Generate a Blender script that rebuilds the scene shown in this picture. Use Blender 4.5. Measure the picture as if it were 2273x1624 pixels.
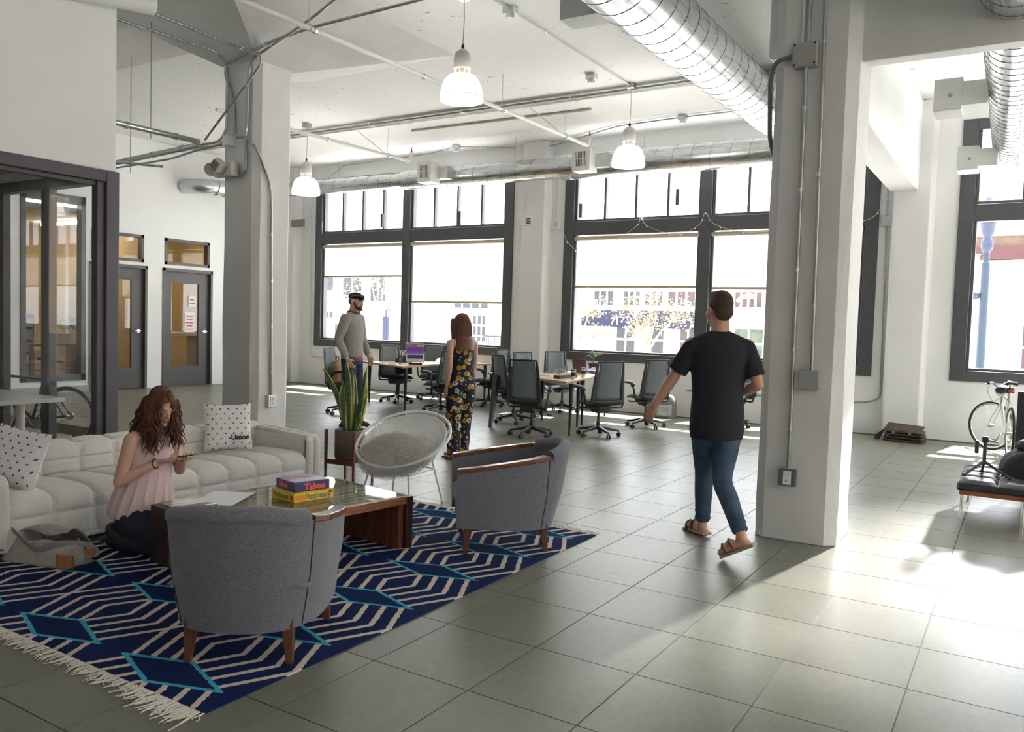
EXPOSURE = 1.38; SKY = 3.2; SUN = 16.0; GLINT = 90000.0
import bpy, bmesh, math, random
from mathutils import Vector, Matrix, Euler, Quaternion
random.seed(7)
PI = math.pi
S = bpy.context.scene
COL = S.collection
for o in list(bpy.data.objects): bpy.data.objects.remove(o)

# ------------------------------------------------------------------ camera
cam_d = bpy.data.cameras.new('camera'); cam = bpy.data.objects.new('camera', cam_d); COL.objects.link(cam)
cam_d.sensor_fit = 'HORIZONTAL'; cam_d.sensor_width = 36.0; cam_d.lens = 36.0 * 1818.196 / 2273.0
cam_d.clip_start = 0.05; cam_d.clip_end = 300
right, down, fwd = (Vector((0.84714, 0.53051, 0.03026)), Vector((0.05296, -0.02763, -0.99821)), Vector((-0.52873, 0.84723, -0.0515)))
CAM_M = Matrix(((right.x, -down.x, -fwd.x, 0), (right.y, -down.y, -fwd.y, 0), (right.z, -down.z, -fwd.z, 1.55), (0, 0, 0, 1)))
cam.matrix_world = CAM_M
S.camera = cam

# ------------------------------------------------------------------ light
S.view_settings.view_transform = 'Standard'; S.view_settings.look = 'None'
S.view_settings.gamma = 1.0; S.view_settings.use_curve_mapping = False
S.view_settings.exposure = EXPOSURE
W = bpy.data.worlds.new('sky'); S.world = W; W.use_nodes = True
bg = W.node_tree.nodes['Background']; bg.inputs[0].default_value = (0.90, 0.955, 1.0, 1); bg.inputs[1].default_value = SKY
def light(name, kind, loc, target, energy, color=(1, 1, 1), **kw):
    d = bpy.data.lights.new(name, kind); d.energy = energy; d.color = color
    for k, v in kw.items():
        if k == 'portal': d.cycles.is_portal = True
        else: setattr(d, k, v)
    o = bpy.data.objects.new(name, d); COL.objects.link(o); o.location = loc
    o.rotation_euler = (Vector(target) - Vector(loc)).to_track_quat('-Z', 'Y').to_euler()
    return o
# high sun over the street
light('sun', 'SUN', (3, 30, 40), (3 - 0.16 * 10, 20, 40 - 10 * math.tan(math.radians(63))), SUN, (1.0, 0.98, 0.95), angle=0.01)
# sunlight thrown back low by the glass across the street, through the right-hand window
light('street_glint', 'SPOT', (3.1, 29.0, 7.6), (-0.80, 5.8, 0.0), GLINT, (1.0, 0.98, 0.95), spot_size=math.radians(4.0), spot_blend=0.7, shadow_soft_size=0.5)
# portals sit in the window openings and only guide the sky light
for (x0, x1) in ((-14.13, -8.70), (-7.55, -2.01), (-0.93, 4.6)):
    light('window_portal', 'AREA', ((x0 + x1) / 2, 14.25, 2.8), ((x0 + x1) / 2, 0, 2.8), 1.0, shape='RECTANGLE', size=x1 - x0, size_y=3.9, portal=True)

light('window_portal', 'AREA', (9.05, 6.5, 2.8), (0, 6.5, 2.8), 1.0, shape='RECTANGLE', size=13.0, size_y=3.8, portal=True)

# ------------------------------------------------------------------ materials
MATS = {}
def mat(name, col, rough=0.5, metal=0.0, var=0.0, scale=8.0, bump=0.0, bscale=None, spec=0.5, emit=None, estr=0.0, sheen=0.0, coat=0.0, stretch=(1, 1, 1), trans=0.0):
    """Principled material; noise gives colour variation and fine relief."""
    if name in MATS: return MATS[name]
    m = bpy.data.materials.new(name); m.use_nodes = True; MATS[name] = m
    nt = m.node_tree; b = nt.nodes['Principled BSDF']
    c = (col[0], col[1], col[2], 1)
    b.inputs['Base Color'].default_value = c; b.inputs['Roughness'].default_value = rough; b.inputs['Metallic'].default_value = metal
    b.inputs['Specular IOR Level'].default_value = spec
    if sheen: b.inputs['Sheen Weight'].default_value = sheen
    if coat: b.inputs['Coat Weight'].default_value = coat; b.inputs['Coat Roughness'].default_value = 0.08
    if trans: b.inputs['Transmission Weight'].default_value = trans
    if emit: b.inputs['Emission Color'].default_value = (*emit, 1); b.inputs['Emission Strength'].default_value = estr
    if var or bump:
        tc = nt.nodes.new('ShaderNodeTexCoord'); mp = nt.nodes.new('ShaderNodeMapping'); mp.inputs['Scale'].default_value = stretch
        nt.links.new(tc.outputs['Object'], mp.inputs['Vector'])
        nz = nt.nodes.new('ShaderNodeTexNoise'); nz.inputs['Scale'].default_value = scale; nz.inputs['Detail'].default_value = 5
        nt.links.new(mp.outputs[0], nz.inputs['Vector'])
        if var:
            r = nt.nodes.new('ShaderNodeMapRange'); r.inputs['From Min'].default_value = 0.3; r.inputs['From Max'].default_value = 0.7
            r.inputs['To Min'].default_value = 1 - var; r.inputs['To Max'].default_value = 1 + var
            nt.links.new(nz.outputs['Fac'], r.inputs['Value'])
            hs = nt.nodes.new('ShaderNodeHueSaturation'); hs.inputs['Color'].default_value = c
            nt.links.new(r.outputs[0], hs.inputs['Value']); nt.links.new(hs.outputs[0], b.inputs['Base Color'])
        if bump:
            n2 = nt.nodes.new('ShaderNodeTexNoise'); n2.inputs['Scale'].default_value = bscale or scale * 4; n2.inputs['Detail'].default_value = 4
            nt.links.new(mp.outputs[0], n2.inputs['Vector'])
            bp = nt.nodes.new('ShaderNodeBump'); bp.inputs['Strength'].default_value = bump; bp.inputs['Distance'].default_value = 0.01
            nt.links.new(n2.outputs['Fac'], bp.inputs['Height']); nt.links.new(bp.outputs[0], b.inputs['Normal'])
    return m
class NT:
    """short-hand for building node graphs"""
    def __init__(s, m): s.t = m.node_tree; s.b = s.t.nodes.get('Principled BSDF')
    def n(s, kind, **kw):
        nd = s.t.nodes.new('ShaderNode' + kind)
        for k, v in kw.items():
            if k.startswith('i_'):
                key = k[2:]; key = int(key) if key.isdigit() else key
                nd.inputs[key].default_value = v
            else: setattr(nd, k, v)
        return nd
    def l(s, a, b): s.t.links.new(a, b)
    def math(s, op, a, b=None, c=None):
        nd = s.t.nodes.new('ShaderNodeMath'); nd.operation = op
        for i, v in enumerate((a, b, c)):
            if v is None: continue
            if isinstance(v, (int, float)): nd.inputs[i].default_value = v
            else: s.l(v, nd.inputs[i])
        return nd.outputs[0]
    def mix(s, fac, a, b):
        nd = s.t.nodes.new('ShaderNodeMix'); nd.data_type = 'RGBA'
        for sock, v in ((nd.inputs[0], fac), (nd.inputs[6], a), (nd.inputs[7], b)):
            if isinstance(v, (int, float)): sock.default_value = v
            elif isinstance(v, tuple): sock.default_value = (*v[:3], 1)
            else: s.l(v, sock)
        return nd.outputs[2]
def glassmat(name, tint=(1, 1, 1), refl=0.036, rough=0.0, ior=1.5):
    if name in MATS: return MATS[name]
    m = bpy.data.materials.new(name); m.use_nodes = True; MATS[name] = m
    g = NT(m); g.t.nodes.remove(g.b); out = g.t.nodes['Material Output']
    lw = g.n('LayerWeight', i_Blend=0.5); p5 = g.math('POWER', lw.outputs['Facing'], 4.0)
    fac = g.math('MULTIPLY_ADD', p5, 0.55, refl); tr = g.n('BsdfTransparent', i_Color=(*tint, 1)); gl = g.n('BsdfGlossy', i_Roughness=rough)
    mx = g.n('MixShader'); g.l(fac, mx.inputs[0]); g.l(tr.outputs[0], mx.inputs[1]); g.l(gl.outputs[0], mx.inputs[2]); g.l(mx.outputs[0], out.inputs[0])
    return m

# ------------------------------------------------------------------ mesh helpers
class MB:
    def __init__(s): s.v = []; s.f = []
    def add(s, vs, fs):
        k = len(s.v); s.v += [tuple(v) for v in vs]; s.f += [tuple(i + k for i in f) for f in fs]; return s
    def box(s, x0, x1, y0, y1, z0, z1):
        return s.add([(x0, y0, z0), (x1, y0, z0), (x1, y1, z0), (x0, y1, z0), (x0, y0, z1), (x1, y0, z1), (x1, y1, z1), (x0, y1, z1)],
                     [(0, 3, 2, 1), (4, 5, 6, 7), (0, 1, 5, 4), (1, 2, 6, 5), (2, 3, 7, 6), (3, 0, 4, 7)])
    def obox(s, c, size, rot=None):
        R_ = rot.to_matrix() if isinstance(rot, (Euler, Quaternion)) else (rot or Matrix.Identity(3))
        c = Vector(c); a, b, d = (x / 2 for x in size); k = []
        for z in (-d, d):
            for (x, y) in ((-a, -b), (a, -b), (a, b), (-a, b)): k.append(c + R_ @ Vector((x, y, z)))
        return s.add(k, [(0, 3, 2, 1), (4, 5, 6, 7), (0, 1, 5, 4), (1, 2, 6, 5), (2, 3, 7, 6), (3, 0, 4, 7)])
    def bar(s, p, q, w, h, up=(0, 0, 1), w2=None, h2=None):
        p = Vector(p); q = Vector(q); d = (q - p).normalized(); u = Vector(up); sd = d.cross(u)
        if sd.length < 1e-4: sd = d.cross(Vector((1, 0, 0)))
        sd.normalize(); u = sd.cross(d); w2 = w2 or w; h2 = h2 or h; k = []
        for (P_, a, b) in ((p, w / 2, h / 2), (q, w2 / 2, h2 / 2)):
            k += [P_ - sd * a - u * b, P_ + sd * a - u * b, P_ + sd * a + u * b, P_ - sd * a + u * b]
        return s.add(k, [(3, 2, 1, 0), (4, 5, 6, 7), (0, 1, 5, 4), (1, 2, 6, 5), (2, 3, 7, 6), (3, 0, 4, 7)])
    def tube(s, path, r, n=8, caps=True, closed=False, flat=1.0, up=(0, 0, 1)):
        P_ = [Vector(p) for p in path]; m = len(P_)
        rs = r if isinstance(r, (list, tuple)) else [r] * m
        prev = None; vs = []
        for i in range(m):
            a = P_[(i - 1) % m] if (i or closed) else P_[0]; b = P_[(i + 1) % m] if (i < m - 1 or closed) else P_[-1]
            d = (b - a).normalized() if (b - a).length > 1e-9 else Vector((0, 0, 1))
            if prev is None:
                u = Vector(up); u = u - d * u.dot(d)
                if u.length < 1e-3: u = Vector((1, 0, 0)) - d * d.x
                u.normalize()
            else:
                u = prev - d * prev.dot(d)
                u = u.normalized() if u.length > 1e-6 else d.orthogonal().normalized()
            prev = u; w = d.cross(u)
            for j in range(n):
                t = 2 * PI * j / n; vs.append(P_[i] + (u * math.cos(t) * flat + w * math.sin(t)) * rs[i])
        fs = []
        for i in range(m if closed else m - 1):
            i2 = (i + 1) % m
            for j in range(n): fs.append((i * n + j, i * n + (j + 1) % n, i2 * n + (j + 1) % n, i2 * n + j))
        if caps and not closed: fs += [tuple(range(n))[::-1], tuple(range((m - 1) * n, m * n))]
        return s.add(vs, fs)
    def lathe(s, prof, n=24, c=(0, 0, 0), rot=None, sx=1, sy=1):
        c = Vector(c); vs = []; fs = []; m = len(prof)
        for (r, z) in prof:
            for j in range(n):
                t = 2 * PI * j / n; v = Vector((r * math.cos(t) * sx, r * math.sin(t) * sy, z))
                if rot: v = rot @ v
                vs.append(c + v)
        for i in range(m - 1):
            for j in range(n): fs.append((i * n + j, i * n + (j + 1) % n, (i + 1) * n + (j + 1) % n, (i + 1) * n + j))
        if prof[0][0] > 1e-6: fs.append(tuple(range(n))[::-1])
        if prof[-1][0] > 1e-6: fs.append(tuple(range((m - 1) * n, m * n)))
        return s.add(vs, fs)
    def ell(s, c, r, rot=None, nu=14, nv=9):
        c = Vector(c); vs = []; fs = []
        R_ = rot.to_matrix() if isinstance(rot, (Euler, Quaternion)) else (rot or Matrix.Identity(3))
        for i in range(nv + 1):
            ph = PI * i / nv
            for j in range(nu):
                t = 2 * PI * j / nu
                vs.append(c + R_ @ Vector((r[0] * math.sin(ph) * math.cos(t), r[1] * math.sin(ph) * math.sin(t), -r[2] * math.cos(ph))))
        for i in range(nv):
            for j in range(nu): fs.append((i * nu + j, i * nu + (j + 1) % nu, (i + 1) * nu + (j + 1) % nu, (i + 1) * nu + j))
        return s.add(vs, fs)
    def cap(s, p, q, r0, r1, n=12, k=4):
        """tapered capsule"""
        p = Vector(p); q = Vector(q); d = (q - p); L = d.length; d.normalize()
        path = []; rs = []
        for i in range(k):
            a = PI / 2 * (1 - i / k); path.append(p - d * r0 * math.sin(a)); rs.append(max(r0 * math.cos(a), 1e-4))
        path += [p, q]; rs += [r0, r1]
        for i in range(1, k + 1):
            a = PI / 2 * i / k; path.append(q + d * r1 * math.sin(a)); rs.append(max(r1 * math.cos(a), 1e-4))
        return s.tube(path, rs, n)
    def grid(s, fn, nu, nv, cu=False, cv=False):
        vs = []; fs = []; U = nu if cu else nu + 1; V_ = nv if cv else nv + 1
        for i in range(U):
            for j in range(V_): vs.append(fn(i / nu, j / nv))
        for i in range(nu):
            for j in range(nv): fs.append((i * V_ + j, ((i + 1) % U) * V_ + j, ((i + 1) % U) * V_ + (j + 1) % V_, i * V_ + (j + 1) % V_))
        return s.add(vs, fs)
    def prism(s, poly, a0, a1, axis='z'):
        n = len(poly); f = {'z': lambda p, a: (p[0], p[1], a), 'y': lambda p, a: (p[0], a, p[1]), 'x': lambda p, a: (a, p[0], p[1])}[axis]
        vs = [f(p, a0) for p in poly] + [f(p, a1) for p in poly]
        return s.add(vs, [tuple(range(n))[::-1], tuple(range(n, 2 * n))] + [(i, (i + 1) % n, n + (i + 1) % n, n + i) for i in range(n)])
    def xf(s, M, k0=0):
        for i in range(k0, len(s.v)): s.v[i] = tuple(M @ Vector(s.v[i]))
        return s
    def mesh(s, name, m, smooth=False, sharp=40):
        me = bpy.data.meshes.new(name); me.from_pydata(s.v, [], s.f)
        bm = bmesh.new(); bm.from_mesh(me); bmesh.ops.recalc_face_normals(bm, faces=bm.faces); bm.to_mesh(me); bm.free()
        if m: me.materials.append(m)
        if smooth:
            me.polygons.foreach_set('use_smooth', [True] * len(me.polygons))
            me.set_sharp_from_angle(angle=math.radians(sharp))
        me.update(); return me
    def build(s, name, m, parent=None, smooth=False, bevel=0, sharp=40, loc=None, rot=None, seg=2):
        o = bpy.data.objects.new(name, s.mesh(name, m, smooth, sharp)); COL.objects.link(o); o.parent = parent
        if loc: o.location = loc
        if rot: o.rotation_euler = rot
        if bevel:
            b = o.modifiers.new('bevel', 'BEVEL'); b.width = bevel; b.segments = seg; b.limit_method = 'ANGLE'; b.angle_limit = math.radians(50)
        return o
def tag(o, label=None, cat=None, group=None, kind=None):
    if label: o['label'] = label
    if cat: o['category'] = cat
    if group: o['group'] = group
    if kind: o['kind'] = kind
    return o
def thing(name, label, cat, loc=(0, 0, 0), rz=0.0, group=None):
    o = bpy.data.objects.new(name, None); COL.objects.link(o); o.location = loc; o.rotation_euler = (0, 0, rz); o.empty_display_size = 0.1
    return tag(o, label, cat, group)
def struct(o): o['kind'] = 'structure'; return o
def dup(root, loc=None, rz=None, label=None, group=None):
    r = root.copy(); COL.objects.link(r)
    if loc is not None: r.location = loc
    if rz is not None: r.rotation_euler = (0, 0, rz)
    tag(r, label, None, group)
    for ch in list(root.children):
        c = ch.copy(); COL.objects.link(c); c.parent = r
        for g in list(ch.children):
            d = g.copy(); COL.objects.link(d); d.parent = c
    return r
def text(name, s, size, m, parent=None, M=None, extrude=0.0006, bold=0.0, align='CENTER', shear=0):
    cu = bpy.data.curves.new(name, 'FONT'); cu.body = s; cu.size = size; cu.extrude = extrude; cu.align_x = align; cu.align_y = 'CENTER'; cu.offset = bold; cu.shear = shear; cu.resolution_u = 3
    t = bpy.data.objects.new(name + '_tmp', cu); COL.objects.link(t)
    bpy.context.view_layer.update()
    me = bpy.data.meshes.new_from_object(t.evaluated_get(bpy.context.evaluated_depsgraph_get())); bpy.data.objects.remove(t)
    me.materials.clear(); me.materials.append(m)
    o = bpy.data.objects.new(name, me); COL.objects.link(o); o.parent = parent
    if M is not None: o.matrix_local = M
    return o
def smooth_path(pts, n=6, closed=False):
    """Catmull-Rom through the points"""
    P_ = [Vector(p) for p in pts]; m = len(P_); out = []
    for i in range(m if closed else m - 1):
        a = P_[(i - 1) % m] if (closed or i) else P_[0] * 2 - P_[1]; b = P_[i]; c = P_[(i + 1) % m]
        d = P_[(i + 2) % m] if (closed or i + 2 < m) else P_[-1] * 2 - P_[-2]
        for k in range(n):
            t = k / n; out.append(0.5 * ((2 * b) + (c - a) * t + (2 * a - 5 * b + 4 * c - d) * t * t + (3 * b - a - 3 * c + d) * t ** 3))
    if not closed: out.append(P_[-1])
    return out
def bend(pts, r=0.06, n=4):
    """polyline with rounded corners (conduit bends)"""
    P_ = [Vector(p) for p in pts]; out = [P_[0]]
    for i in range(1, len(P_) - 1):
        a, b, c = P_[i - 1], P_[i], P_[i + 1]; d0 = (a - b); d1 = (c - b); rr = min(r, d0.length * .45, d1.length * .45)
        p0 = b + d0.normalized() * rr; p1 = b + d1.normalized() * rr
        for k in range(n + 1):
            t = k / n; out.append(p0 * (1 - t) ** 2 + b * 2 * t * (1 - t) + p1 * t * t)
    return out + [P_[-1]]
def lerp(a, b, t): return a + (b - a) * t
RX = lambda a: Matrix.Rotation(a, 3, 'X'); RY = lambda a: Matrix.Rotation(a, 3, 'Y'); RZ = lambda a: Matrix.Rotation(a, 3, 'Z')
TR = Matrix.Translation

PAINT = mat('white_paint', (0.80, 0.80, 0.79), 0.6, var=0.03, scale=1.2, bump=0.15, bscale=9)
CONC = mat('painted_concrete', (0.66, 0.65, 0.635), 0.65, var=0.05, scale=2.5, bump=0.35, bscale=14)
DARKF = mat('dark_frame', (0.075, 0.08, 0.085), 0.45, var=0.06, scale=6)
BLACK = mat('black_plastic', (0.018, 0.019, 0.022), 0.45)
GALV = mat('galvanised', (0.62, 0.63, 0.64), 0.33, 1.0, var=0.12, scale=6, stretch=(1, 1, 1))
STEEL = mat('conduit_steel', (0.42, 0.43, 0.42), 0.38, 0.9, var=0.1, scale=10)
CHROME = mat('chrome', (0.8, 0.8, 0.8), 0.12, 1.0)
WHITEP = mat('white_plastic', (0.78, 0.78, 0.76), 0.4)
GLASS = glassmat('window_glass')
# ================================================================== SETTING
CZ = 5.05
YW = 13.85
# ---- floor: joint bed plus individual slabs
def floor_mat():
    m = mat('concrete_floor', (0.40, 0.40, 0.36), 0.3, spec=0.34)
    g = NT(m); tc = g.n('TexCoord'); oi = g.n('ObjectInfo'); geo = g.n('NewGeometry')
    n1 = g.n('TexNoise', i_Scale=1.3, i_Detail=4); g.l(geo.outputs['Position'], n1.inputs['Vector'])
    n2 = g.n('TexNoise', i_Scale=22.0, i_Detail=5, i_Roughness=0.65); g.l(geo.outputs['Position'], n2.inputs['Vector'])
    n3 = g.n('TexNoise', i_Scale=0.45, i_Detail=3); g.l(geo.outputs['Position'], n3.inputs['Vector'])
    r1 = g.n('MapRange', **{'i_1': 0.3, 'i_2': 0.7}); g.l(n3.outputs[0], r1.inputs[0])
    c = g.mix(r1.outputs[0], (0.15, 0.152, 0.11), (0.205, 0.202, 0.172))
    f1 = g.math('MULTIPLY_ADD', n1.outputs[0], 0.45, 0.75); f2 = g.math('MULTIPLY_ADD', n2.outputs[0], 0.5, 0.75)
    f3 = g.math('MULTIPLY_ADD', oi.outputs['Random'], 0.14, 0.93)
    v = g.math('MULTIPLY', g.math('MULTIPLY', f1, f2), f3)
    vo = g.n('TexVoronoi', i_Scale=1.6); g.l(geo.outputs['Position'], vo.inputs['Vector'])
    spot = g.n('MapRange', **{'i_1': 0.018, 'i_2': 0.024, 'i_3': 0.35, 'i_4': 1.0}); g.l(vo.outputs['Distance'], spot.inputs[0])
    v = g.math('MULTIPLY', v, spot.outputs[0])
    vm = g.n('VectorMath', operation='SCALE'); g.l(c, vm.inputs[0]); g.l(v, vm.inputs['Scale']); g.l(vm.outputs[0], g.b.inputs['Base Color'])
    rr = g.math('MULTIPLY_ADD', n1.outputs[0], 0.10, 0.29); g.l(rr, g.b.inputs['Roughness'])
    bp = g.n('Bump', i_Strength=0.06, i_Distance=0.01); g.l(n2.outputs[0], bp.inputs['Height']); g.l(bp.outputs[0], g.b.inputs['Normal'])
    return m
FLOORM = floor_mat(); JOINT = mat('floor_joint', (0.09, 0.085, 0.075), 0.8, var=0.4, scale=3)
TX, TY = 0.518, 0.571
bed = MB().box(-20, 9, -4, YW + 0.3, -0.2, -0.004).build('floor', JOINT); struct(bed); bed['label'] = 'polished grey green concrete floor scored into large slabs'
tile_me = MB().box(-TX / 2 + .003, TX / 2 - .003, -TY / 2 + .003, TY / 2 - .003, -0.006, 0).mesh('floor_slab', FLOORM)
cells = []
for i in range(-30, 18):
    for j in range(-8, 19):
        x0 = -0.361 + TX * i; y0 = 3.363 + TY * j
        if y0 + TY > YW + .05 or x0 < -15.4 or x0 > 8: continue
        cx, cy = x0 + TX / 2, y0 + TY / 2
        d = (CAM_M.inverted() @ Vector((cx, cy, 0)))
        vis = d.z < -1.2 and abs(d.x / -d.z) < .68 and abs(d.y / -d.z) < .5
        big = 1 / (d.z * d.z * abs(d.z)) if vis else 0
        if vis and cy < 4.3 and cx < -6.8: big = 0
        cells.append((big, cx, cy))
cells.sort(reverse=True)
for (b, cx, cy) in cells[:300]:
    o = bpy.data.objects.new('floor_slab', tile_me); COL.objects.link(o); o.parent = bed; o.location = (cx, cy, 0)
far = MB()
for (b, cx, cy) in cells[300:]: far.box(cx - TX / 2 + .003, cx + TX / 2 - .003, cy - TY / 2 + .003, cy + TY / 2 - .003, -0.006, 0)
far.box(-20, -15.41, -4, YW, -0.006, 0)
o = far.build('floor_slab_field', FLOORM, bed); o['kind'] = 'stuff'

# ---- ceiling
def ceil_mat():
    m = mat('ceiling_concrete', (0.80, 0.79, 0.76), 0.7); g = NT(m); geo = g.n('NewGeometry')
    mp = g.n('Mapping', i_Scale=(1.6, 3.4, 1)); g.l(geo.outputs['Position'], mp.inputs['Vector'])
    v = g.n('TexNoise', i_Scale=2.3, i_Detail=2.5, i_Roughness=0.75); g.l(mp.outputs[0], v.inputs['Vector'])
    k = g.n('TexNoise', i_Scale=9.0, i_Detail=3); g.l(mp.outputs[0], k.inputs['Vector'])
    s = g.math('MULTIPLY', v.outputs[0], k.outputs[0])
    r = g.n('MapRange', **{'i_1': 0.405, 'i_2': 0.43}); g.l(s, r.inputs[0])
    g.l(g.mix(r.outputs[0], (0.82, 0.82, 0.81), (0.38, 0.37, 0.35)), g.b.inputs['Base Color'])
    bp = g.n('Bump', i_Strength=0.3, i_Distance=0.01); g.l(k.outputs[0], bp.inputs['Height']); g.l(bp.outputs[0], g.b.inputs['Normal'])
    return m
struct(MB().box(-20, 9, -4, YW + .3, CZ, CZ + .25).build('ceiling', ceil_mat()))
# ---- window wall
wx = [(-14.13, -8.70), (-7.55, -2.01), (-0.93, 4.60)]
WB, WT = 0.90, 4.74
w = MB(); edges = [-15.6] + [e for p in wx for e in p] + [9.0]
for i in range(0, len(edges), 2): w.box(edges[i], edges[i + 1], YW, YW + .38, 0, CZ)
for a, b in wx: w.box(a, b, YW, YW + .38, 0, WB); w.box(a, b, YW, YW + .38, WT, CZ)
struct(w.build('wall_back', PAINT))
pm = MB()
for cx in (-8.12, -1.52):
    pm.prism([(cx - .32, YW + .01), (cx - .27, YW - .22), (cx + .23, YW - .22), (cx + .28, YW + .01)], 0, CZ)
pm.prism([(-15.3, YW + .01), (-15.3, YW - .22), (-14.66, YW - .22), (-14.6, YW + .01)], 0, CZ)
struct(pm.build('trim_1', PAINT, bevel=.02))
# ---- beams on the right bay and behind
struct(MB().box(-1.86, -1.46, 6.7, YW - .2, 3.72, CZ).build('trim_2', PAINT, bevel=.03))
struct(MB().prism([(6.34, 3.49), (6.72, 3.56), (6.72, CZ), (6.34, CZ)], -1.2, 9, 'x').build('trim_3', CONC, bevel=.012))
# ---- columns
def column(name, x0, x1, y0, y1, z1, c=.075):
    b = MB(); jit = random.Random(3)
    prof = [(x0 + c, y0), (x1 - c, y0), (x1, y0 + c), (x1, y1 - c), (x1 - c, y1), (x0 + c, y1), (x0, y1 - c), (x0, y0 + c)]
    zs = [0, .03, .25, .8, 1.5, 2.4, 3.3, z1]; vs = []; fs = []
    for k, z in enumerate(zs):
        for (x, y) in prof: vs.append((x + jit.uniform(-.006, .006), y + jit.uniform(-.006, .006), z))
    for k in range(len(zs) - 1):
        for j in range(8): fs.append((k * 8 + j, k * 8 + (j + 1) % 8, (k + 1) * 8 + (j + 1) % 8, (k + 1) * 8 + j))
    fs += [tuple(range(8))[::-1], tuple(range(len(zs) * 8 - 8, len(zs) * 8))]
    b.add(vs, fs); o = b.build(name, CONC, bevel=.008); return struct(o)
column('wall_column_right', -1.68, -1.09, 6.21, 6.80, CZ)
column('wall_column_left', -8.20, -7.58, 6.47, 7.04, 4.6)
cap = MB(); lo = [(-8.2, 6.47), (-7.58, 6.47), (-7.58, 7.04), (-8.2, 7.04)]; hi = [(-9.25, 5.0), (-6.55, 5.0), (-6.55, 8.85), (-9.25, 8.85)]
cap.add([(x, y, 4.47) for x, y in lo] + [(x, y, CZ) for x, y in hi], [(0, 1, 2, 3)] + [(i, (i + 1) % 4, 4 + (i + 1) % 4, 4 + i) for i in range(4)])
struct(cap.build('ceiling_capital', CONC))
struct(MB().box(-15.3, -8.6, 5.75, 6.75, 4.84, CZ).build('ceiling_beam', CONC, bevel=.02))
# ---- left wall with doors and office window
XL = -15.3
doors = [(9.07, 10.30), (10.66, 11.89)]
owin = (7.80, 9.00)
w = MB(); ys = [-4.0, owin[0], owin[1], doors[0][0], doors[0][1], doors[1][0], doors[1][1], YW]
for i in range(0, 8, 2): w.box(XL - .2, XL, ys[i], ys[i + 1], 0, CZ)
for a, b in doors: w.box(XL - .2, XL, a, b, 2.50, 2.57); w.box(XL - .2, XL, a, b, 3.12, CZ)
w.box(XL - .2, XL, owin[0], owin[1], 0, .22); w.box(XL - .2, XL, owin[0], owin[1], 3.7, CZ)
for a, b in doors: w.box(XL - .2, XL, a, a + .04, 2.57, 3.12); w.box(XL - .2, XL, b - .08, b, 2.57, 3.12)
struct(w.build('wall_left', PAINT))
struct(MB().box(XL, XL + .015, 2.0, doors[0][0], 0, .12).build('baseboard_left', mat('grey_base', (.35, .36, .35), .5)))
OFFW = mat('tan_office_paint', (0.62, 0.48, 0.27), 0.6, var=.03)
w = MB().box(-19.2, -19.0, 7, YW, 0, 3.4); w.box(-19.2, XL - .2, 7, 7.1, 0, 3.4); w.box(-19.2, XL - .2, 10.42, 10.54, 0, 3.4); w.box(-19.2, XL - .2, YW - .1, YW, 0, 3.4)
struct(w.build('wall_office', OFFW))
struct(MB().box(-19.2, XL - .2, 7, YW, 3.4, 3.5).build('ceiling_office', PAINT))
FR = mat('door_brown_frame', (0.10, 0.085, 0.08), .45)
DOORM = mat('door_charcoal', (0.085, 0.083, 0.083), .5, var=.04)
for n, (a, b) in enumerate(doors):
    f = MB(); f.box(XL - .12, XL + .02, a, a + .05, 0, 2.5); f.box(XL - .12, XL + .02, b - .05, b, 0, 2.5); f.box(XL - .12, XL + .02, a, b, 2.44, 2.5)
    fr = struct(f.build('door_%d' % (n + 1), FR)); fr['label'] = 'charcoal office door with a tall glass panel and transom above'
    d = MB(); y0, y1 = a + .05, b - .05; g0, g1 = y0 + .19, y1 - .26
    d.box(XL - .1, XL - .05, y0, g0, .01, 2.44); d.box(XL - .1, XL - .05, g1, y1, .01, 2.44); d.box(XL - .1, XL - .05, g0, g1, .01, .42); d.box(XL - .1, XL - .05, g0, g1, 2.2, 2.44)
    leaf = d.build('door_leaf', DOORM, fr)
    MB().box(XL - .08, XL - .07, g0, g1, .42, 2.2).build('glass_pane', GLASS, leaf)
    h = MB().tube([(XL - .06, y1 - .11, 1.17), (XL + .03, y1 - .11, 1.17), (XL + .035, y1 - .23, 1.17)], .014, 8); h.lathe([(.035, 0), (.035, .012)], 14, (XL - .05, y1 - .11, 1.17), RY(PI / 2))
    h.build('lever_handle', CHROME, leaf, smooth=True)
    t = MB(); t.box(XL - .1, XL + .012, a + .04, a + .10, 2.57, 3.12); t.box(XL - .1, XL + .012, b - .14, b - .08, 2.57, 3.12); t.box(XL - .1, XL + .012, a + .04, b - .08, 2.57, 2.63); t.box(XL - .1, XL + .012, a + .04, b - .08, 3.06, 3.12)
    tr = t.build('transom_frame', FR, fr); MB().box(XL - .07, XL - .06, a + .1, b - .14, 2.63, 3.06).build('glass_pane', GLASS, tr)
f = MB(); a, b = owin
for (y0, y1, z0, z1) in ((a, a + .09, .22, 3.7), (b - .09, b, .22, 3.7), (a, b, .22, .34), (a, b, 3.55, 3.7), (a + .48, a + .60, .22, 3.7)): f.box(XL - .14, XL + .02, y0, y1, z0, z1)
of = struct(f.build('window_4', DARKF)); MB().box(XL - .07, XL - .06, a, b, .3, 3.6).build('glass_pane', GLASS, of)
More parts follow.
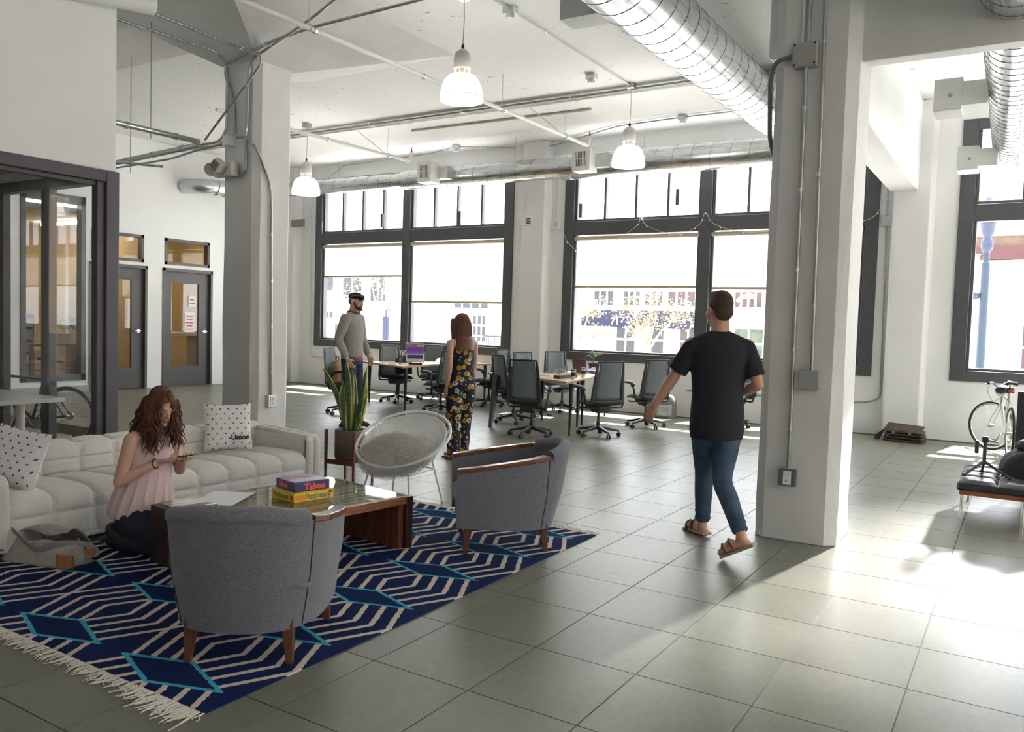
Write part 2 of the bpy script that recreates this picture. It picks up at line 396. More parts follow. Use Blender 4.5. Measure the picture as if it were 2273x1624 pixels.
# ---- street windows
BLIND = bpy.data.materials.new('roller_screen'); BLIND.use_nodes = True
g = NT(BLIND); g.t.nodes.remove(g.b); tl = g.n('BsdfTranslucent', i_Color=(.86, .86, .83, 1)); df = g.n('BsdfDiffuse', i_Color=(.80, .80, .77, 1)); mx = g.n('MixShader', i_0=.4)
g.l(tl.outputs[0], mx.inputs[1]); g.l(df.outputs[0], mx.inputs[2]); g.l(mx.outputs[0], g.t.nodes['Material Output'].inputs[0])
BEIGE = mat('blind_bar_beige', (.50, .42, .31), .6)
blind_z = {0: (2.53, 1.98), 1: (2.31, 2.29)}
hand = {0: [(-13.93, 3.46, 3.78), (-12.1, 3.58, 3.87), (-10.0, 3.54, 3.83)], 1: [(-7.2, 3.58, 3.84), (-5.3, 3.72, 4.0)], 2: []}
for k, (a, b) in enumerate(wx):
    c = (a + b) / 2; y0, y1 = YW - .03, YW + .12; fr = MB()
    for (x0, x1, z0, z1) in ((a, a + .2, WB, WT), (b - .2, b, WB, WT), (c - .1, c + .1, WB, WT)): fr.box(x0, x1, y0, y1, z0, z1)
    for (x0, x1) in ((a + .2, c - .1), (c + .1, b - .2)):
        for (z0, z1) in ((WB, 1.06), (4.58, WT), (3.25, 3.5)): fr.box(x0, x1, y0 + .002, y1, z0, z1)
    # narrower inner sash lines
    for (x0, x1) in ((a + .2, c - .1), (c + .1, b - .2)):
        for (p, q, z0, z1) in ((x0, x0 + .045, 1.06, 3.25), (x1 - .045, x1, 1.06, 3.25), (x0 + .045, x1 - .045, 1.06, 1.1), (x0, x0 + .05, 3.5, 4.58), (x1 - .05, x1, 3.5, 4.58), (x0 + .05, x1 - .05, 3.5, 3.55)): fr.box(p, q, y0 + .05, y1 + .02, z0, z1)
    win = struct(fr.build('window_%d' % (k + 1), DARKF, bevel=.006)); win['label'] = 'tall dark framed street window with a row of small upper panes'
    for (x0, x1) in ((a + .2, c - .1), (c + .1, b - .2)):
        for q in range(1, 4):
            xm = lerp(x0, x1, q / 4); MB().box(xm - .022, xm + .022, y0 + .06, y1, 3.5, 4.58).build('muntin', DARKF, win)
        for q in range(4): MB().box(lerp(x0, x1, q / 4), lerp(x0, x1, (q + 1) / 4), y1 - .02, y1 - .014, 3.5, 4.58).build('upper_pane', GLASS, win)
        MB().box(x0, x1, y1 - .02, y1 - .012, 1.06, 3.25).build('lower_pane', GLASS, win)
    for (x, z0, z1) in hand[k]: MB().box(x - .03, x + .03, y0 - .03, y0 + .02, z0, z1).build('window_handle', DARKF, win, bevel=.008)
    MB().box(a, b, y1 + .02, YW + .37, WB - .04, WB + .05).build('stone_sill', mat('sill_tan', (.55, .47, .38), .7), win)
    if k in blind_z:
        for h_, zb in enumerate(blind_z[k]):
            x0, x1 = ((a + .22, c - .11), (c + .11, b - .22))[h_]
            bl = thing('roller_blind', ['white roller blind on the window by the far corner, half lowered beside the central mullion', 'white roller blind lowered furthest, above the woman in the floral jumpsuit',
                'white roller blind hanging over the potted plant by the window', 'white roller blind behind the walking man in the black shirt'][2 * k + h_], 'blind', (x0, YW + .02, 3.24))
            Lx = x1 - x0
            MB().tube([(0, 0, -.045), (Lx, 0, -.045)], .04, 12).build('roller_tube', BEIGE, bl, smooth=True)
            MB().box(.02, Lx - .02, .035, .038, zb - 3.24, -.04).build('screen', BLIND, bl)
            MB().box(.02, Lx - .02, .022, .05, zb - 3.24 - .04, zb - 3.24 + .005).build('bottom_bar', BEIGE, bl, bevel=.006)
# ---- glazed meeting room on the left
GX, GY = -7.0, 4.40
struct(MB().box(GX - .2, GX, -4, GY, 2.80, CZ).build('wall_glassroom', PAINT, bevel=.01))
struct(MB().box(-13.5, GX - .2, GY - .2, GY, 2.80, CZ).build('wall_glassroom_end', PAINT))
struct(MB().box(-13.6, -13.5, -4, GY, 0, CZ).build('wall_glassroom_side', PAINT))
struct(MB().box(-13.5, GX - .2, -4, GY - .2, 2.86, 2.95).build('ceiling_glassroom', mat('brownish_ceiling', (.5, .45, .38), .7)))  # ceiling in one plain brownish colour
f = MB(); f.box(GX - .13, GX + .015, -4, GY + .015, 2.70, 2.80); f.box(GX - .13, GX + .015, -4, GY, 0, .1); f.box(GX - .12, GX + .02, GY - .10, GY + .02, 0, 2.80)
f.box(GX - .10, GX - .01, GY - .17, GY - .10, 0, 2.74); f.box(GX - .08, GX - .03, -4, GY - .1, 2.66, 2.70)
f.box(GX - .10, GX - .01, 2.0, 2.08, 0, 2.72)
gr = struct(f.build('window_5', mat('aubergine_frame', (.085, .078, .09), .4, var=.04), bevel=.006))
MB().box(GX - .06, GX - .05, 2.08, GY - .17, .1, 2.7).build('glass_pane', GLASS, gr); MB().box(GX - .06, GX - .05, -4, 2.0, .1, 2.7).build('glass_pane', GLASS, gr)
f = MB(); f.box(-13.5, GX - .1, GY - .1, GY, 2.70, 2.80); f.box(-13.5, GX - .1, GY - .1, GY, 0, .1)
xs = [-7.1, -8.01, -8.86, -10.2, -11.5]
for x in xs[1:]: f.box(x - .07, x + .07, GY - .09, GY - .01, 0, 2.72)
gr2 = struct(f.build('window_6', MATS['aubergine_frame'], bevel=.006))
for i in range(4): MB().box(xs[i + 1] + .07, xs[i] - .0, GY - .055, GY - .045, .1, 2.7).build('glass_pane', GLASS, gr2)
# ---- closing walls out of view
w = MB().box(8.8, 9.0, -4, 0, 0, CZ); w.box(8.8, 9.0, 13, YW, 0, CZ); w.box(8.8, 9.0, 0, 13, 0, .9); w.box(8.8, 9.0, 0, 13, 4.7, CZ); w.box(8.8, 9.0, 6, 6.6, .9, 4.7)
struct(w.build('wall_right', PAINT))
w = MB().box(-20, 9, -4.2, -4, 0, CZ)
struct(w.build('wall_front', PAINT))
# ---- street
struct(MB().box(-60, 60, YW + .38, 80, -.5, -.15).build('floor_street', mat('street_paving', (.55, .54, .52), .8, var=.08, scale=1)))
# ================================================================== LOUNGE
NAVY, CREAM, CYAN = (0.010, 0.022, 0.085), (0.66, 0.56, 0.48), (0.06, 0.42, 0.58)
# ---- rug (woven pattern in plan coordinates of the rug)
RX0, RX1, RY0, RY1 = -5.215, -2.62, 2.02, 5.44
def rug_mat():
    m = mat('woven_rug', NAVY, 0.95, spec=0.1); g = NT(m); tc = g.n('TexCoord'); sx = g.n('SeparateXYZ')
    nz = g.n('TexNoise', i_Scale=55.0, i_Detail=2); g.l(tc.outputs['Object'], nz.inputs['Vector'])
    g.l(tc.outputs['Object'], sx.inputs[0]); nn = g.math('MULTIPLY_ADD', nz.outputs[0], 0.014, -0.007)
    x = g.math('ADD', sx.outputs[0], nn); y = g.math('ADD', sx.outputs[1], nn)
    DX, DY = 0.865, 0.6125
    def cellc(v, d, off):   # signed distance to nearest lattice line centre
        t = g.math('ADD', g.math('DIVIDE', g.math('ADD', v, -off), d), 0.5)
        return g.math('MULTIPLY', g.math('ADD', g.math('FRACT', t), -0.5), d)
    ux = g.math('ABSOLUTE', cellc(x, DX, -3.05 + DX * 10 * 0)); 
    uy = g.math('ABSOLUTE', cellc(y, DY, 2.175)); vy = g.math('ABSOLUTE', cellc(y, DY, 2.175 + DY / 2))
    dd = g.math('ADD', g.math('DIVIDE', ux, 0.36), g.math('DIVIDE', uy, 0.125))     # rhombus metric
    inside = g.math('LESS_THAN', dd, 1.0); core = g.math('LESS_THAN', dd, 0.83)
    c = g.math('ADD', ux, g.math('MULTIPLY', vy, 0.5))
    st = g.math('FRACT', g.math('DIVIDE', g.math('ADD', c, 0.022), 0.11)); stripe = g.math('MULTIPLY', g.math('LESS_THAN', st, 0.30), g.math('MULTIPLY', g.math('GREATER_THAN', c, .05), g.math('LESS_THAN', c, .50)))
    base = g.mix(stripe, NAVY, CREAM); base = g.mix(inside, base, CYAN); base = g.mix(core, base, NAVY)
    wv = g.n('TexNoise', i_Scale=160.0, i_Detail=1); mp = g.n('Mapping', i_Scale=(1, 3, 1)); g.l(tc.outputs['Object'], mp.inputs['Vector']); g.l(mp.outputs[0], wv.inputs['Vector'])
    hs = g.n('HueSaturation'); g.l(base, hs.inputs['Color']); g.l(g.math('MULTIPLY_ADD', wv.outputs[0], 0.9, 0.55), hs.inputs['Value']); g.l(hs.outputs[0], g.b.inputs['Base Color'])
    bp = g.n('Bump', i_Strength=0.5, i_Distance=0.004); g.l(wv.outputs[0], bp.inputs['Height']); g.l(bp.outputs[0], g.b.inputs['Normal'])
    return m
rug = thing('rug', 'navy woven rug with cream chevrons and turquoise diamonds and fringed ends', 'rug')
def rug_fn(u, v):
    x, y = lerp(RX0, RX1, u), lerp(RY0, RY1, v)
    return (x, y, 0.008)
b = MB().grid(rug_fn, 40, 40)
e = MB(); e.box(RX0, RX1, RY0, RY1, 0.0005, 0.0078); b.add(e.v, e.f); b.build('rug_pile', rug_mat(), rug)
fr = MB(); rr = random.Random(5)
for side, y, s in ((0, RY0, -1), (1, RY1, 1)):
    x = RX0
    while x < RX1:
        L = rr.uniform(.05, .11); a = rr.uniform(-.045, .045); z1 = .003
        fr.tube([(x, y - s * .004, .0045), (x + a * .3, y + s * L * .4, .0045), (x + a * .8, y + s * L * .8, .004), (x + a + rr.uniform(-.02, .02), y + s * L, .003)], [.0035, .0035, .003, .0015], 4)
        x += rr.uniform(.006, .012)
for k in range(22):
    x = lerp(-2.9, -2.63, rr.random()); a = rr.uniform(-.06, .04); fr.tube([(x, RY0, .0045), (x + a * .5, RY0 - .07, .0045), (x + a, RY0 - rr.uniform(.1, .16), .004)], [.004, .004, .002], 4)
o = fr.build('fringe', mat('fringe_cream', (.62, .58, .50), .95, var=.1), rug); o['kind'] = 'stuff'

# ---- sofa
BOUC = mat('ivory_boucle', (0.70, 0.68, 0.63), 0.95, var=0.06, scale=60, bump=0.5, bscale=220, spec=0.15, sheen=0.3)
sofa = thing('sofa', 'long ivory boucle sofa with square tufting along the glass wall', 'sofa', (-5.66, 3.83, 0.0))
SO = Vector((-5.66, 3.83, 0))
def puff(prof, y0, y1, bulge, nu=12, sub=4, endb=True):
    P_ = smooth_path([Vector((x, 0, z)) for x, z in prof], sub); n = len(P_)
    def fn(u, v):
        k = min(int(round(v * (n - 1))), n - 1); p = P_[k]; d = (P_[min(k + 1, n - 1)] - P_[max(k - 1, 0)]).normalized(); nrm = Vector((-d.z, 0, d.x))
        w = max(0, 1 - abs(2 * u - 1) ** 3) ** .5; e = max(0, 1 - abs(2 * v - 1) ** 7) ** .5 if endb else 1
        q = p + nrm * (bulge * w * e - .004); return (q.x - SO.x, lerp(y0, y1, u) - SO.y, q.z)
    return MB().grid(fn, nu, n - 1)
ya, yb, NCH = 2.60, 5.05, 9
body = MB(); body.box(-6.10, -5.23, 2.44, 5.20, .045, .34); body.box(-6.10, -5.88, 2.44, 5.2, .3, .575); body.box(-5.95, -5.23, 2.42, 2.59, .05, .53); body.box(-5.95, -5.23, 5.06, 5.2, .05, .53); body.xf(TR(-SO)); body.build('sofa_body', BOUC, sofa, bevel=.02)
for k in range(NCH):
    y0, y1 = lerp(ya, yb, k / NCH), lerp(ya, yb, (k + 1) / NCH)
    puff([(-5.93, .355), (-5.7, .37), (-5.55, .375), (-5.38, .375), (-5.27, .36), (-5.235, .31), (-5.232, .24)][::-1][::-1], y0, y1, .028).build('seat_panel', BOUC, sofa, smooth=True, sharp=80)
    puff([(-5.232, .245), (-5.232, .16), (-5.235, .07)], y0, y1, .02).build('front_panel', BOUC, sofa, smooth=True, sharp=80)
    puff([(-5.96, .575), (-5.90, .56), (-5.885, .51), (-5.88, .47)], y0, y1, .028).build('back_panel', BOUC, sofa, smooth=True, sharp=80)
    puff([(-5.88, .475), (-5.875, .42), (-5.87, .37)], y0, y1, .025).build('back_panel', BOUC, sofa, smooth=True, sharp=80)
    puff([(-6.10, .50), (-6.095, .56), (-6.04, .585), (-5.95, .575)], y0, y1, .02).build('top_panel', BOUC, sofa, smooth=True, sharp=80)
for (y0, y1) in ((2.42, 2.505), (2.505, 2.60), (5.05, 5.13), (5.13, 5.21)):
    puff([(-6.08, .54), (-5.9, .545), (-5.6, .53), (-5.33, .515), (-5.25, .50), (-5.225, .45), (-5.225, .3), (-5.228, .07)], y0, y1, .022, 8).build('arm_panel', BOUC, sofa, smooth=True, sharp=80)
for (y, s) in ((5.06, -1), (2.585, 1)):
    MB().grid(lambda u, v: (lerp(-5.92, -5.24, u) - SO.x, y + s * .02 * (1 - abs(2 * v - 1) ** 4) ** .5 - SO.y, lerp(.33, .53, v)), 6, 8).build('arm_inner_panel', BOUC, sofa, smooth=True)
puff([(-5.21, .52), (-5.21, .3), (-5.21, .06)], 2.42, 2.60, .0, 2)
for x in (-6.0, -5.3):
    for y in (2.55, 3.8, 5.1): MB().lathe([(.022, 0), (.026, .05)], 12, (x - SO.x, y - SO.y, 0)).build('foot', BLACK, sofa, smooth=True)

# ---- printed cushions
def print_mat():
    m = mat('printed_cotton', (.78, .74, .75), .9, bump=.2, bscale=150); g = NT(m); tc = g.n('TexCoord'); mp = g.n('Mapping', i_Scale=(15.0, 1, 24.0)); g.l(tc.outputs['Object'], mp.inputs['Vector'])
    fl_ = g.n('SeparateXYZ'); g.l(mp.outputs[0], fl_.inputs[0])
    row = g.math('FLOOR', fl_.outputs[2]); sh = g.math('MULTIPLY', g.math('MODULO', row, 2.0), 0.5); xx = g.math('ADD', fl_.outputs[0], sh)
    fx = g.math('ADD', g.math('FRACT', xx), -.5); fz = g.math('MULTIPLY', g.math('ADD', g.math('FRACT', fl_.outputs[2]), -.5), .62)
    wn = g.n('TexWhiteNoise', noise_dimensions='2D'); cb = g.n('CombineXYZ'); g.l(g.math('FLOOR', xx), cb.inputs[0]); g.l(row, cb.inputs[1]); g.l(cb.outputs[0], wn.inputs['Vector'])
    ang = g.math('MULTIPLY', wn.outputs['Value'], 6.28); ca, sa = g.math('COSINE', ang), g.math('SINE', ang)
    rx = g.math('ADD', g.math('MULTIPLY', fx, ca), g.math('MULTIPLY', fz, sa)); rz = g.math('SUBTRACT', g.math('MULTIPLY', fz, ca), g.math('MULTIPLY', fx, sa))
    nz = g.n('TexNoise', i_Scale=90.0); g.l(tc.outputs['Object'], nz.inputs['Vector'])
    d = g.math('ADD', g.math('MULTIPLY', g.math('ABSOLUTE', rx), 1.0), g.math('MULTIPLY', g.math('ABSOLUTE', rz), 2.2)); d = g.math('ADD', d, g.math('MULTIPLY_ADD', nz.outputs[0], .3, -.15))
    mark = g.math('LESS_THAN', d, .19); red = g.math('GREATER_THAN', wn.outputs['Value'], .78)
    g.l(g.mix(mark, (.80, .76, .77), g.mix(red, (.05, .045, .06), (.42, .03, .06))), g.b.inputs['Base Color'])
    return m
PRINT = print_mat()
def pillow(name, w, h, d, n=18):
    def shell(s):
        def fn(u, v):
            a, c = 2 * u - 1, 2 * v - 1
            k = max(0, (1 - a ** 4)) ** .55 * max(0, (1 - c ** 4)) ** .55
            pin = 1 - .06 * (1 - a * a) * abs(c) ** 3 * 0
            x = a * w / 2 * (1 - .07 * (1 - c * c)); z = c * h / 2 * (1 - .07 * (1 - a * a))
            return (x, s * d / 2 * k, z)
        return fn
    b = MB().grid(shell(1), n, n); b.grid(shell(-1), n, n); return b
def cushion(label, loc, rz, tilt, roll=0):
    c = thing('cushion', label, 'cushion', loc, rz); c.rotation_euler = (tilt, roll, rz)
    pillow('c', .40, .40, .13).build('cover', PRINT, c, smooth=True, sharp=80)
    return c
# right one leans on the back, face towards the room (+X)
c1 = cushion('white cushion with tiny dark print and a word in black, beside the sofa arm', (-5.72, 4.62, .60), math.radians(62), math.radians(-14))
text('printed_word', 'Union', .062, mat('print_black', (.02, .02, .02), .8), c1, Matrix.Translation((.085, -.074, -.10)) @ Matrix.Rotation(PI / 2, 4, 'X') @ Matrix.Rotation(math.radians(6), 4, 'X'), bold=.0015)
c2 = cushion('white cushion with small dark and red print at the bag end of the sofa', (-5.50, 2.78, .58), math.radians(20), math.radians(-16), math.radians(8))

# ---- coffee table
def zebra():
    m = mat('zebra_wood', (.4, .25, .12), .3); g = NT(m); tc = g.n('TexCoord'); mp = g.n('Mapping', i_Scale=(26, .55, 26)); g.l(tc.outputs['Object'], mp.inputs['Vector'])
    n = g.n('TexNoise', i_Scale=1.6, i_Detail=4, i_Distortion=.3); g.l(mp.outputs[0], n.inputs['Vector'])
    r = g.n('ValToRGB'); cr = r.color_ramp; cr.elements[0].position = .40; cr.elements[0].color = (.13, .075, .04, 1); cr.elements[1].position = .56; cr.elements[1].color = (.66, .50, .30, 1)
    g.l(n.outputs[0], r.inputs[0]); g.l(r.outputs[0], g.b.inputs['Base Color']); return m
def wood(name, c0, c1, rough=.35, sc=(2, 30, 30)):
    m = mat(name, c0, rough); g = NT(m); tc = g.n('TexCoord'); mp = g.n('Mapping', i_Scale=sc); g.l(tc.outputs['Object'], mp.inputs['Vector'])
    n = g.n('TexNoise', i_Scale=2.2, i_Detail=6, i_Distortion=.6); g.l(mp.outputs[0], n.inputs['Vector'])
    r = g.n('MapRange', **{'i_1': .3, 'i_2': .7}); g.l(n.outputs[0], r.inputs[0]); g.l(g.mix(r.outputs[0], c0, c1), g.b.inputs['Base Color']); return m
ROSE = wood('rosewood', (.075, .022, .010), (.23, .085, .035), .3, (30, 30, 2))
ROSED = mat('rosewood_dark', (.035, .014, .010), .35)
ct = thing('coffee_table', 'low rosewood coffee table with striped veneer under a glass top', 'coffee table', (-4.01, 3.72, 0.008), math.radians(-8))
TL, TWd, TZ = 1.32, .90, .365
for s in (-1, 1):
    MB().box(-TWd / 2, TWd / 2, s * TL / 2 - .03, s * TL / 2 + .03, 0, TZ - .012).build('end_panel', ROSED, ct, bevel=.004)
    pn = MB(); yy = s * (TL / 2 - .075); pn.box(-TWd / 2 + .03, TWd / 2 - .03, min(yy, yy + s * .045), max(yy, yy + s * .045), 0, TZ - .05); pn.build('inner_board', ROSE, ct)
MB().box(-TWd / 2 + .012, TWd / 2 - .012, -TL / 2 + .03, TL / 2 - .03, TZ - .055, TZ - .012).build('top_board', zebra(), ct)
for s in (-1, 1): MB().box(min(s * TWd / 2, s * (TWd / 2 - .02)), max(s * TWd / 2, s * (TWd / 2 - .02)), -TL / 2 + .03, TL / 2 - .03, TZ - .06, TZ - .006).build('side_rail', wood('teak_edge', (.15, .05, .02), (.34, .13, .05), .3, (30, 2, 30)), ct, bevel=.003)
MB().box(-TWd / 2 + .02, TWd / 2 - .02, -TL / 2 + .005, TL / 2 - .005, TZ - .012, TZ - .002).build('glass_top', glassmat('table_glass', (.93, .96, .95), refl=.15), ct)
def tpt(x, y, z=TZ - .002): return ct.matrix_basis @ Vector((x, y, z))
bpy.context.view_layer.update()
CTM = Matrix.Translation((-4.01, 3.72, .008)) @ Matrix.Rotation(math.radians(-8), 4, 'Z')
# paper sheets lying on the glass
pp = thing('paper_sheet', 'white paper sheets lying on the glass coffee table by the kneeling woman', 'paper', CTM @ Vector((-.27, -.30, TZ - .0015)), math.radians(28))
PAPER = mat('paper', (.80, .80, .82), .7)
MB().grid(lambda u, v: (lerp(-.14, .14, u), lerp(-.2, .2, v), .0015 + .012 * max(0, u - .75) ** 1.2 * v), 8, 8).build('top_sheet', PAPER, pp)
MB().box(-.135, .12, -.19, .19, 0, .001).build('under_sheet', PAPER, pp, rot=(0, 0, .09))
# board game boxes
def game(label, loc, rz, w, d, h, body, items):
    t = thing('board_game_box', label, 'game box', loc, rz)
    MB().box(-w / 2, w / 2, -d / 2, d / 2, 0, h).build('lid', body, t, bevel=.002)
    for (txt, size, m, face, x, z, bold) in items:
        if face == 'front': M = Matrix.Translation((x, -d / 2 - .0006, z)) @ Matrix.Rotation(PI / 2, 4, 'X')
        elif face == 'left': M = Matrix.Translation((-w / 2 - .0006, x, z)) @ Matrix.Rotation(-PI / 2, 4, 'Z') @ Matrix.Rotation(PI / 2, 4, 'X')
        else: M = Matrix.Translation((x, z, h + .0005))
        if txt.startswith('#'):
            ww, hh = [float(q) for q in txt[1:].split('x')]; b = MB()
            if txt.endswith('0'): b.lathe([(1, 0), (1, .0008)], 24, sx=ww / 2, sy=hh / 2)
            else: b.box(-ww / 2, ww / 2, -hh / 2, hh / 2, 0, .0008)
            o = b.build('printed_patch', m, t); o.matrix_local = M
        else: text('printed_title', txt, size, m, t, M, bold=bold)
    return t
PURP, YEL = mat('box_purple', (.045, .035, .16), .35), mat('box_yellow', (.75, .56, .03), .4)
CORAL, GREYB, REDB, ORAN, WHITE = mat('ink_coral', (.85, .12, .08), .5), mat('ink_greyblue', (.16, .16, .20), .5), mat('ink_red', (.55, .03, .03), .5), mat('ink_orange', (.80, .30, .03), .5), mat('ink_white', (.85, .85, .85), .5)
LIL = mat('lilac_print', (.30, .28, .44), .35)
gb = CTM @ Vector((.02, .10, TZ - .002))
game('yellow board game box under a purple one on the glass coffee table', gb, math.radians(80), .30, .26, .058, YEL,
     [('#.085x.040', 0, ORAN, 'front', -.10, .029, 0), ('Pictionary', .048, GREYB, 'front', .03, .027, .0012), ('#.035x.0220', 0, REDB, 'front', .125, .044, 0), ('Pictionary', .042, GREYB, 'left', .02, .028, .001), ('#.032x.026', 0, REDB, 'left', -.105, .03, 0)])
game('purple board game box stacked on a yellow one, title in coral letters', gb + Vector((-.012, .012, .058)), math.radians(76), .255, .24, .062, PURP,
     [('Taboo', .058, CORAL, 'front', .02, .028, .0025), ('Taboo', .045, CORAL, 'left', .03, .032, .002), ('Taboo', .06, CORAL, 'top', .01, .05, .002), ('#.24x.105', 0, LIL, 'top', 0, -.055, 0)])

# ---- armchairs
GREYF = mat('grey_tweed', (0.17, 0.17, 0.20), 0.95, var=0.28, scale=150, bump=0.3, bscale=300, spec=0.15, sheen=0.25)
SEAM = mat('seam_piping', (.03, .03, .036), .9)
ARMW = wood('arm_walnut', (.10, .035, .018), (.22, .085, .04), .25, (3, 3, 30))
LEGW = mat('leg_walnut', (.13, .045, .02), .35, var=.2, scale=20)
half = smooth_path([Vector((.345, -.36, 0)), Vector((.365, -.18, 0)), Vector((.365, 0, 0)), Vector((.335, .17, 0)), Vector((.25, .30, 0)), Vector((.13, .365, 0)), Vector((0, .385, 0))], 6)
plan = half + [Vector((-p.x, p.y, 0)) for p in half[-2::-1]]
def armchair(label, loc, rz):
    t = thing('armchair', label, 'armchair', loc, rz, 'grey tub armchairs around the coffee table'); n = len(plan)
    def nrm(i):
        d = (plan[min(i + 1, n - 1)] - plan[max(i - 1, 0)]).normalized(); return Vector((d.y, -d.x, 0))
    def top(i):
        s = abs(2 * i / (n - 1) - 1); return lerp(.69, .555, max(0, min(1, (s - .15) / .85)) ** 1.0)
    def back(i): return max(0, 1 - abs(2 * i / (n - 1) - 1) / .62)
    def P_(i, lay):   # lay: 0 outer bottom .. 1 outer top, 2 inner top, 3 inner bottom
        p = plan[i]; w = nrm(i); b_ = back(i); zt = top(i)
        ob = p - w * (.03 + .025 * b_); ot = p + w * (.01 + .06 * b_)
        if lay == 0: return Vector((ob.x, ob.y, .185 - .025 * math.sin(PI * i / (n - 1))))
        if lay == 1: q = ob.lerp(ot, .5) + w * .012; return Vector((q.x, q.y, .40))
        if lay == 2: return Vector((ot.x, ot.y, zt))
        if lay == 3: q = ot - w * (.055 + .02 * b_); return Vector((q.x, q.y, zt))
        q = ob - w * (.03 - .015 * b_); return Vector((q.x, q.y, .25))
    sh = MB(); vs = []; fs = []
    for i in range(n):
        for l in range(5): vs.append(P_(i, l))
    for i in range(n - 1):
        for l in range(5): a, c = i * 5 + l, i * 5 + (l + 1) % 5; fs.append((a, c, c + 5, a + 5))
    fs += [(0, 1, 2, 3, 4), tuple((n - 1) * 5 + k for k in (4, 3, 2, 1, 0))]
    sh.add(vs, fs); sh.build('shell', GREYF, t, smooth=True, sharp=50)
    ia, ib = int(n * .30), n - 1 - int(n * .30)
    for rng in (range(0, ia + 1), range(ib, n)):
        b = MB(); vs = []; fs = []
        for q, i in enumerate(rng):
            o_, in_ = P_(i, 2) + nrm(i) * .006, P_(i, 3) - nrm(i) * .006
            vs += [o_ + Vector((0, 0, -.008)), o_ + Vector((0, 0, .022)), in_ + Vector((0, 0, .022)), in_ + Vector((0, 0, -.008))]
            if q: k = 4 * q; fs += [(k - 4 + a, k - 4 + (a + 1) % 4, k + (a + 1) % 4, k + a) for a in range(4)]
        fs += [(0, 1, 2, 3), tuple(len(vs) - 4 + k for k in (3, 2, 1, 0))]
        b.add(vs, fs).build('arm_cap', ARMW, t, bevel=.006)
    # padded roll along the back
    path = [(P_(i, 2) + P_(i, 3)) / 2 + Vector((0, 0, .004)) for i in range(ia + 1, ib)]
    MB().tube(path, [.043] * len(path), 14).build('back_roll', GREYF, t, smooth=True)
    for i in (ia, ib):
        MB().tube([P_(i, 0) + nrm(i) * .001, P_(i, 1) + nrm(i) * .001, P_(i, 2) + nrm(i) * .001], .003, 6).build('seam', SEAM, t)
    MB().tube([P_(i, 0) for i in range(n)], .005, 6).build('piping', GREYF, t)
    MB().grid(lambda u, v: (lerp(-.31, .31, u), lerp(-.37, .30, v), .36 + .055 * (max(0, 1 - (2 * u - 1) ** 6) * max(0, 1 - (2 * v - 1) ** 6)) ** .5), 14, 14).build('seat_cushion', GREYF, t, smooth=True)
    MB().prism([(p.x * .84, p.y * .84 - .035) for p in plan], .175, .37).build('seat_base', GREYF, t, bevel=.01)
    for (x, y, sx, sy) in ((-.27, -.27, -1, -1), (.27, -.27, 1, -1), (-.21, .24, -1, 1), (.21, .24, 1, 1)):
        MB().bar((x, y, .215), (x + sx * .015, y + sy * .02, 0.0), .058, .058, (0, 1, 0), .03, .03).build('leg', LEGW, t, bevel=.004)
    return t
def face(d): return math.atan2(d[1], d[0]) + PI / 2      # local front is -Y
armchair('grey tweed tub armchair with its back to the open floor, facing the kneeling woman', (-3.03, 2.62, .009), face((-.56, .83)))
armchair('grey tweed tub armchair on the far end of the rug, turned to the coffee table', (-3.04, 4.83, .009), face((-.78, -.63)))

# ---- white hoop chair
WM = mat('white_metal', (.80, .80, .78), .35)
hc = thing('hoop_chair', 'round white mesh hoop chair on thin legs beside the snake plant', 'chair', (-4.42, 5.38, 0))
th, ti, HR = -1.37, .50, .405
hd = Vector((math.cos(th), math.sin(th), 0)); hs_ = Vector((-math.sin(th), math.cos(th), 0)); hu = hd * math.cos(ti) + Vector((0, 0, -1)) * math.sin(ti); hn = hs_.cross(hu); hn = hn if hn.z > 0 else -hn
hc0 = Vector((0, 0, .555))
def hp(r, t, dep=0): return hc0 + hu * (r * math.cos(t)) + hs_ * (r * math.sin(t)) - hn * dep
ring = lambda r, d, n=64: [hp(r, 2 * PI * k / n, d) for k in range(n)]
MB().tube(ring(HR, 0), .012, 10, closed=True).build('outer_hoop', WM, hc, smooth=True)
MB().tube(ring(HR * .90, .012), .007, 8, closed=True).build('inner_hoop', WM, hc, smooth=True)
def dish(r): return .012 + .17 * (1 - (r / (HR * .9)) ** 2)
mb = MB(); R9 = HR * .9; N = 46
for k in range(-N, N + 1):
    o_ = k / N * R9
    for (dx, dy) in ((1, 0), (.5, .866), (.5, -.866)):
        L = math.sqrt(max(0, R9 * R9 - o_ * o_)); pts = []
        if L < .02: continue
        m_ = max(4, int(L / .03))
        for q in range(m_ + 1):
            s = lerp(-L, L, q / m_); a, b_ = dx * s - dy * o_, dy * s + dx * o_; r = min(math.hypot(a, b_), R9)
            pts.append(hc0 + hu * a + hs_ * b_ - hn * dish(r))
        mb.tube(pts, .002, 3, caps=False)
mb.build('mesh_basket', WM, hc)
for k in range(8):
    t_ = 2 * PI * (k + .5) / 8; MB().tube([hp(HR, t_, 0), hp(HR * .9, t_, .012)], .006, 6).build('hoop_tab', WM, hc)
lp = [(.30, -.27), (.24, .25), (-.34, .28), (-.26, -.25)]
for (x, y) in lp:
    tp = Vector((x * .72, y * .72, .355 if y < 0 else .36)); ft = Vector((x, y, .006)); MB().tube([ft, tp], .0085, 8).build('leg', WM, hc, smooth=True)
    MB().lathe([(.014, 0), (.014, .008)], 10, (x, y, 0)).build('glide', WHITEP, hc)
q = [Vector((x * .80, y * .80, .29)) for x, y in lp]
MB().tube(q, .006, 8, closed=True).build('leg_brace', WM, hc, smooth=True)
q = [Vector((x * .72, y * .72, .357)) for x, y in lp]
MB().tube(q, .008, 8, closed=True).build('seat_frame', WM, hc, smooth=True)
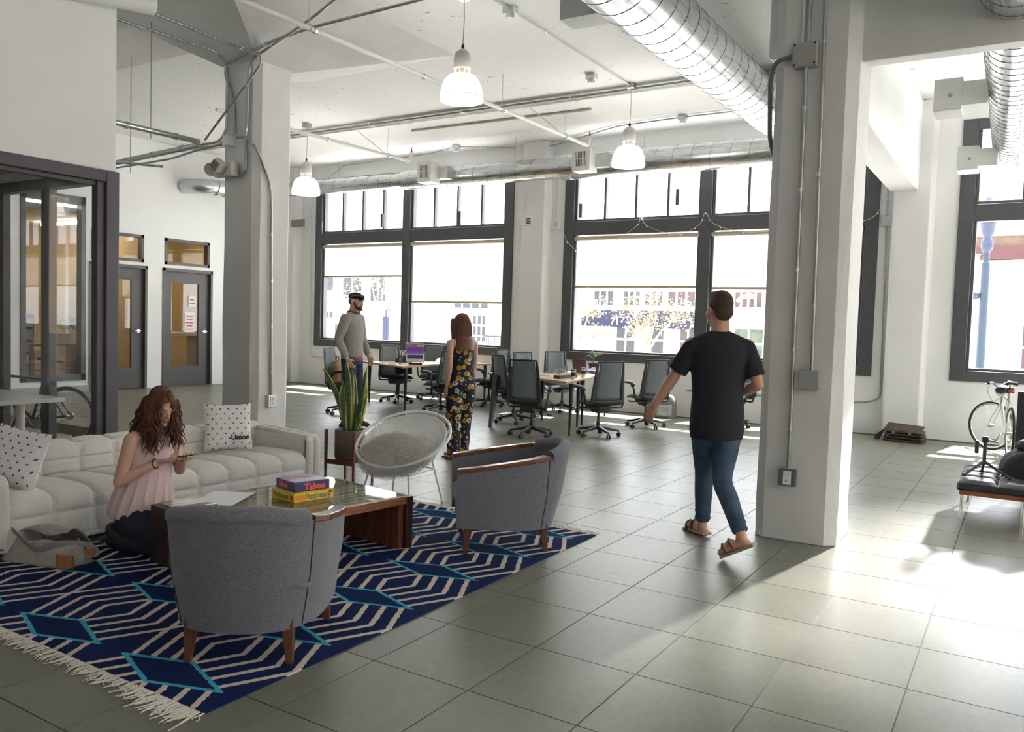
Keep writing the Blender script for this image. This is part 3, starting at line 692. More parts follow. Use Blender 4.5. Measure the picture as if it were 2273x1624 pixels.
MB().tube(smooth_path([Vector(q[0]), hp(HR * .98, 1.05, .0)], 4), .008, 8).build('side_strut', WM, hc, smooth=True)
MB().tube([Vector(q[1]), hp(HR, PI / 2 + .5, .0)], .008, 8).build('side_strut', WM, hc, smooth=True)
MB().tube([Vector(q[2]), hp(HR, -PI / 2 - .5, .0)], .008, 8).build('side_strut', WM, hc, smooth=True)
MB().tube([Vector(q[3]), hp(HR * .98, -1.05, .0)], .008, 8).build('side_strut', WM, hc, smooth=True)
# shaggy cushion
fc = thing('fur_cushion', 'shaggy cream sheepskin cushion on the white hoop chair', 'cushion', Vector((-4.42, 5.38, 0)) + hp(.17, 0, .05))
core = MB().ell((0, 0, 0), (.25, .22, .075)); FUR = mat('sheepskin', (.90, .85, .78), .95, var=.08, scale=30, sheen=.4)
rotm = Matrix((hs_, hu, hn)).transposed() if Matrix((hs_, hu, hn)).determinant() > 0 else Matrix((-hs_, hu, hn)).transposed()
rot3 = rotm
core = MB().ell((0, 0, 0), (.27, .19, .075), rot3); core.build('pad', FUR, fc, smooth=True)
hair = MB(); rr = random.Random(2)
for k in range(14000):
    z = rr.uniform(-.4, 1); t_ = rr.uniform(0, 2 * PI); r = math.sqrt(1 - z * z); nrm_ = Vector((r * math.cos(t_) * .27, r * math.sin(t_) * .22, z * .07)); p = rot3 @ nrm_
    d = (rot3 @ Vector((r * math.cos(t_), r * math.sin(t_), z * 1.2))).normalized(); L = rr.uniform(.045, .10); j = Vector((rr.gauss(0, .45), rr.gauss(0, .45), rr.gauss(-.15, .3)))
    e_ = p + (d + j).normalized() * L; m_ = p + (d + j * .3).normalized() * L * .55; s = d.cross(Vector((rr.random(), rr.random(), rr.random()))).normalized() * .0016
    hair.add([p - s, p + s, m_ + s * .8, m_ - s * .8, e_], [(0, 1, 2, 3), (3, 2, 4)])
o = hair.build('fur', FUR, fc); o['kind'] = 'stuff'

# ---- snake plant in a wooden stand
ST = wood('stand_walnut', (.12, .04, .02), (.24, .09, .045), .4, (20, 20, 3))
sp = thing('plant_stand', 'mid-century walnut plant stand holding a taupe pot', 'plant stand', (-5.33, 5.70, 0), math.radians(8))
for (x, y) in ((-.155, -.155), (.155, -.155), (.155, .155), (-.155, .155)):
    MB().bar((x, y, .52), (x, y, 0), .026, .026, (1, 0, 0), .02, .02).build('leg', ST, sp, bevel=.003)
MB().box(-.155, .155, -.012, .012, .2, .245).build('cross_rail', ST, sp); MB().box(-.012, .012, -.155, .155, .2, .245).build('cross_rail', ST, sp)
for s in (-1, 1): MB().box(-.155, .155, s * .155 - .01, s * .155 + .01, .2, .245).build('side_rail', ST, sp)
pot = thing('plant_pot', 'tall snake plant with yellow edged leaves in a taupe cylinder pot', 'potted plant', (-5.33, 5.70, .2445))
POT = mat('taupe_ceramic', (.15, .10, .08), .5, var=.05)
MB().lathe([(.0, 0), (.13, 0), (.14, .012), (.14, .265), (.137, .27), (.128, .27), (.126, .235), (0, .235)], 32).build('pot', POT, pot, smooth=True)
MB().lathe([(0, .236), (.127, .237)], 24).build('soil', mat('soil', (.03, .022, .015), .95, bump=1, bscale=60), pot)
LEAF = mat('sansevieria_green', (.055, .125, .05), .4, var=.5, scale=14, stretch=(1, 1, 4)); LEAFY = mat('sansevieria_margin', (.50, .48, .09), .45)
def leaf(h, w, base, lean, curl, tw, name='leaf'):
    n, mu = 16, 6; vs = []; fs = []; mi = []
    for i in range(n + 1):
        t = i / n; wd = w * (.55 + .9 * t - .2 * t * t) * (1 - t ** 5) * .75 if t < 1 else 0
        a = tw * t; cx = Vector((base[0] + lean[0] * t * h + curl[0] * t * t * h, base[1] + lean[1] * t * h + curl[1] * t * t * h, .235 + h * t))
        sd = Vector((math.cos(a), math.sin(a), 0)); fw = Vector((-math.sin(a), math.cos(a), 0))
        for j in range(mu + 1):
            s = 2 * j / mu - 1; vs.append(cx + sd * (s * wd / 2) + fw * (abs(s) ** 1.5 * wd * .28 + .006 * math.sin(9 * t + 4 * s)))
    for i in range(n):
        for j in range(mu): k = i * (mu + 1) + j; fs.append((k, k + 1, k + mu + 2, k + mu + 1)); mi.append(1 if j in (0, mu - 1) else 0)
    o = MB().add(vs, fs).build(name, LEAF, pot, smooth=True, sharp=180); o.data.materials.append(LEAFY)
    o.data.polygons.foreach_set('material_index', mi)
    s_ = o.modifiers.new('thick', 'SOLIDIFY'); s_.thickness = .003
CR = right.copy(); CR.z = 0; CR.normalize()    # leaves fan across the view of the photo's side of the room
for (h, w, b_, ln, cu, tw) in ((.60, .10, (-.05, -.02), (-.10, -.06), (-.22, -.11), .5), (.60, .095, (-.02, .02), (-.02, 0), (.02, .02), .9), (.68, .09, (.02, -.03), (-.03, -.03), (.0, -.02), .3), (.62, .10, (.04, .0), (.12, .09), (.03, .02), -.3),
        (.52, .10, (.06, .03), (.18, .10), (-.06, -.04), .7), (.50, .085, (-.01, -.05), (-.14, -.10), (.10, .06), 1.4), (.46, .08, (.03, .05), (.06, .10), (.05, .03), .2), (.40, .07, (.07, -.02), (.14, .05), (.12, .06), -.8), (.20, .05, (.09, -.03), (.2, .05), (.1, .05), .4), (.56, .08, (.0, .06), (-.04, .03), (-.03, .02), 1.1)):
    leaf(h, w, b_, ln, cu, tw)
# ---- canvas messenger bag on the rug
CAN = mat('grey_canvas', (.38, .355, .32), .9, var=.12, scale=25, bump=.4, bscale=120); LEA = mat('tan_leather', (.33, .13, .05), .5, var=.2, scale=15)
bg_ = thing('messenger_bag', 'slumped grey canvas shoulder bag with tan leather corners on the rug', 'bag', (-5.07, 2.74, .009), math.radians(14)); bg_.scale = (1.12, 1.12, 1.12)
def sack(u, v):
    a = 2 * PI * u; k = (1 - v) ** .5; bx, by = .27, .125
    r = (abs(math.cos(a)) ** 3 + abs(math.sin(a)) ** 3) ** (-1 / 3)
    wv = 1 + .04 * math.sin(5 * a + 3 * v)
    return (bx * r * math.cos(a) * (1 - .22 * v) * wv, by * r * math.sin(a) * (1 - .45 * v) * wv, .0 + .12 * v + .012 * math.sin(4 * a) * v)
MB().grid(sack, 40, 8, cu=True).add([], []).build('bag_body', CAN, bg_, smooth=True).modifiers.new('t', 'SOLIDIFY').thickness = .006
MB().grid(lambda u, v: (lerp(-.23, .23, u), .10 - .16 * v + .02 * math.sin(5 * u), .10 + .10 * math.sin(PI * v * .75) * (.6 + .5 * u) + .012 * math.sin(9 * u + 5 * v)), 22, 12).build('flap', CAN, bg_, smooth=True).modifiers.new('t', 'SOLIDIFY').thickness = .006
MB().grid(lambda u, v: (lerp(-.2, .2, u), lerp(-.09, .08, v), .062 + .012 * math.sin(7 * u) * math.sin(5 * v)), 14, 8).build('lining', CAN, bg_, smooth=True)
for s in (-1, 1):
    MB().grid(lambda u, v: (s * lerp(.20, .276, u) if u < .99 else s * .272, -.126 + .02 * u + (.10 * max(0, u - .7)), lerp(.0, .085, v) - .02 * v * u), 8, 6).build('leather_corner', LEA, bg_, smooth=True).modifiers.new('t', 'SOLIDIFY').thickness = .004
sp_ = smooth_path([(-.24, .02, .06), (-.27, -.02, .13), (-.2, -.06, .17), (-.08, -.09, .13), (.05, -.11, .085), (.16, -.07, .12), (.25, .03, .10), (.29, .06, .05), (.27, .0, .04)], 6)
MB().tube(sp_, .018, 6, flat=.18).build('shoulder_strap', mat('strap_webbing', (.28, .25, .22), .9), bg_, smooth=True)
MB().obox((.275, .03, .06), (.04, .02, .055), Euler((0, 0, .4))).build('leather_tab', LEA, bg_, bevel=.006)
MB().ell((.06, -.02, .095), (.05, .022, .02)).build('bag_contents', mat('mustard_cloth', (.42, .23, .05), .8), bg_, smooth=True)
# ================================================================== CEILING SERVICES
def ductmat(name, axis):
    m = mat(name, (.66, .67, .68), .3, 1.0); g = NT(m); tc = g.n('TexCoord'); mp = g.n('Mapping', i_Scale=(1, 9, 9) if axis == 'x' else (9, 1, 9)); g.l(tc.outputs['Object'], mp.inputs['Vector'])
    n = g.n('TexNoise', i_Scale=3.0, i_Detail=4); g.l(mp.outputs[0], n.inputs['Vector'])
    g.l(g.math('MULTIPLY_ADD', n.outputs[0], .3, .14), g.b.inputs['Roughness']); g.l(g.mix(n.outputs[0], (.52, .53, .54), (.78, .79, .80)), g.b.inputs['Base Color']); return m
def spiral_duct(name, label, p, q, r, pitch=.2, slant=.06, segs=None):
    p, q = Vector(p), Vector(q); t = thing(name, label, 'duct', p); L = (q - p).length; d = (q - p).normalized(); m = ductmat('duct_metal_' + ('x' if abs(d.x) > .7 else 'y'), 'x' if abs(d.x) > .7 else 'y')
    segs = segs or [(0, L, r)]; w = d.cross(Vector((0, 0, 1))).normalized(); u = w.cross(d)
    for (a, b, rr_) in segs:
        MB().tube([d * a, d * b], rr_, 40, caps=True).build('duct_run', m, t, smooth=True, sharp=50)
        k = a + pitch / 2
        while k < b:
            pts = [d * (k + slant * math.cos(2 * PI * j / 28)) + (u * math.cos(2 * PI * j / 28) + w * math.sin(2 * PI * j / 28)) * (rr_ + .001) for j in range(28)]
            MB().tube(pts, .0045, 4, closed=True).build('spiral_seam', mat('duct_seam', (.30, .30, .31), .5, .8), t); k += pitch
    for (a, b, r1) in segs[:-1]:
        MB().tube([d * (b - .09), d * (b + .09)], r1 + .035, 40).build('duct_collar', m, t, smooth=True, sharp=50)
    return t, d
GRILLE = mat('grille_white', (.72, .72, .70), .5)
def diffuser(parent, loc, size, fdir, out=(0, -1, 0)):
    """sheet-metal register box with a louvred face"""
    b = MB(); w, h, dp = size; f = Vector(fdir).normalized(); s = f.cross(Vector((0, 0, 1))); c = Vector(loc); R_ = Matrix((s, f, Vector((0, 0, 1)))).transposed()
    o = b.obox(c, (w, dp, h), R_).build('register_box', GRILLE, parent, bevel=.004)
    MB().obox(c + f * (dp / 2 + .001), (w * .62, .004, h * .62), R_).build('register_opening', mat('grille_dark', (.05, .05, .05), .8), o)
    for k in range(7): MB().obox(c + f * (dp / 2 + .004) + s * (w * .62 * ((k + .5) / 7 - .5)), (.012, .006, h * .62), R_).build('louvre', GRILLE, o)
    MB().obox(c + f * (dp / 2 + .004), (w * .62, .007, .01), R_).build('louvre', GRILLE, o)
    return o
bd, dd = spiral_duct('spiral_duct', 'large spiral duct running towards the windows beside the conduit column', (-3.06, 2.0, 4.42), (-3.27, 13.0, 4.72), .31, .30, .11)
diffuser(bd, (-.42, 4.75, .02), (.28, .26, .5), (-1, 0, 0)); 
MB().obox((-.22, 4.75, .02), (.5, .26, .22), Matrix.Identity(3)).build('register_neck', GRILLE, bd)
for y in (5.5, 8.5): MB().tube([(-.05, y, .3), (-.05, y, .62 - .027 * 0)], .004, 5).build('hanger_rod', STEEL, bd)
wd, dd = spiral_duct('spiral_duct', 'slimmer stepped spiral duct hung along the tops of the street windows', (-14.6, 13.2, 4.44), (-1.9, 13.2, 4.38), .16, .32, .03, [(0, 3.7, .155), (3.7, 7.42, .195), (7.42, 12.7, .225)])
for (x, z) in ((4.57, .0), (7.98, -.03)):
    diffuser(wd, (x, -.42, z), (.34, .4, .3), (0, -1, 0)); MB().obox((x + .26, -.2, z), (.3, .3, .24)).build('register_neck', GALV, wd, bevel=.003)
for x in (1.8, 4.6, 6.3, 8.9, 11.6): MB().tube([(x, 0, .1), (x, 0, .65)], .004, 5).build('hanger_rod', STEEL, wd)
ld = thing('duct_elbow', 'short galvanised duct elbow on the far left wall behind the column', 'duct', (-15.0, 11.2, 4.25)); MB().tube(smooth_path([(-.31, -.05, 0), (.1, .1, 0), (.2, .5, .02), (.25, 1.2, .05)], 6), .16, 24).build('elbow', GALV, ld, smooth=True)
for k in range(4): MB().tube([(.19 + .01 * k, .35 + .22 * k, .01 * k), (.192 + .01 * k, .37 + .22 * k, .01 * k)], .166, 24).build('seam', MATS['duct_seam'], ld)
rd, dd = spiral_duct('spiral_duct', 'spiral duct through the beam on the right bay with two side registers', (-.10, 4.0, 3.78), (-.27, 13.2, 4.12), .24, .2, .05)
for y in (5.0, 8.2):
    MB().obox((-.42, y, .06), (.22, .32, .22)).build('register_neck', GRILLE, rd); MB().obox((-.64, y, .06), (.24, .34, .30)).build('register_box', GRILLE, rd, bevel=.004); MB().ell((-.62, y - .172, .05), (.02, .01, .02)).build('screw_knob', STEEL, rd)
# ---- pendants
SHADE = mat('acrylic_shade', (.9, .9, .88), .3, emit=(1.0, .97, .92), estr=4.0); HOUS = mat('lamp_housing', (.62, .61, .59), .45)
def pendant(label, x, y, zr, dia):
    t = thing('pendant_lamp', label, 'lamp', (x, y, CZ), 0, 'glowing dome pendants'); s = dia / .5; z0 = zr - CZ
    pr_ = [(.235, .012), (.25, .0), (.248, .06), (.235, .14), (.20, .22), (.15, .27), (.085, .29)]
    sh = MB().lathe([(r * s, z0 + z * s * 1.05) for r, z in pr_[1:]], 32).build('shade', SHADE, t, smooth=True)
    MB().tube([(.252 * s * math.cos(2 * PI * k / 40), .252 * s * math.sin(2 * PI * k / 40), z0 + .035 * s) for k in range(40)], .005, 5, closed=True).build('shade_rim', mat('rim_grey', (.35, .33, .32), .5), sh)
    zc = z0 + .305 * s; MB().lathe([(.07 * s, zc), (.07 * s, zc + .06 * s)], 20).build('lamp_socket', mat('socket_brass', (.42, .36, .26), .4, .6), t)
    for k in range(10): a = 2 * PI * k / 10; MB().bar((.085 * s * math.cos(a), .085 * s * math.sin(a), zc - .01), (.095 * s * math.cos(a), .095 * s * math.sin(a), zc + .07 * s), .01, .004).build('cage_rod', HOUS, t)
    zh = zc + .06 * s; MB().lathe([(.1 * s, zh), (.1 * s, zh + .12 * s), (.085 * s, zh + .18 * s), (.04 * s, zh + .22 * s), (.015, zh + .225 * s)], 28).build('ballast_housing', HOUS, t, smooth=True, sharp=50)
    MB().lathe([(.012, zh + .22 * s), (.018, zh + .26 * s), (.006, zh + .29 * s)], 10).build('cord_grip', BLACK, t)
    MB().tube([(0, 0, zh + .25 * s), (0.01, 0, (zh + .25) * .5), (0, 0, -.03)], .005, 6).build('cord', mat('cord_grey', (.5, .49, .47), .6), t)
    MB().box(-.06, .06, -.06, .06, -.07, 0).build('canopy_box', STEEL, t)
    return t
pendant('glowing dome pendant hanging nearest the lounge', -5.26, 7.24, 3.92, .46)
pendant('glowing dome pendant hung from the conduit over the desks by the second window', -4.99, 11.0, 3.87, .48)
pendant('glowing dome pendant at the far end of the room beside the column', -11.2, 10.7, 3.78, .5)
# ---- pipes and conduits
PIPEW = mat('pipe_white', (.70, .69, .66), .5)
def conduit(name, label, pts, r=.012, m=None, cat='conduit', bendr=.1, straps=0):
    t = thing(name, label, cat, pts[0]); P0 = Vector(pts[0]); path = bend([Vector(p) - P0 for p in pts], bendr); MB().tube(path, r, 10).build('tube', m or STEEL, t, smooth=True)
    L = sum((path[i + 1] - path[i]).length for i in range(len(path) - 1))
    for k in range(straps):
        tgt = L * (k + .5) / straps; a = 0
        for i in range(len(path) - 1):
            l = (path[i + 1] - path[i]).length
            if a + l >= tgt:
                p = path[i].lerp(path[i + 1], (tgt - a) / l); d = (path[i + 1] - path[i]).normalized(); MB().tube([p - d * .012, p + d * .012], r * 1.35, 8).build('strap', GALV, t); break
            a += l
    return t
conduit('conduit', 'thin conduit from the ceiling that crosses the front of the column diagonally', [(-7.57, 4.38, 4.55), (-7.59, 5.42, 4.55), (-7.47, 6.02, 4.48), (-7.05, 6.05, 4.32), (-7.04, 6.05, 4.22), (-8.29, 6.32, 3.60)], .013, straps=5)
conduit('conduit', 'thin conduit bending off the ceiling down the outer edge of the column', [(-7.98, 4.38, 4.5), (-7.9, 5.65, 4.5), (-7.75, 6.0, 4.46), (-7.93, 6.34, 4.44), (-8.04, 6.43, 4.2), (-8.05, 6.43, 3.72), (-8.14, 6.4, 3.58), (-8.7, 6.45, 3.58)], .013, straps=6)
conduit('conduit', 'thicker conduit pair member running down the column to the emergency light', [(-5.6, 6.1, 5.0), (-6.15, 6.25, 4.82), (-6.58, 6.36, 4.74), (-7.02, 6.36, 4.6), (-7.60, 6.42, 4.47), (-7.69, 6.44, 4.36), (-7.71, 6.44, 3.67), (-7.75, 6.44, 3.53), (-7.72, 6.44, 3.4), (-7.72, 6.44, 3.22), (-7.82, 6.44, 3.15)], .016, straps=3)
conduit('conduit', 'thicker conduit that swings across the capital and drops to the junction box', [(-4.8, 6.9, 5.0), (-5.5, 6.85, 4.9), (-6.82, 6.58, 4.74), (-7.12, 6.3, 4.56), (-8.0, 6.38, 4.46), (-8.09, 6.43, 4.36), (-7.95, 6.44, 4.06), (-7.92, 6.44, 3.66)], .017, straps=4)
conduit('conduit', 'conduit down the window side of the column to the outlet above the sofa', [(-7.86, 6.43, 3.61), (-7.70, 6.43, 3.60), (-7.555, 6.46, 3.46), (-7.555, 6.66, 3.1), (-7.555, 6.68, 2.9), (-7.555, 6.72, .62)], .016, straps=6)
tag(MB().box(-.05, .05, -.05, .05, -.06, .06).build('junction_box', WHITEP, None, bevel=.005, loc=(-8.0, 6.42, 3.58)), 'white junction box high on the column behind the sofa', 'electrical box')
e = thing('outlet_box', 'steel outlet box on the column above the sofa cushion', 'outlet', (-7.575, 6.72, .55)); MB().box(0, .05, -.06, .06, -.07, .07).build('box', GALV, e, bevel=.004); MB().box(.05, .055, -.035, .035, -.055, .055).build('cover_plate', WHITEP, e)
for z in (-.025, .025): MB().box(.055, .057, -.016, .016, z - .016, z + .016).build('socket', mat('socket_grey', (.55, .55, .53), .5), e, bevel=.003)
e = thing('emergency_light', 'white emergency light with two turned lamp heads on the column', 'emergency light', (-8.0, 6.43, 3.25)); MB().box(-.16, .16, -.09, .0, -.09, .07).build('housing', HOUS, e, bevel=.008)
for (x, a) in ((-.24, .9), (.0, -.3)): MB().lathe([(.02, 0), (.05, .03), (.075, .1), (.078, .105), (.02, .10)], 20, (x, -.06, .02), RZ(a) @ RX(PI / 2 + .25)).build('lamp_head', mat('lamp_head_tan', (.55, .5, .44), .4), e, smooth=True, sharp=50)
MB().obox((.01, -.15, .02), (.13, .09, .13), Euler((.0, .7, .2))).build('lamp_guard', HOUS, e, bevel=.01); MB().obox((-.005, -.197, .02), (.1, .006, .1), Euler((.0, .7, .2))).build('lamp_lens', mat('lens_dark', (.16, .13, .11), .3, var=.5, scale=60), e)
# fat pipe loop left of the column
conduit('steel_pipe', 'fat steel pipe elbow hung between the glass room and the column', [(-8.33, 4.42, 3.575), (-8.4, 5.35, 3.58), (-8.46, 6.36, 3.60)], .032, mat('pipe_steel', (.55, .57, .57), .3, .9), 'pipe', .05, 3)
conduit('steel_pipe', 'fat steel pipe running left from the column under the ceiling', [(-8.46, 6.36, 3.56), (-9.2, 6.4, 3.54), (-10.4, 6.5, 3.52)], .034, MATS['pipe_steel'], 'pipe', .05, 3)
conduit('conduit', 'thin conduit riding under the fat pipe to the junction box', [(-8.02, 6.40, 3.55), (-8.5, 6.36, 3.5), (-9.0, 6.36, 3.44), (-10.3, 6.45, 3.44)], .012)
for (x, y, z0, lb) in ((-8.42, 5.7, 3.5, 'threaded rod holding the fat steel pipe elbow by the column'), (-9.95, 6.45, 3.36, 'threaded rod holding the pipe that runs left from the column')):
    tag(MB().tube([(0, 0, z0), (0, 0, CZ)], .006, 6).build('threaded_rod', STEEL, None, loc=(x, y, 0)), lb, 'rod')
conduit('strut_rail', 'short strut rail under the hung steel pipes', [(-10.05, 6.2, 3.47), (-9.7, 6.75, 3.47)], .018, GALV, 'rail')
conduit('sprinkler_pipe', 'long white sprinkler pipe crossing the ceiling in front of the first pendant', [(-6.56, 3.6, 4.56), (-6.48, 6.7, 4.56), (-6.37, 12.4, 4.56), (-6.37, 12.45, 4.72)], .028, PIPEW, 'pipe', .05, 5)
conduit('sprinkler_pipe', 'white sprinkler pipe over the far desks beside the column', [(-10.25, 8.0, 4.56), (-10.19, 9.4, 4.56), (-10.03, 12.2, 4.56), (-10.03, 12.25, 4.72)], .03, PIPEW, 'pipe', .05, 3)
for (x, y, lb) in ((-6.37, 12.45, 'upright sprinkler head ending the long white pipe'), (-10.03, 12.25, 'upright sprinkler head over the far desks')):
    t = thing('fire_sprinkler', lb, 'sprinkler', (x, y, 4.72)); MB().lathe([(.016, 0), (.022, .03), (.012, .05), (.01, .09), (.03, .095), (.005, .1)], 12).build('head', mat('brass', (.3, .2, .1), .4, .8), t); MB().lathe([(.024, -.1), (.024, .0)], 12).build('riser', PIPEW, t)
for (x, y, lb) in ((-6.48, 6.2, 'hanger rod nearest the lounge on the long sprinkler pipe'), (-6.41, 9.8, 'middle hanger rod on the long sprinkler pipe'), (-6.38, 11.6, 'hanger rod near the head of the long sprinkler pipe'), (-10.06, 11.6, 'hanger rod on the sprinkler pipe over the far desks')):
    t = thing('hanger_rod', lb, 'rod', (x, y, 4.56)); MB().tube([(0, 0, 0), (0, 0, CZ - 4.56)], .005, 6).build('rod', PIPEW, t); MB().tube([(.034 * math.cos(a), 0, .034 * math.sin(a)) for a in [2 * PI * k / 14 for k in range(14)]], .004, 5, closed=True).build('clevis_ring', STEEL, t)
for (x, y, lb) in ((-6.38, 11.6, 'slanting sway brace on the long sprinkler pipe'), (-10.06, 11.6, 'slanting sway brace over the far desks')): tag(MB().tube([(0, 0, 0), (-.55, -.35, CZ - 4.56)], .008, 6).build('sway_brace', PIPEW, None, loc=(x, y, 4.56)), lb, 'brace')
t = thing('conduit_rack', 'bundle of parallel conduits strapped across the ceiling over the desks', 'conduit', (-15, 11.15, 4.97))
for k in range(4): MB().tube([(0, .05 * k - .08, .015), (12.2, .05 * k - .10, .015)], .02, 8).build('tube', [STEEL, PIPEW, STEEL, PIPEW][k], t, smooth=True)
for x in range(1, 12, 2): MB().box(x - .015, x + .015, -.13, .12, .0, .05).build('strut', GALV, t)
conduit('conduit', 'conduit feeding the pendants straight along the ceiling', [(-5.1, 4.5, 5.02), (-5.02, 7.8, 5.02), (-5.0, 10.98, 5.02)], .012, PIPEW, straps=4)
conduit('surface_raceway', 'flat raceway strip on the ceiling between the sprinkler pipes', [(-9.75, 11.9, 5.03), (-6.1, 11.95, 5.03)], .02, mat('raceway_tan', (.52, .48, .42), .6), 'raceway')
for (x, y, lb) in ((-5.02, 7.78, 'small ceiling sensor on the conduit near the first pendant'), (-5.3, 10.35, 'small ceiling sensor beside the conduit bundle'), (-4.95, 13.0, 'small ceiling box above the second window'), (-9.75, 13.3, 'small ceiling box above the first window')):
    t = thing('ceiling_sensor', lb, 'sensor', (x, y, CZ)); MB().box(-.07, .07, -.05, .05, -.08, 0).build('back_box', GALV, t, bevel=.004); MB().lathe([(.05, -.13), (.055, -.08)], 16).build('sensor_dome', WHITEP, t, smooth=True)
conduit('conduit', 'conduit bent along the top of the first window wall', [(-13.9, 13.75, 4.6), (-13.2, 13.72, 4.98), (-10.6, 13.6, 5.02), (-9.75, 13.3, 5.02), (-8.7, 13.8, 5.0)], .012, straps=4)
conduit('conduit', 'conduit bent along the top of the second window wall', [(-8.36, 13.8, 4.9), (-7.6, 13.7, 4.98), (-6.14, 13.1, 5.02), (-4.95, 13.0, 5.02), (-3.2, 13.0, 5.02)], .012, straps=4)
conduit('conduit', 'conduit looping down the wall left of the first window to below its sill', [(-14.27, YW - .02, 4.5), (-14.27, YW - .02, 3.4), (-14.25, YW - .02, .66), (-14.0, YW - .02, .62), (-10.5, YW - .02, .62)], .014, PIPEW, bendr=.18, straps=6)
conduit('conduit', 'conduit down the pier between the first two windows to the keypad box', [(-8.33, YW - .235, 4.6), (-8.33, YW - .235, 3.6)], .011, PIPEW, straps=2)
conduit('conduit', 'conduit down beside the second window to a small wall box', [(-7.72, YW - .02, 4.6), (-7.72, YW - .02, 3.5)], .011, PIPEW, straps=2)
conduit('conduit', 'conduit looping under the second window along the pier by the satchel', [(-1.92, YW - .02, 4.2), (-1.9, YW - .02, 3.3), (-1.86, YW - .02, .55), (-2.1, YW - .02, .48), (-5.0, YW - .02, .48)], .013, bendr=.2, straps=6)
t = thing('alarm_keypad', 'white wall box with keypad grid on the pier between windows', 'wall box', (-8.30, YW - .22, 3.53)); MB().box(-.12, .16, -.05, 0, -.07, .07).build('box', WHITEP, t, bevel=.004)
for i in range(4):
    for j in range(4): MB().box(.04 + .028 * i, .06 + .028 * i, -.054, -.05, -.05 + .028 * j, -.03 + .028 * j).build('key', BLACK, t)
for (x, z, lb) in ((-7.72, 3.46, 'small white wall box beside the second window'), (-1.9, 3.3, 'small steel wall box on the pier above the satchel')):
    t = thing('wall_box', lb, 'wall box', (x, YW, z)); MB().box(-.07, .07, -.05, 0, -.08, .08).build('box', WHITEP if x < -5 else GALV, t, bevel=.004); MB().box(-.03, .03, -.055, -.05, -.05, .05).build('cover', HOUS, t)
t = thing('wall_plaque', 'small grey sign plate on the corner pier beside the first window', 'sign', (-14.5, YW - .245, 3.74)); MB().box(-.22, .22, 0, .025, -.085, .085).build('plate', mat('plaque_grey', (.22, .21, .21), .5), t); MB().box(-.06, .0, -.003, .0, -.06, -.045).build('mark', WHITE, t)
t = thing('steel_cabinet', 'low grey steel cabinet in the corner beside the first window', 'cabinet', (-15.05, 13.35, 0)); MB().box(-.22, .22, -.22, .22, .04, .78).build('body', mat('cabinet_grey', (.42, .43, .42), .4, .3), t, bevel=.005); MB().box(-.2, .2, -.225, -.22, .08, .62).build('door', MATS['cabinet_grey'], t); MB().box(-.2, .2, -.2, .2, 0, .04).build('plinth', BLACK, t)
# right column services
conduit('conduit', 'conduit down the right column to the floor outlet', [(-1.435, 6.19, CZ - .02), (-1.435, 6.19, 3.62)], .014, straps=2)
conduit('conduit', 'second conduit of the pair entering the top of the column junction box', [(-1.475, 6.195, CZ - .02), (-1.475, 6.195, 3.62)], .011, PIPEW, straps=2)
conduit('conduit', 'straight conduit from the column junction box down to the outlet', [(-1.44, 6.19, 3.46), (-1.43, 6.19, .55)], .014, straps=5)
conduit('conduit', 'long conduit down the right column to the blank steel box', [(-1.34, 6.19, CZ - .02), (-1.30, 6.19, 1.28)], .013, straps=4)
conduit('conduit', 'curved conduit wrapping round the edge of the right column', [(-1.5, 6.18, 3.55), (-1.66, 6.18, 3.53), (-1.71, 6.25, 3.42), (-1.715, 6.33, 3.0), (-1.70, 6.4, 2.9)], .017, mat('conduit_dark', (.2, .2, .19), .5, .6), bendr=.09)
t = thing('junction_box', 'square grey junction box high on the right column', 'electrical box', (-1.445, 6.21, 3.54)); MB().box(-.085, .085, -.07, 0, -.085, .085).build('box', mat('box_grey', (.36, .35, .33), .5), t, bevel=.006)
for x in (-.07, .07):
    for z in (-.07, .07): MB().lathe([(.008, 0), (.008, .003)], 8, (x, -.07, z), RX(PI / 2)).build('screw', BLACK, t)
t = thing('blank_box', 'blank steel box at hand height on the right column', 'electrical box', (-1.31, 6.21, 1.21)); MB().box(-.07, .07, -.05, 0, -.07, .07).build('box', mat('box_steel', (.40, .41, .41), .35, .7), t, bevel=.004)
t = thing('outlet_box', 'double socket outlet low on the right column', 'outlet', (-1.43, 6.21, .48)); MB().box(-.06, .06, -.05, 0, -.062, .062).build('box', mat('box_dark', (.20, .22, .23), .35, .8), t, bevel=.004); pl = MB().box(-.028, .028, -.054, -.05, -.05, .05).build('cover_plate', WHITEP, t)
for z in (-.026, .026):
    for x in (-.008, .008): MB().box(x - .002, x + .002, -.0555, -.054, z - .004, z + .008).build('slot', BLACK, pl)
conduit('ceiling_pipe', 'white painted pipe along the wall above the glass room', [(-6.9, 1.0, 4.75), (-6.9, 3.7, 4.2), (-6.78, 4.6, 4.30)], .09, PAINT, 'pipe', .1)
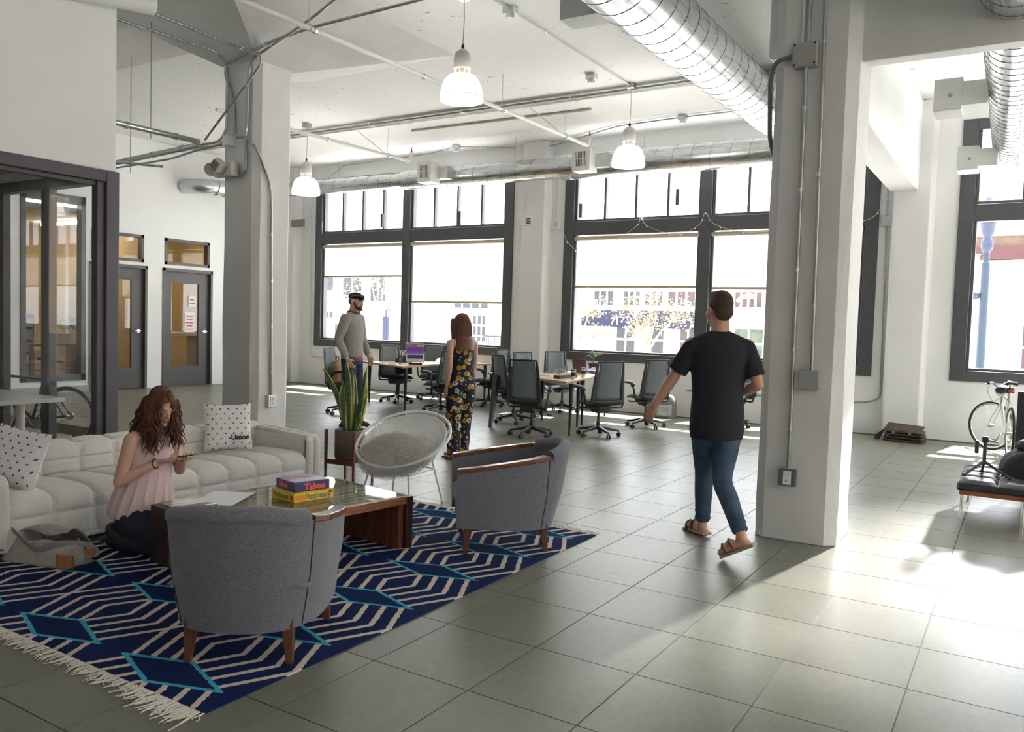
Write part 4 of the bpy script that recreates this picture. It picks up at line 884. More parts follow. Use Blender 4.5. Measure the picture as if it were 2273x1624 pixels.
# string lights over the second window
sl = thing('string_lights', 'thin string of tiny white bulbs swagged over the second window frame', 'string lights', (-7.5, YW - .06, 3.5)); wire = mat('wire_white', (.7, .7, .68), .6); bulb = mat('tiny_bulb', (.85, .85, .8), .3)
pts = smooth_path([(-.45, -.0, -.15), (-.1, 0, -.15), (.1, 0, -.42), (.5, .03, -.6), (1.4, .03, -.15), (1.52, 0, .06), (1.64, .03, -.12), (2.2, .03, -.3), (2.6, .03, -.15), (2.73, 0, .06), (2.9, .03, -.15), (3.6, .03, -.3), (5.2, .02, -.2), (5.55, 0, .04)], 5)
MB().tube(pts, .004, 5).build('wire', wire, sl)
for p in pts[::3]: MB().ell(p + Vector((0, -.008, -.015)), (.012, .012, .016), nu=8, nv=5).build('bulb', bulb, sl, smooth=True)
sl2 = thing('string_lights', 'string of tiny bulbs hanging down the pier between windows', 'string lights', (-7.86, YW - .10, 3.4)); pts = smooth_path([(0, .04, 0), (.02, .04, -.6), (-.03, .02, -1.2), (-.06, .0, -1.8)], 8); MB().tube(pts, .003, 4).build('wire', wire, sl2)
for p in pts[::1]: MB().ell(p + Vector((random.uniform(-.02, .02), 0, 0)), (.010, .010, .012), nu=6, nv=4).build('bulb', bulb, sl2)
# ================================================================== DESKS AND OFFICE CHAIRS
OAK = wood('birch_top', (.46, .32, .18), (.62, .46, .29), .35, (4, 24, 4)); OAKE = mat('plywood_edge', (.42, .25, .12), .5)
TLEG = mat('trestle_black', (.022, .022, .025), .4)
d1, d2 = Vector((-.919, .389, 0)), Vector((-.193, .981, 0))
def desk(label, poly, z, legs):
    c = sum((Vector((x, y, 0)) for x, y in poly), Vector()) / len(poly); t = thing('desk', label, 'desk', c)
    lp_ = [(x - c.x, y - c.y) for x, y in poly]; MB().prism(lp_, z - .034, z).build('table_top', OAK, t, bevel=.003)
    MB().prism([(x * 1.002, y * 1.002) for x, y in lp_], z - .033, z - .012).build('edge_band', OAKE, t)
    for (x, y, dx, dy, w) in legs: MB().bar((x - c.x + dx, y - c.y + dy, z - .034), (x - c.x, y - c.y, 0), .05 * w, .05 * w, (0, 1, 0), .022 * w, .022 * w).build('leg', TLEG, t, bevel=.003)
    return t
DZ = .765
N2 = Vector((-5.42, 10.13, 0)); L2 = N2 + d1 * 2.0; R2 = N2 + d2 * 1.15; Q2 = L2 + Vector((.775, .632, 0)) * 1.15
desk('birch desk with tapered black legs, dark coffee mug on its corner', [(p.x, p.y) for p in (N2, R2, Q2, L2)], DZ, [(-5.36, 10.16, -.03, .08, 1), (-6.72, 10.20, -.18, .42, 1.9), (-5.75, 11.15, 0, 0, 1), (-6.55, 11.45, 0, 0, 1)])
desk('birch desk pushed against the mug desk, near the window plant', [(R2.x, R2.y), (-6.05, 13.0), (-6.75, 13.0), (Q2.x, Q2.y)], DZ - .001, [(-6.1, 12.85, 0, 0, 1), (-6.6, 12.85, 0, 0, 1), (-5.8, 11.4, 0, 0, 1)])
N1 = Vector((-9.0, 10.9, 0)); L1 = N1 + d1 * 1.75; R1 = N1 + d2 * 1.1
desk('birch desk with the laptop stand under the first window', [(N1.x, N1.y), (R1.x, R1.y), (-10.15, 12.15), (L1.x, L1.y)], DZ, [(-8.97, 10.93, -.04, .06, 1), (-10.4, 11.62, 0, 0, 1), (-10.05, 12.05, 0, 0, 1)])
desk('birch desk against the first window wall behind the floral jumpsuit', [(R1.x, R1.y), (-8.75, 13.3), (-9.6, 13.5), (-10.15, 12.15)], DZ - .001, [(-8.85, 13.2, 0, 0, 1), (-9.55, 13.4, 0, 0, 1)])
MESHM = mat('mesh_back_grey', (.15, .18, .20), .7, var=.15, scale=200, bump=.3, bscale=400); SEATM = mat('seat_black', (.025, .027, .034), .75, var=.1, scale=60); CHB = mat('chair_frame', (.028, .03, .034), .42)
def office_chair():
    t = thing('office_chair', '', 'chair', (0, 0, 0), 0, 'mesh office chairs around the desks')
    def seat(u, v):
        a, c = 2 * u - 1, 2 * v - 1; k = (max(0, 1 - abs(a) ** 5) * max(0, 1 - abs(c) ** 5)) ** .5
        return (a * .245, -.23 + .24 * (c + 1) - .0, .465 + .055 * k - .03 * max(0, -c - .55))
    b = MB().grid(seat, 14, 14); b.grid(lambda u, v: ((2 * u - 1) * .245, -.23 + .48 * v, .465 - .02 * (max(0, 1 - (2 * u - 1) ** 4) * max(0, 1 - (2 * v - 1) ** 4)) ** .5 - .03 * max(0, -(2 * v - 1) - .55)), 14, 14)
    b.build('seat', SEATM, t, smooth=True, sharp=70)
    def bk(z): return .225 + .12 * (z - .5) + .05 * (z - .78) ** 2
    def wdt(z): return lerp(.235, .20, (z - .52) / .55)
    bm_ = MB().grid(lambda u, v: ((2 * u - 1) * (wdt(lerp(.53, 1.06, v)) - .03), bk(lerp(.53, 1.06, v)) + .03 * (1 - (2 * u - 1) ** 2), lerp(.53, 1.06, v)), 8, 10); o = bm_.build('mesh_back', MESHM, t, smooth=True); o.modifiers.new('t', 'SOLIDIFY').thickness = .008
    fr = MB()
    for s in (-1, 1):
        pts = [(s * wdt(z), bk(z), z) for z in [.50, .62, .75, .88, 1.0, 1.065]]; fr.tube(pts, [.034, .034, .03, .026, .02, .014], 8, flat=.5, up=(0, 1, 0))
    fr.tube([(-wdt(1.06), bk(1.06), 1.062), (0, bk(1.06) + .03, 1.066), (wdt(1.06), bk(1.06), 1.062)], .012, 8); fr.tube([(-.22, bk(.52), .51), (0, bk(.52) + .03, .50), (.22, bk(.52), .51)], .03, 8)
    fr.build('back_frame', CHB, t, smooth=True, sharp=60)
    for s in (-1, 1):
        a = MB().tube(bend([(s * .06, .14, .415), (s * .285, .16, .415), (s * .305, .15, .52), (s * .31, .12, .64), (s * .305, .02, .69), (s * .30, -.17, .70)], .06), [.018] * 0 or .018, 8, flat=.8); o = a.build('arm', CHB, t, smooth=True)
        MB().grid(lambda u, v: (s * .30 + (u - .5) * .075, lerp(.1, -.2, v), .70 + .022 * (max(0, 1 - (2 * u - 1) ** 4) * max(0, 1 - (2 * v - 1) ** 6)) ** .5), 6, 8).build('arm_pad', BLACK, o, smooth=True); MB().ell((s * .308, .09, .665), (.035, .04, .035)).build('arm_pivot', CHB, o, smooth=True)
    mb = MB().prism([(-.16, .44), (-.16, .40), (-.05, .345), (.10, .335), (.17, .38), (.19, .44)], -.10, .10, 'x'); mb.build('tilt_mechanism', mat('mechanism_grey', (.045, .05, .055), .5), t, bevel=.012)
    MB().tube([(.1, -.06, .40), (.26, -.06, .40), (.28, -.06, .415)], .011, 6).build('tilt_lever', BLACK, t); MB().tube([(-.1, -.04, .39), (-.2, -.04, .385)], .02, 8).build('tension_knob', BLACK, t)
    MB().lathe([(.028, .09), (.028, .2), (.018, .2), (.018, .35)], 14).build('gas_column', CHB, t, smooth=True, sharp=40)
    for k in range(5):
        a = 2 * PI * k / 5 + .3; c, s = math.cos(a), math.sin(a)
        sp_ = MB().bar((c * .02, s * .02, .125), (c * .30, s * .30, .078), .055, .05, (0, 0, 1), .03, .026).build('base_spoke', CHB, t, bevel=.006)
        cs = MB(); q = Vector((c * .30, s * .30, .0)); cs.tube([q + Vector((0, 0, .05)), q + Vector((0, 0, .085))], .009, 6)
        w = Vector((-s, c, 0)).normalized().lerp(Vector((c, s, 0)), .3).normalized()
        for e_ in (-1, 1): cs.tube([q + w * (e_ * .006) + Vector((0, 0, .029)), q + w * (e_ * .026) + Vector((0, 0, .029))], .029, 14)
        cs.build('caster', BLACK, t, smooth=True, sharp=40)
    return t
oc = office_chair()
spots = [  # x, y, facing, label
    (-5.73, 9.74, (-.05, .99), 'black mesh office chair at the desk corner with the dark mug'),
    (-5.06, 10.46, (-.83, .56), 'black mesh office chair beside the lone tapered desk leg, turned to the coffee cups'),
    (-4.96, 11.93, (-.82, .57), 'black mesh office chair beside the backpack on the floor'),
    (-10.05, 12.0, (.93, -.3), 'black mesh office chair carrying the dark backpack'),
    (-8.44, 11.25, (-.95, .3), 'black mesh office chair right beside the floral jumpsuit'),
    (-9.95, 12.95, (.5, -.85), 'black mesh office chair behind the propped laptop'),
    (-9.39, 9.91, (.93, .36), 'black mesh office chair behind the man in the flat cap'),
    (-8.45, 12.75, (-.95, .1), 'black mesh office chair with a dark jacket over its back'),
    (-6.75, 10.9, (.5, .85), 'black mesh office chair tucked beside the slanted trestle leg'),
    (-7.05, 12.0, (.95, -.3), 'black mesh office chair on the wall side facing the open silver laptop'),
    (-7.0, 12.95, (.85, -.5), 'black mesh office chair against the second window frame, back to the wall'),
    (-3.95, 13.15, (-.6, -.8), 'black mesh office chair mostly hidden by the walking man')]
for i, (x, y, f_, lb) in enumerate(spots):
    if i == 0: oc.location = (x, y, 0); oc.rotation_euler = (0, 0, face(f_)); oc['label'] = lb
    else: dup(oc, (x, y, 0), face(f_), lb)
# ---- on the desks
def on(x, y, dz=0): return (x, y, DZ + dz)
SILV = mat('laptop_silver', (.62, .62, .63), .35, .7); KEYS = mat('keyboard_black', (.03, .03, .03), .5)
def screen_mat():
    m = mat('laptop_screen', (.02, .01, .04), .2); g = NT(m); tc = g.n('TexCoord'); sx = g.n('SeparateXYZ'); g.l(tc.outputs['Object'], sx.inputs[0]); nz = g.n('TexNoise', i_Scale=16.0, i_Detail=3); g.l(tc.outputs['Object'], nz.inputs['Vector'])
    r = g.n('ValToRGB'); cr = r.color_ramp; cr.elements[0].position = 0; cr.elements[0].color = (.10, .05, .25, 1); cr.elements[1].position = 1; cr.elements[1].color = (.03, .012, .07, 1)
    e_ = cr.elements.new(.35); e_.color = (.06, .02, .11, 1); e_ = cr.elements.new(.8); e_.color = (.12, .05, .10, 1)
    h = g.math('MULTIPLY', sx.outputs[2], 4.0); g.l(h, r.inputs[0])
    gold = g.math('MULTIPLY', g.math('GREATER_THAN', nz.outputs[0], .56), g.math('GREATER_THAN', h, .62)); c = g.mix(gold, r.outputs[0], (.40, .26, .02)); g.l(c, g.b.inputs['Emission Color']); g.b.inputs['Emission Strength'].default_value = .55; return m
def laptop(label, loc, rz, open_=100, tilt=0.0, lid=SILV, scr=None):
    t = thing('laptop', label, 'laptop', loc, rz); t.rotation_euler = (tilt, 0, rz)
    b = MB().box(-.165, .165, -.115, .115, 0, .014).build('base', SILV, t, bevel=.004); MB().box(-.14, .14, -.02, .085, .0141, .0148).build('keyboard', KEYS, b); MB().box(-.05, .05, -.105, -.035, .0141, .0146).build('trackpad', mat('trackpad', (.55, .55, .56), .4), b)
    for i in range(5): MB().box(-.138, .138, -.019 + .021 * i, -.001 + .021 * i, .0148, .0155).build('key_row', mat('key_row', (.05, .05, .05), .5), b)
    R_ = Matrix.Translation((0, .115, .014)) @ Matrix.Rotation(math.radians(90 - open_), 4, 'X')
    l = MB().box(-.165, .165, 0, .008, 0, .22).build('lid', lid, t, bevel=.003); l.matrix_local = R_
    s = MB().box(-.155, .155, -.0008, 0, .012, .21).build('screen', scr or BLACK, l); return t
st = thing('laptop_stand', 'black folding laptop stand on the far desk', 'stand', on(-9.32, 11.62), math.radians(42))
MB().prism([(-.13, 0), (.13, 0), (.13, .02), (-.11, .012), (.10, .165), (.085, .175)], -.10, -.085, 'x').build('side_bracket', BLACK, st); MB().prism([(-.13, 0), (.13, 0), (.13, .02), (-.11, .012), (.10, .165), (.085, .175)], .085, .10, 'x').build('side_bracket', BLACK, st); MB().box(-.12, .12, -.14, -.125, 0, .03).build('front_lip', BLACK, st)
rzl = math.radians(42)
laptop('open silver laptop with a purple and gold screen, propped on a black stand', Vector(on(-9.32, 11.62, .105)), rzl, 102, math.radians(35), SILV, screen_mat())
laptop('open silver laptop on the mug desk seen from behind its lid', on(-6.42, 11.05), math.radians(150), 105)
laptop('dark red lidded laptop open at the window end of the desks', on(-6.2, 12.25), math.radians(160), 100, 0, mat('lid_maroon', (.16, .07, .08), .4))
m_ = thing('coffee_mug', 'dark coffee mug on the left corner of the birch desk', 'mug', on(-6.75, 10.78)); MUG = mat('mug_black', (.018, .02, .018), .25); MB().lathe([(0, .002), (.04, 0), (.043, .005), (.044, .11), (.04, .11), (.038, .01), (0, .01)], 24).build('cup', MUG, m_, smooth=True, sharp=50); MB().tube(smooth_path([(-.042, 0, .09), (-.075, 0, .085), (-.08, 0, .05), (-.065, 0, .025), (-.042, 0, .025)], 5), .007, 8).build('handle', MUG, m_, smooth=True)
CUPW, SLV, LIDM = mat('paper_cup', (.72, .70, .66), .6), mat('cup_sleeve', (.06, .035, .025), .7), mat('cup_lid', (.03, .03, .03), .4)
for (x, y, lb) in ((-5.62, 10.72, 'paper coffee cup with dark sleeve on the birch desk'), (-5.75, 11.3, 'second paper coffee cup standing further back on the desk')):
    t = thing('coffee_cup', lb, 'cup', on(x, y)); MB().lathe([(0, 0), (.03, 0), (.04, .12), (0, .12)], 20).build('cup', CUPW, t, smooth=True, sharp=40); MB().lathe([(.0345, .045), (.039, .10), (.041, .10), (.0365, .045)], 20).build('sleeve', SLV, t, smooth=True); MB().lathe([(.043, .12), (.043, .13), (.036, .14), (0, .14)], 20).build('lid', LIDM, t, smooth=True, sharp=40)
t = thing('power_tray', 'long black power strip tray set in the desk top', 'power strip', on(-5.78, 10.78), math.atan2(d2.y, d2.x) - .2); MB().box(-.28, .28, -.05, .05, 0, .05).build('tray', mat('tray_black', (.03, .028, .026), .5), t, bevel=.004); MB().box(-.28, .28, -.052, .05, .05, .056).build('tray_top', mat('tray_top', (.55, .45, .33), .5), t)
for k in range(4): MB().box(-.2 + .12 * k, -.15 + .12 * k, -.02, .02, .056, .06).build('socket', BLACK, t)
for k, pts in enumerate(([(-5.85, 10.9, .06), (-6.0, 11.0, .12), (-6.1, 10.95, .05), (-6.3, 11.0, .012)], [(-5.75, 10.7, .06), (-5.78, 10.78, .16), (-5.8, 10.8, .16), (-5.82, 10.86, .06)], [(-5.9, 11.1, .06), (-6.1, 11.3, .1), (-6.3, 11.4, .02)])):
    tag(MB().tube(smooth_path([Vector(p) + Vector((0, 0, DZ)) - Vector((-5.9, 10.9, DZ)) for p in pts], 6), .004, 6).build('charging_cable', mat('cable_white', (.6, .6, .58), .5), None, smooth=True, loc=(-5.9, 10.9, DZ)), ['white charging cable from the tray to the silver laptop', 'thin cable looped upright from the power tray', 'white cable trailing across the desk behind the tray'][k], 'cable')
t = thing('potted_plant', 'small spiky plant in a black pot on the window end of the desks', 'potted plant', on(-6.35, 12.85)); MB().lathe([(0, 0), (.06, 0), (.085, .12), (.088, .14), (.078, .14), (.07, .12), (0, .12)], 20).build('pot', BLACK, t, smooth=True, sharp=50); G2 = mat('spiky_green', (.09, .19, .05), .5, var=.3, scale=20)
for k in range(26):
    a = k * 2.4; L = random.uniform(.12, .26); el = random.uniform(.3, 1.1); dx, dy = math.cos(a), math.sin(a); MB().tube([(0, 0, .12 + .1), (dx * L * .5 * math.sin(el), dy * L * .5 * math.sin(el), .22 + L * .6 * math.cos(el)), (dx * L * math.sin(el), dy * L * math.sin(el), .22 + L * math.cos(el) * .85 - .04 * el)], [.006, .009, .001], 4, flat=.25).build('leaf', G2, t)
MB().tube([(0, 0, .11), (0, 0, .24)], .012, 8).build('stem', mat('stem_tan', (.3, .22, .12), .8), t)
def cloth_heap(name, label, loc, r, h, mats, seed, cat):
    t = thing(name, label, cat, loc); rr_ = random.Random(seed)
    for i, m in enumerate(mats):
        ph = rr_.uniform(0, 6); ox, oy = rr_.uniform(-.3, .3) * r, rr_.uniform(-.2, .2) * r
        MB().grid(lambda u, v: (ox + r * (1 - .25 * i / 3) * v * math.cos(2 * PI * u) * (1 + .12 * math.sin(5 * 2 * PI * u + ph)), oy + r * .6 * v * math.sin(2 * PI * u), max(.002, h * (1 - v ** 2) * (1 + .2 * math.sin(4 * PI * u + ph)) * (.55 + .15 * i) + .012 * math.sin(6 * PI * u + 9 * v + ph))), 28, 8, cu=True).build('folded_cloth', m, t, smooth=True)
    return t
cloth_heap('jacket', 'blue and red crumpled jacket lying on the desk by the window', on(-5.95, 12.35), .3, .11, [mat('jacket_blue', (.05, .08, .16), .8), mat('jacket_dark', (.03, .03, .05), .8), mat('jacket_red', (.35, .04, .03), .8)], 4, 'jacket')
t = thing('drinking_glass', 'clear drinking glass on the far desk', 'glass', on(-9.35, 11.25)); MB().lathe([(0, .004), (.034, .004), (.04, .12), (.038, .12), (.032, .01), (0, .01)], 20).build('tumbler', glassmat('tumbler_glass', (.92, .94, .93), .1), t, smooth=True)
t = thing('small_bottle', 'small brown bottle at the left end of the far desk', 'bottle', on(-10.35, 11.62)); MB().lathe([(0, 0), (.022, 0), (.022, .07), (.01, .11), (.008, .15), (0, .15)], 14).build('bottle', mat('bottle_amber', (.35, .24, .08), .3), t, smooth=True)
t = thing('pen', 'dark pen lying on the far desk by the glass', 'pen', on(-9.5, 11.2, .005), .6); MB().tube([(-.07, 0, 0), (.07, 0, 0)], .005, 8).build('barrel', BLACK, t); MB().tube([(.07, 0, 0), (.08, 0, 0)], [.005, .001], 8).build('tip', STEEL, t)
t = thing('pen', 'pale pencil standing propped on the far desk', 'pencil', on(-9.95, 11.45), .3); MB().tube([(0, 0, .004), (.03, .0, .13)], .004, 6).build('barrel', mat('pencil_wood', (.5, .35, .15), .6), t); MB().tube([(.03, 0, .13), (.033, 0, .143)], [.004, .0008], 6).build('tip', BLACK, t)
laptop('closed looking silver laptop behind the propped one on the wall desk', on(-9.3, 12.5), math.radians(200), 20)
# ---- bags and clothes on chairs
BAGB = mat('bag_black', (.022, .020, .026), .75, var=.15, scale=30, bump=.3, bscale=60); BAGG = mat('bag_grey', (.17, .17, .165), .55, var=.2, scale=20)
def backpack(label, loc, rz, m, h=.46, w=.32, d=.2, m2=None, tilt=0):
    t = thing('backpack', label, 'backpack', loc, rz); t.rotation_euler = (tilt, 0, rz)
    def fn(u, v):
        a = 2 * PI * u; r = (abs(math.cos(a)) ** 3.2 + abs(math.sin(a)) ** 3.2) ** (-1 / 3.2); k = (1 - max(0, v - .55) ** 2 * 2.6) if v < 1 else .05; k = max(k, .05)
        return (w / 2 * r * math.cos(a) * k, d / 2 * r * math.sin(a) * (k * .9 + .1) * (1.05 - .25 * v), h * v ** .9)
    MB().grid(fn, 28, 16, cu=True).build('pack_body', m, t, smooth=True)
    MB().grid(lambda u, v: ((2 * u - 1) * w * .36, -d / 2 * (1.06 - .2 * v) - .035 * (max(0, 1 - (2 * u - 1) ** 4) * max(0, 1 - (2 * v - 1) ** 4)) ** .5, .03 + h * .5 * v), 10, 10).build('front_pocket', m2 or m, t, smooth=True)
    for s in (-1, 1): MB().tube(smooth_path([(s * w * .2, d * .35, h * .9), (s * w * .3, d * .62, h * .7), (s * w * .34, d * .66, h * .35), (s * w * .38, d * .4, .04)], 5), .02, 6, flat=.3).build('shoulder_strap', BLACK, t, smooth=True)
    MB().tube(smooth_path([(-.05, .03, h * .97), (-.03, .03, h + .05), (.03, .03, h + .05), (.05, .03, h * .97)], 4), .009, 6).build('grab_handle', BLACK, t, smooth=True)
    MB().tube(smooth_path([(-w * .42, -.05, h * .45), (-w * .36, -.06, h * .8), (0, -.05, h * .98), (w * .36, -.06, h * .8), (w * .42, -.05, h * .45)], 5), .005, 5).build('zip', STEEL, t)
    return t
backpack('grey backpack standing on the floor against the window wall', (-5.22, 13.45, 0), .15, BAGG, .42, .36, .24, mat('bag_silver', (.35, .35, .34), .35, .2))
backpack('black backpack hung on the office chair under the first window', (-9.85, 11.95, .55), face((.93, -.3)), BAGB, .36, .32, .2)
cj = thing('draped_jacket', 'black jacket draped over the office chair back by the pier', 'jacket', (-8.2, 12.74, 0)); MB().grid(lambda u, v: (.03 + .06 * math.sin(3 * v) + .02 * math.sin(14 * u + 4 * v), (u - .5) * .46 * (1 + .15 * v), lerp(1.0, .32, v) + .03 * math.sin(9 * u) * v), 20, 14).build('jacket_body', BAGB, cj, smooth=True).modifiers.new('t', 'SOLIDIFY').thickness = .05
MB().grid(lambda u, v: (-.05 - .02 * math.sin(5 * v + 6 * u), (u - .5) * .42, lerp(1.0, .7, v)), 10, 8).build('jacket_front', mat('jacket_purple', (.05, .03, .06), .8), cj, smooth=True).modifiers.new('t', 'SOLIDIFY').thickness = .03
backpack('khaki backpack hung on the office chair behind the flat cap man', (-9.50, 9.87, .50), face((.93, .36)), mat('khaki_cloth', (.33, .22, .10), .85, var=.3, scale=12), .38, .30, .2, mat('brown_leather', (.11, .055, .03), .6))
# ================================================================== STREET
FY = 44.0
def SX(x): return x * FY / 30.0
def SZ(z): return 1.55 + (z - 1.55) * FY / 30.0
STUC = mat('white_stucco', (.82, .81, .78), .8, var=.04, scale=.6); CREAMB = mat('cream_stucco', (.78, .73, .64), .8, var=.05, scale=.5); GREYB2 = mat('grey_brick', (.27, .26, .26), .85, var=.12, scale=3)
WIN = mat('street_window_glass', (.018, .021, .024), .15, var=.5, scale=1.2); WINR = mat('street_window_red', (.04, .016, .015), .2, var=.5, scale=1.5); WINF = mat('street_window_frame', (.85, .85, .83), .6)
def building(label, x0, x1, h, m, y=FY):
    t = thing('building', label, 'building', ((x0 + x1) / 2, y, -.15)); c = (x0 + x1) / 2
    MB().box(x0 - c, x1 - c, 0, 6, 0, h).build('facade', m, t); MB().box(x0 - c - .1, x1 - c + .1, -.25, 6, h, h + .25).build('cornice', m, t); return t, c
def bwin(t, c, x0, x1, z0, z1, n, m=WIN, rows=1):
    x0, x1, z0, z1 = SX(x0) - c, SX(x1) - c, SZ(z0) + .15, SZ(z1) + .15
    o = MB().box(x0, x1, -.06, .02, z0, z1).build('window', WINF, t); k = .06; W_ = (x1 - x0) / n; H_ = (z1 - z0) / rows
    for i in range(n):
        for j in range(rows): MB().box(x0 + W_ * i + k, x0 + W_ * (i + 1) - k, -.075, -.05, z0 + H_ * j + k, z0 + H_ * (j + 1) - k).build('pane', m, o)
    return o
bA, c = building('white two storey building across the street behind the flat cap man', SX(-33), SX(-24.3), 6.3, STUC)
for (a, b, z0, z1) in ((-30.6, -29.3, 2.9, 3.9), (-28.7, -27.4, 2.5, 3.6), (-26.9, -25.9, 2.4, 3.7), (-29.9, -29.3, 1.55, 1.9)): bwin(bA, c, a, b, z0, z1, 2)
for (a, b, z0, z1) in ((-29.2, -28.4, .6, 1.3), (-28.0, -26.5, 1.3, 1.36)): bwin(bA, c, a, b, z0, z1, 1)
bB, c = building('grey and white building with a doorway across the street behind the floral jumpsuit', SX(-24.2), SX(-17.8), 6.0, STUC)
MB().box(SX(-24.1) - c, SX(-22.6) - c, -.2, .1, 0, SZ(2.6)).build('grey_brick_pier', GREYB2, bB); MB().box(SX(-24.1) - c, SX(-19.4) - c, -.5, -.3, 0, SZ(.85)).build('low_wall', GREYB2, bB)
bwin(bB, c, -21.9, -20.0, 2.15, 2.9, 4); bwin(bB, c, -20.85, -20.1, .5, 1.9, 3, WIN, 3); bwin(bB, c, -19.0, -18.9, 1.2, 2.2, 1)
bC, c = building('white building with a navy awning across the street', SX(-17.6), SX(-5.2), 6.2, STUC)
for (a, b, m, n) in ((-14.9, -14.0, WIN, 3), (-13.6, -12.85, WIN, 3), (-12.7, -11.9, WINR, 3), (-11.75, -10.6, WINR, 3), (-9.15, -8.1, WINR, 4), (-7.6, -6.4, WIN, 4)): bwin(bC, c, a, b, 2.38, 3.0, n, m)
for (a, b, m, n) in ((-13.85, -13.0, WIN, 2), (-12.5, -11.8, WIN, 1), (-11.2, -10.5, WINR, 2), (-9.1, -8.0, mat('shop_window_green', (.04, .055, .03), .2, var=.6, scale=2), 2), (-7.4, -6.2, WINR, 2)): bwin(bC, c, a, b, .5, 1.65, n, m, 2)
aw = MB().prism([(-1.5, SZ(1.72) + .15), (-1.5, SZ(1.78) + .15), (-.02, SZ(2.22) + .15), (-.02, SZ(1.75) + .15)], SX(-14.9) - c, SX(-10.45) - c, 'x').build('awning', mat('awning_navy', (.006, .008, .030), .8), bC)
MB().box(SX(-14.9) - c, SX(-10.45) - c, -1.52, -1.5, SZ(1.55) + .15, SZ(1.95) + .15).build('awning_valance', MATS['awning_navy'], aw)
text('awning_number', '71', .55, WHITE, aw, Matrix.Translation((SX(-13.45) - c, -1.54, SZ(1.76) + .15)) @ Matrix.Rotation(PI / 2, 4, 'X'), bold=.012)
for k, col in enumerate(((.8, .1, .1), (.1, .4, .8), (.8, .5, .1))): MB().tube(smooth_path([(SX(-8.7) - c + .5 * math.cos(a), -.12, SZ(2.68) + .15 + (.08 + .06 * k) * math.sin(a * 1.3) + .05 * k) for a in [i * .6 for i in range(8)]], 3), .035, 6).build('neon_script', mat('neon_%d' % k, col, .4, emit=col, estr=2.5), bC)
bD, c = building('brick and cream building with a red band opposite the bicycle window', SX(-4.9), SX(6), 6.4, CREAMB)
BR = mat('brick_tan', (.11, .07, .05), .85, var=.2, scale=5)
MB().box(SX(-4.9) - c, SX(6) - c, -.1, .05, SZ(4.45), 6.4).build('brick_upper_wall', BR, bD); MB().box(SX(-4.9) - c, SX(6) - c, -.45, 0, SZ(4.0) + .15, SZ(4.42) + .15).build('red_band', mat('band_red', (.05, .008, .011), .6), bD)
MB().box(SX(-4.9) - c, SX(6) - c, -.12, 0, SZ(2.9) + .15, SZ(3.05) + .15).build('string_course', mat('cream_dark', (.32, .29, .25), .8), bD); MB().box(SX(-1.05) - c, SX(-.5) - c, -.25, 0, SZ(2.6) + .15, SZ(4.0) + .15).build('pilaster_capital', MATS['cream_dark'], bD, bevel=.05)  # string course and capital in a darker cream than the wall
bwin(bD, c, -1.95, -1.72, 2.35, 3.0, 2, WIN, 3); bwin(bD, c, -1.85, -1.6, .5, 1.75, 1); MB().box(SX(-2.2) - c, SX(-1.28) - c, -1.1, 0, SZ(1.83) + .15, SZ(2.05) + .15).build('door_canopy', mat('canopy_brown', (.16, .11, .12), .7), bD); bwin(bD, c, -.1, .8, .6, 2.0, 2, WINR, 2)
bwin(bD, c, -.85, -.55, 1.3, 1.5, 2, mat('poster_gold', (.5, .36, .12), .6))
# kerb-side things
POLE = mat('lamp_blue', (.009, .024, .045), .5)
lp0 = thing('street_lamp', 'blue street lamp post with a white banner outside the right window', 'street lamp', (-.74, 19.0, -.15))
MB().lathe([(.12, 0), (.10, .6), (.085, .62), (.075, 3.2), (.055, 3.22), (.055, 3.4)], 16).build('post', POLE, lp0, smooth=True, sharp=40); MB().lathe([(.06, 3.4), (.11, 3.5), (.11, 3.62), (.07, 3.7), (.12, 3.8), (.17, 4.2), (.19, 4.25), (.05, 4.5)], 16).build('lantern', mat('lamp_dark_blue', (.015, .022, .06), .5), lp0, smooth=True, sharp=40)
MB().box(-.42, -.12, -.01, .01, 2.75, 3.35).build('banner', mat('banner_white', (.85, .85, .85), .7), lp0); MB().ell((-.24, -.02, 3.0), (.03, .012, .09)).build('banner_mark', mat('banner_blue', (.05, .15, .4), .6), lp0); MB().tube([(0, 0, 3.36), (-.45, 0, 3.36)], .012, 6).build('banner_arm', POLE, lp0); MB().ell((-.22, 0, 2.55), (.17, .1, .09)).build('side_light', POLE, lp0, smooth=True)
t = thing('blue_pay_station', 'dark blue parking pay post on the pavement beyond the flat cap man', 'post', (-16.4, 19, -.15)); MB().box(-.09, .09, -.06, .06, 0, 1.8).build('post', mat('pay_blue', (.006, .01, .05), .5), t, bevel=.02); MB().tube([(0, 0, 1.8), (0, 0, 2.0), (.2, 0, 2.0)], .02, 6).build('arm', MATS['pay_blue'], t)
t = thing('blue_post', 'pale blue pole on the pavement beyond the propped laptop', 'post', (-14.2, 19, -.15)); MB().lathe([(.11, 0), (.11, 1.1), (.03, 1.3), (.03, 2.1)], 12).build('post', mat('pale_blue', (.09, .15, .20), .5), t); MB().ell((.05, 0, 2.1), (.12, .06, .05)).build('cap', MATS['pale_blue'], t)
t = thing('iron_railing', 'black iron railing on the pavement behind the floral jumpsuit', 'railing', (-12.7, 20, -.15)); MB().box(-.8, .8, -.02, .02, 1.3, 1.34).build('top_rail', BLACK, t); MB().box(-.8, .8, -.02, .02, .2, .24).build('bottom_rail', BLACK, t)
for k in range(17): MB().box(-.8 + .1 * k - .008, -.8 + .1 * k + .008, -.008, .008, 0, 1.3).build('baluster', BLACK, t)
LEAFO = bpy.data.materials.new('street_foliage'); LEAFO.use_nodes = True
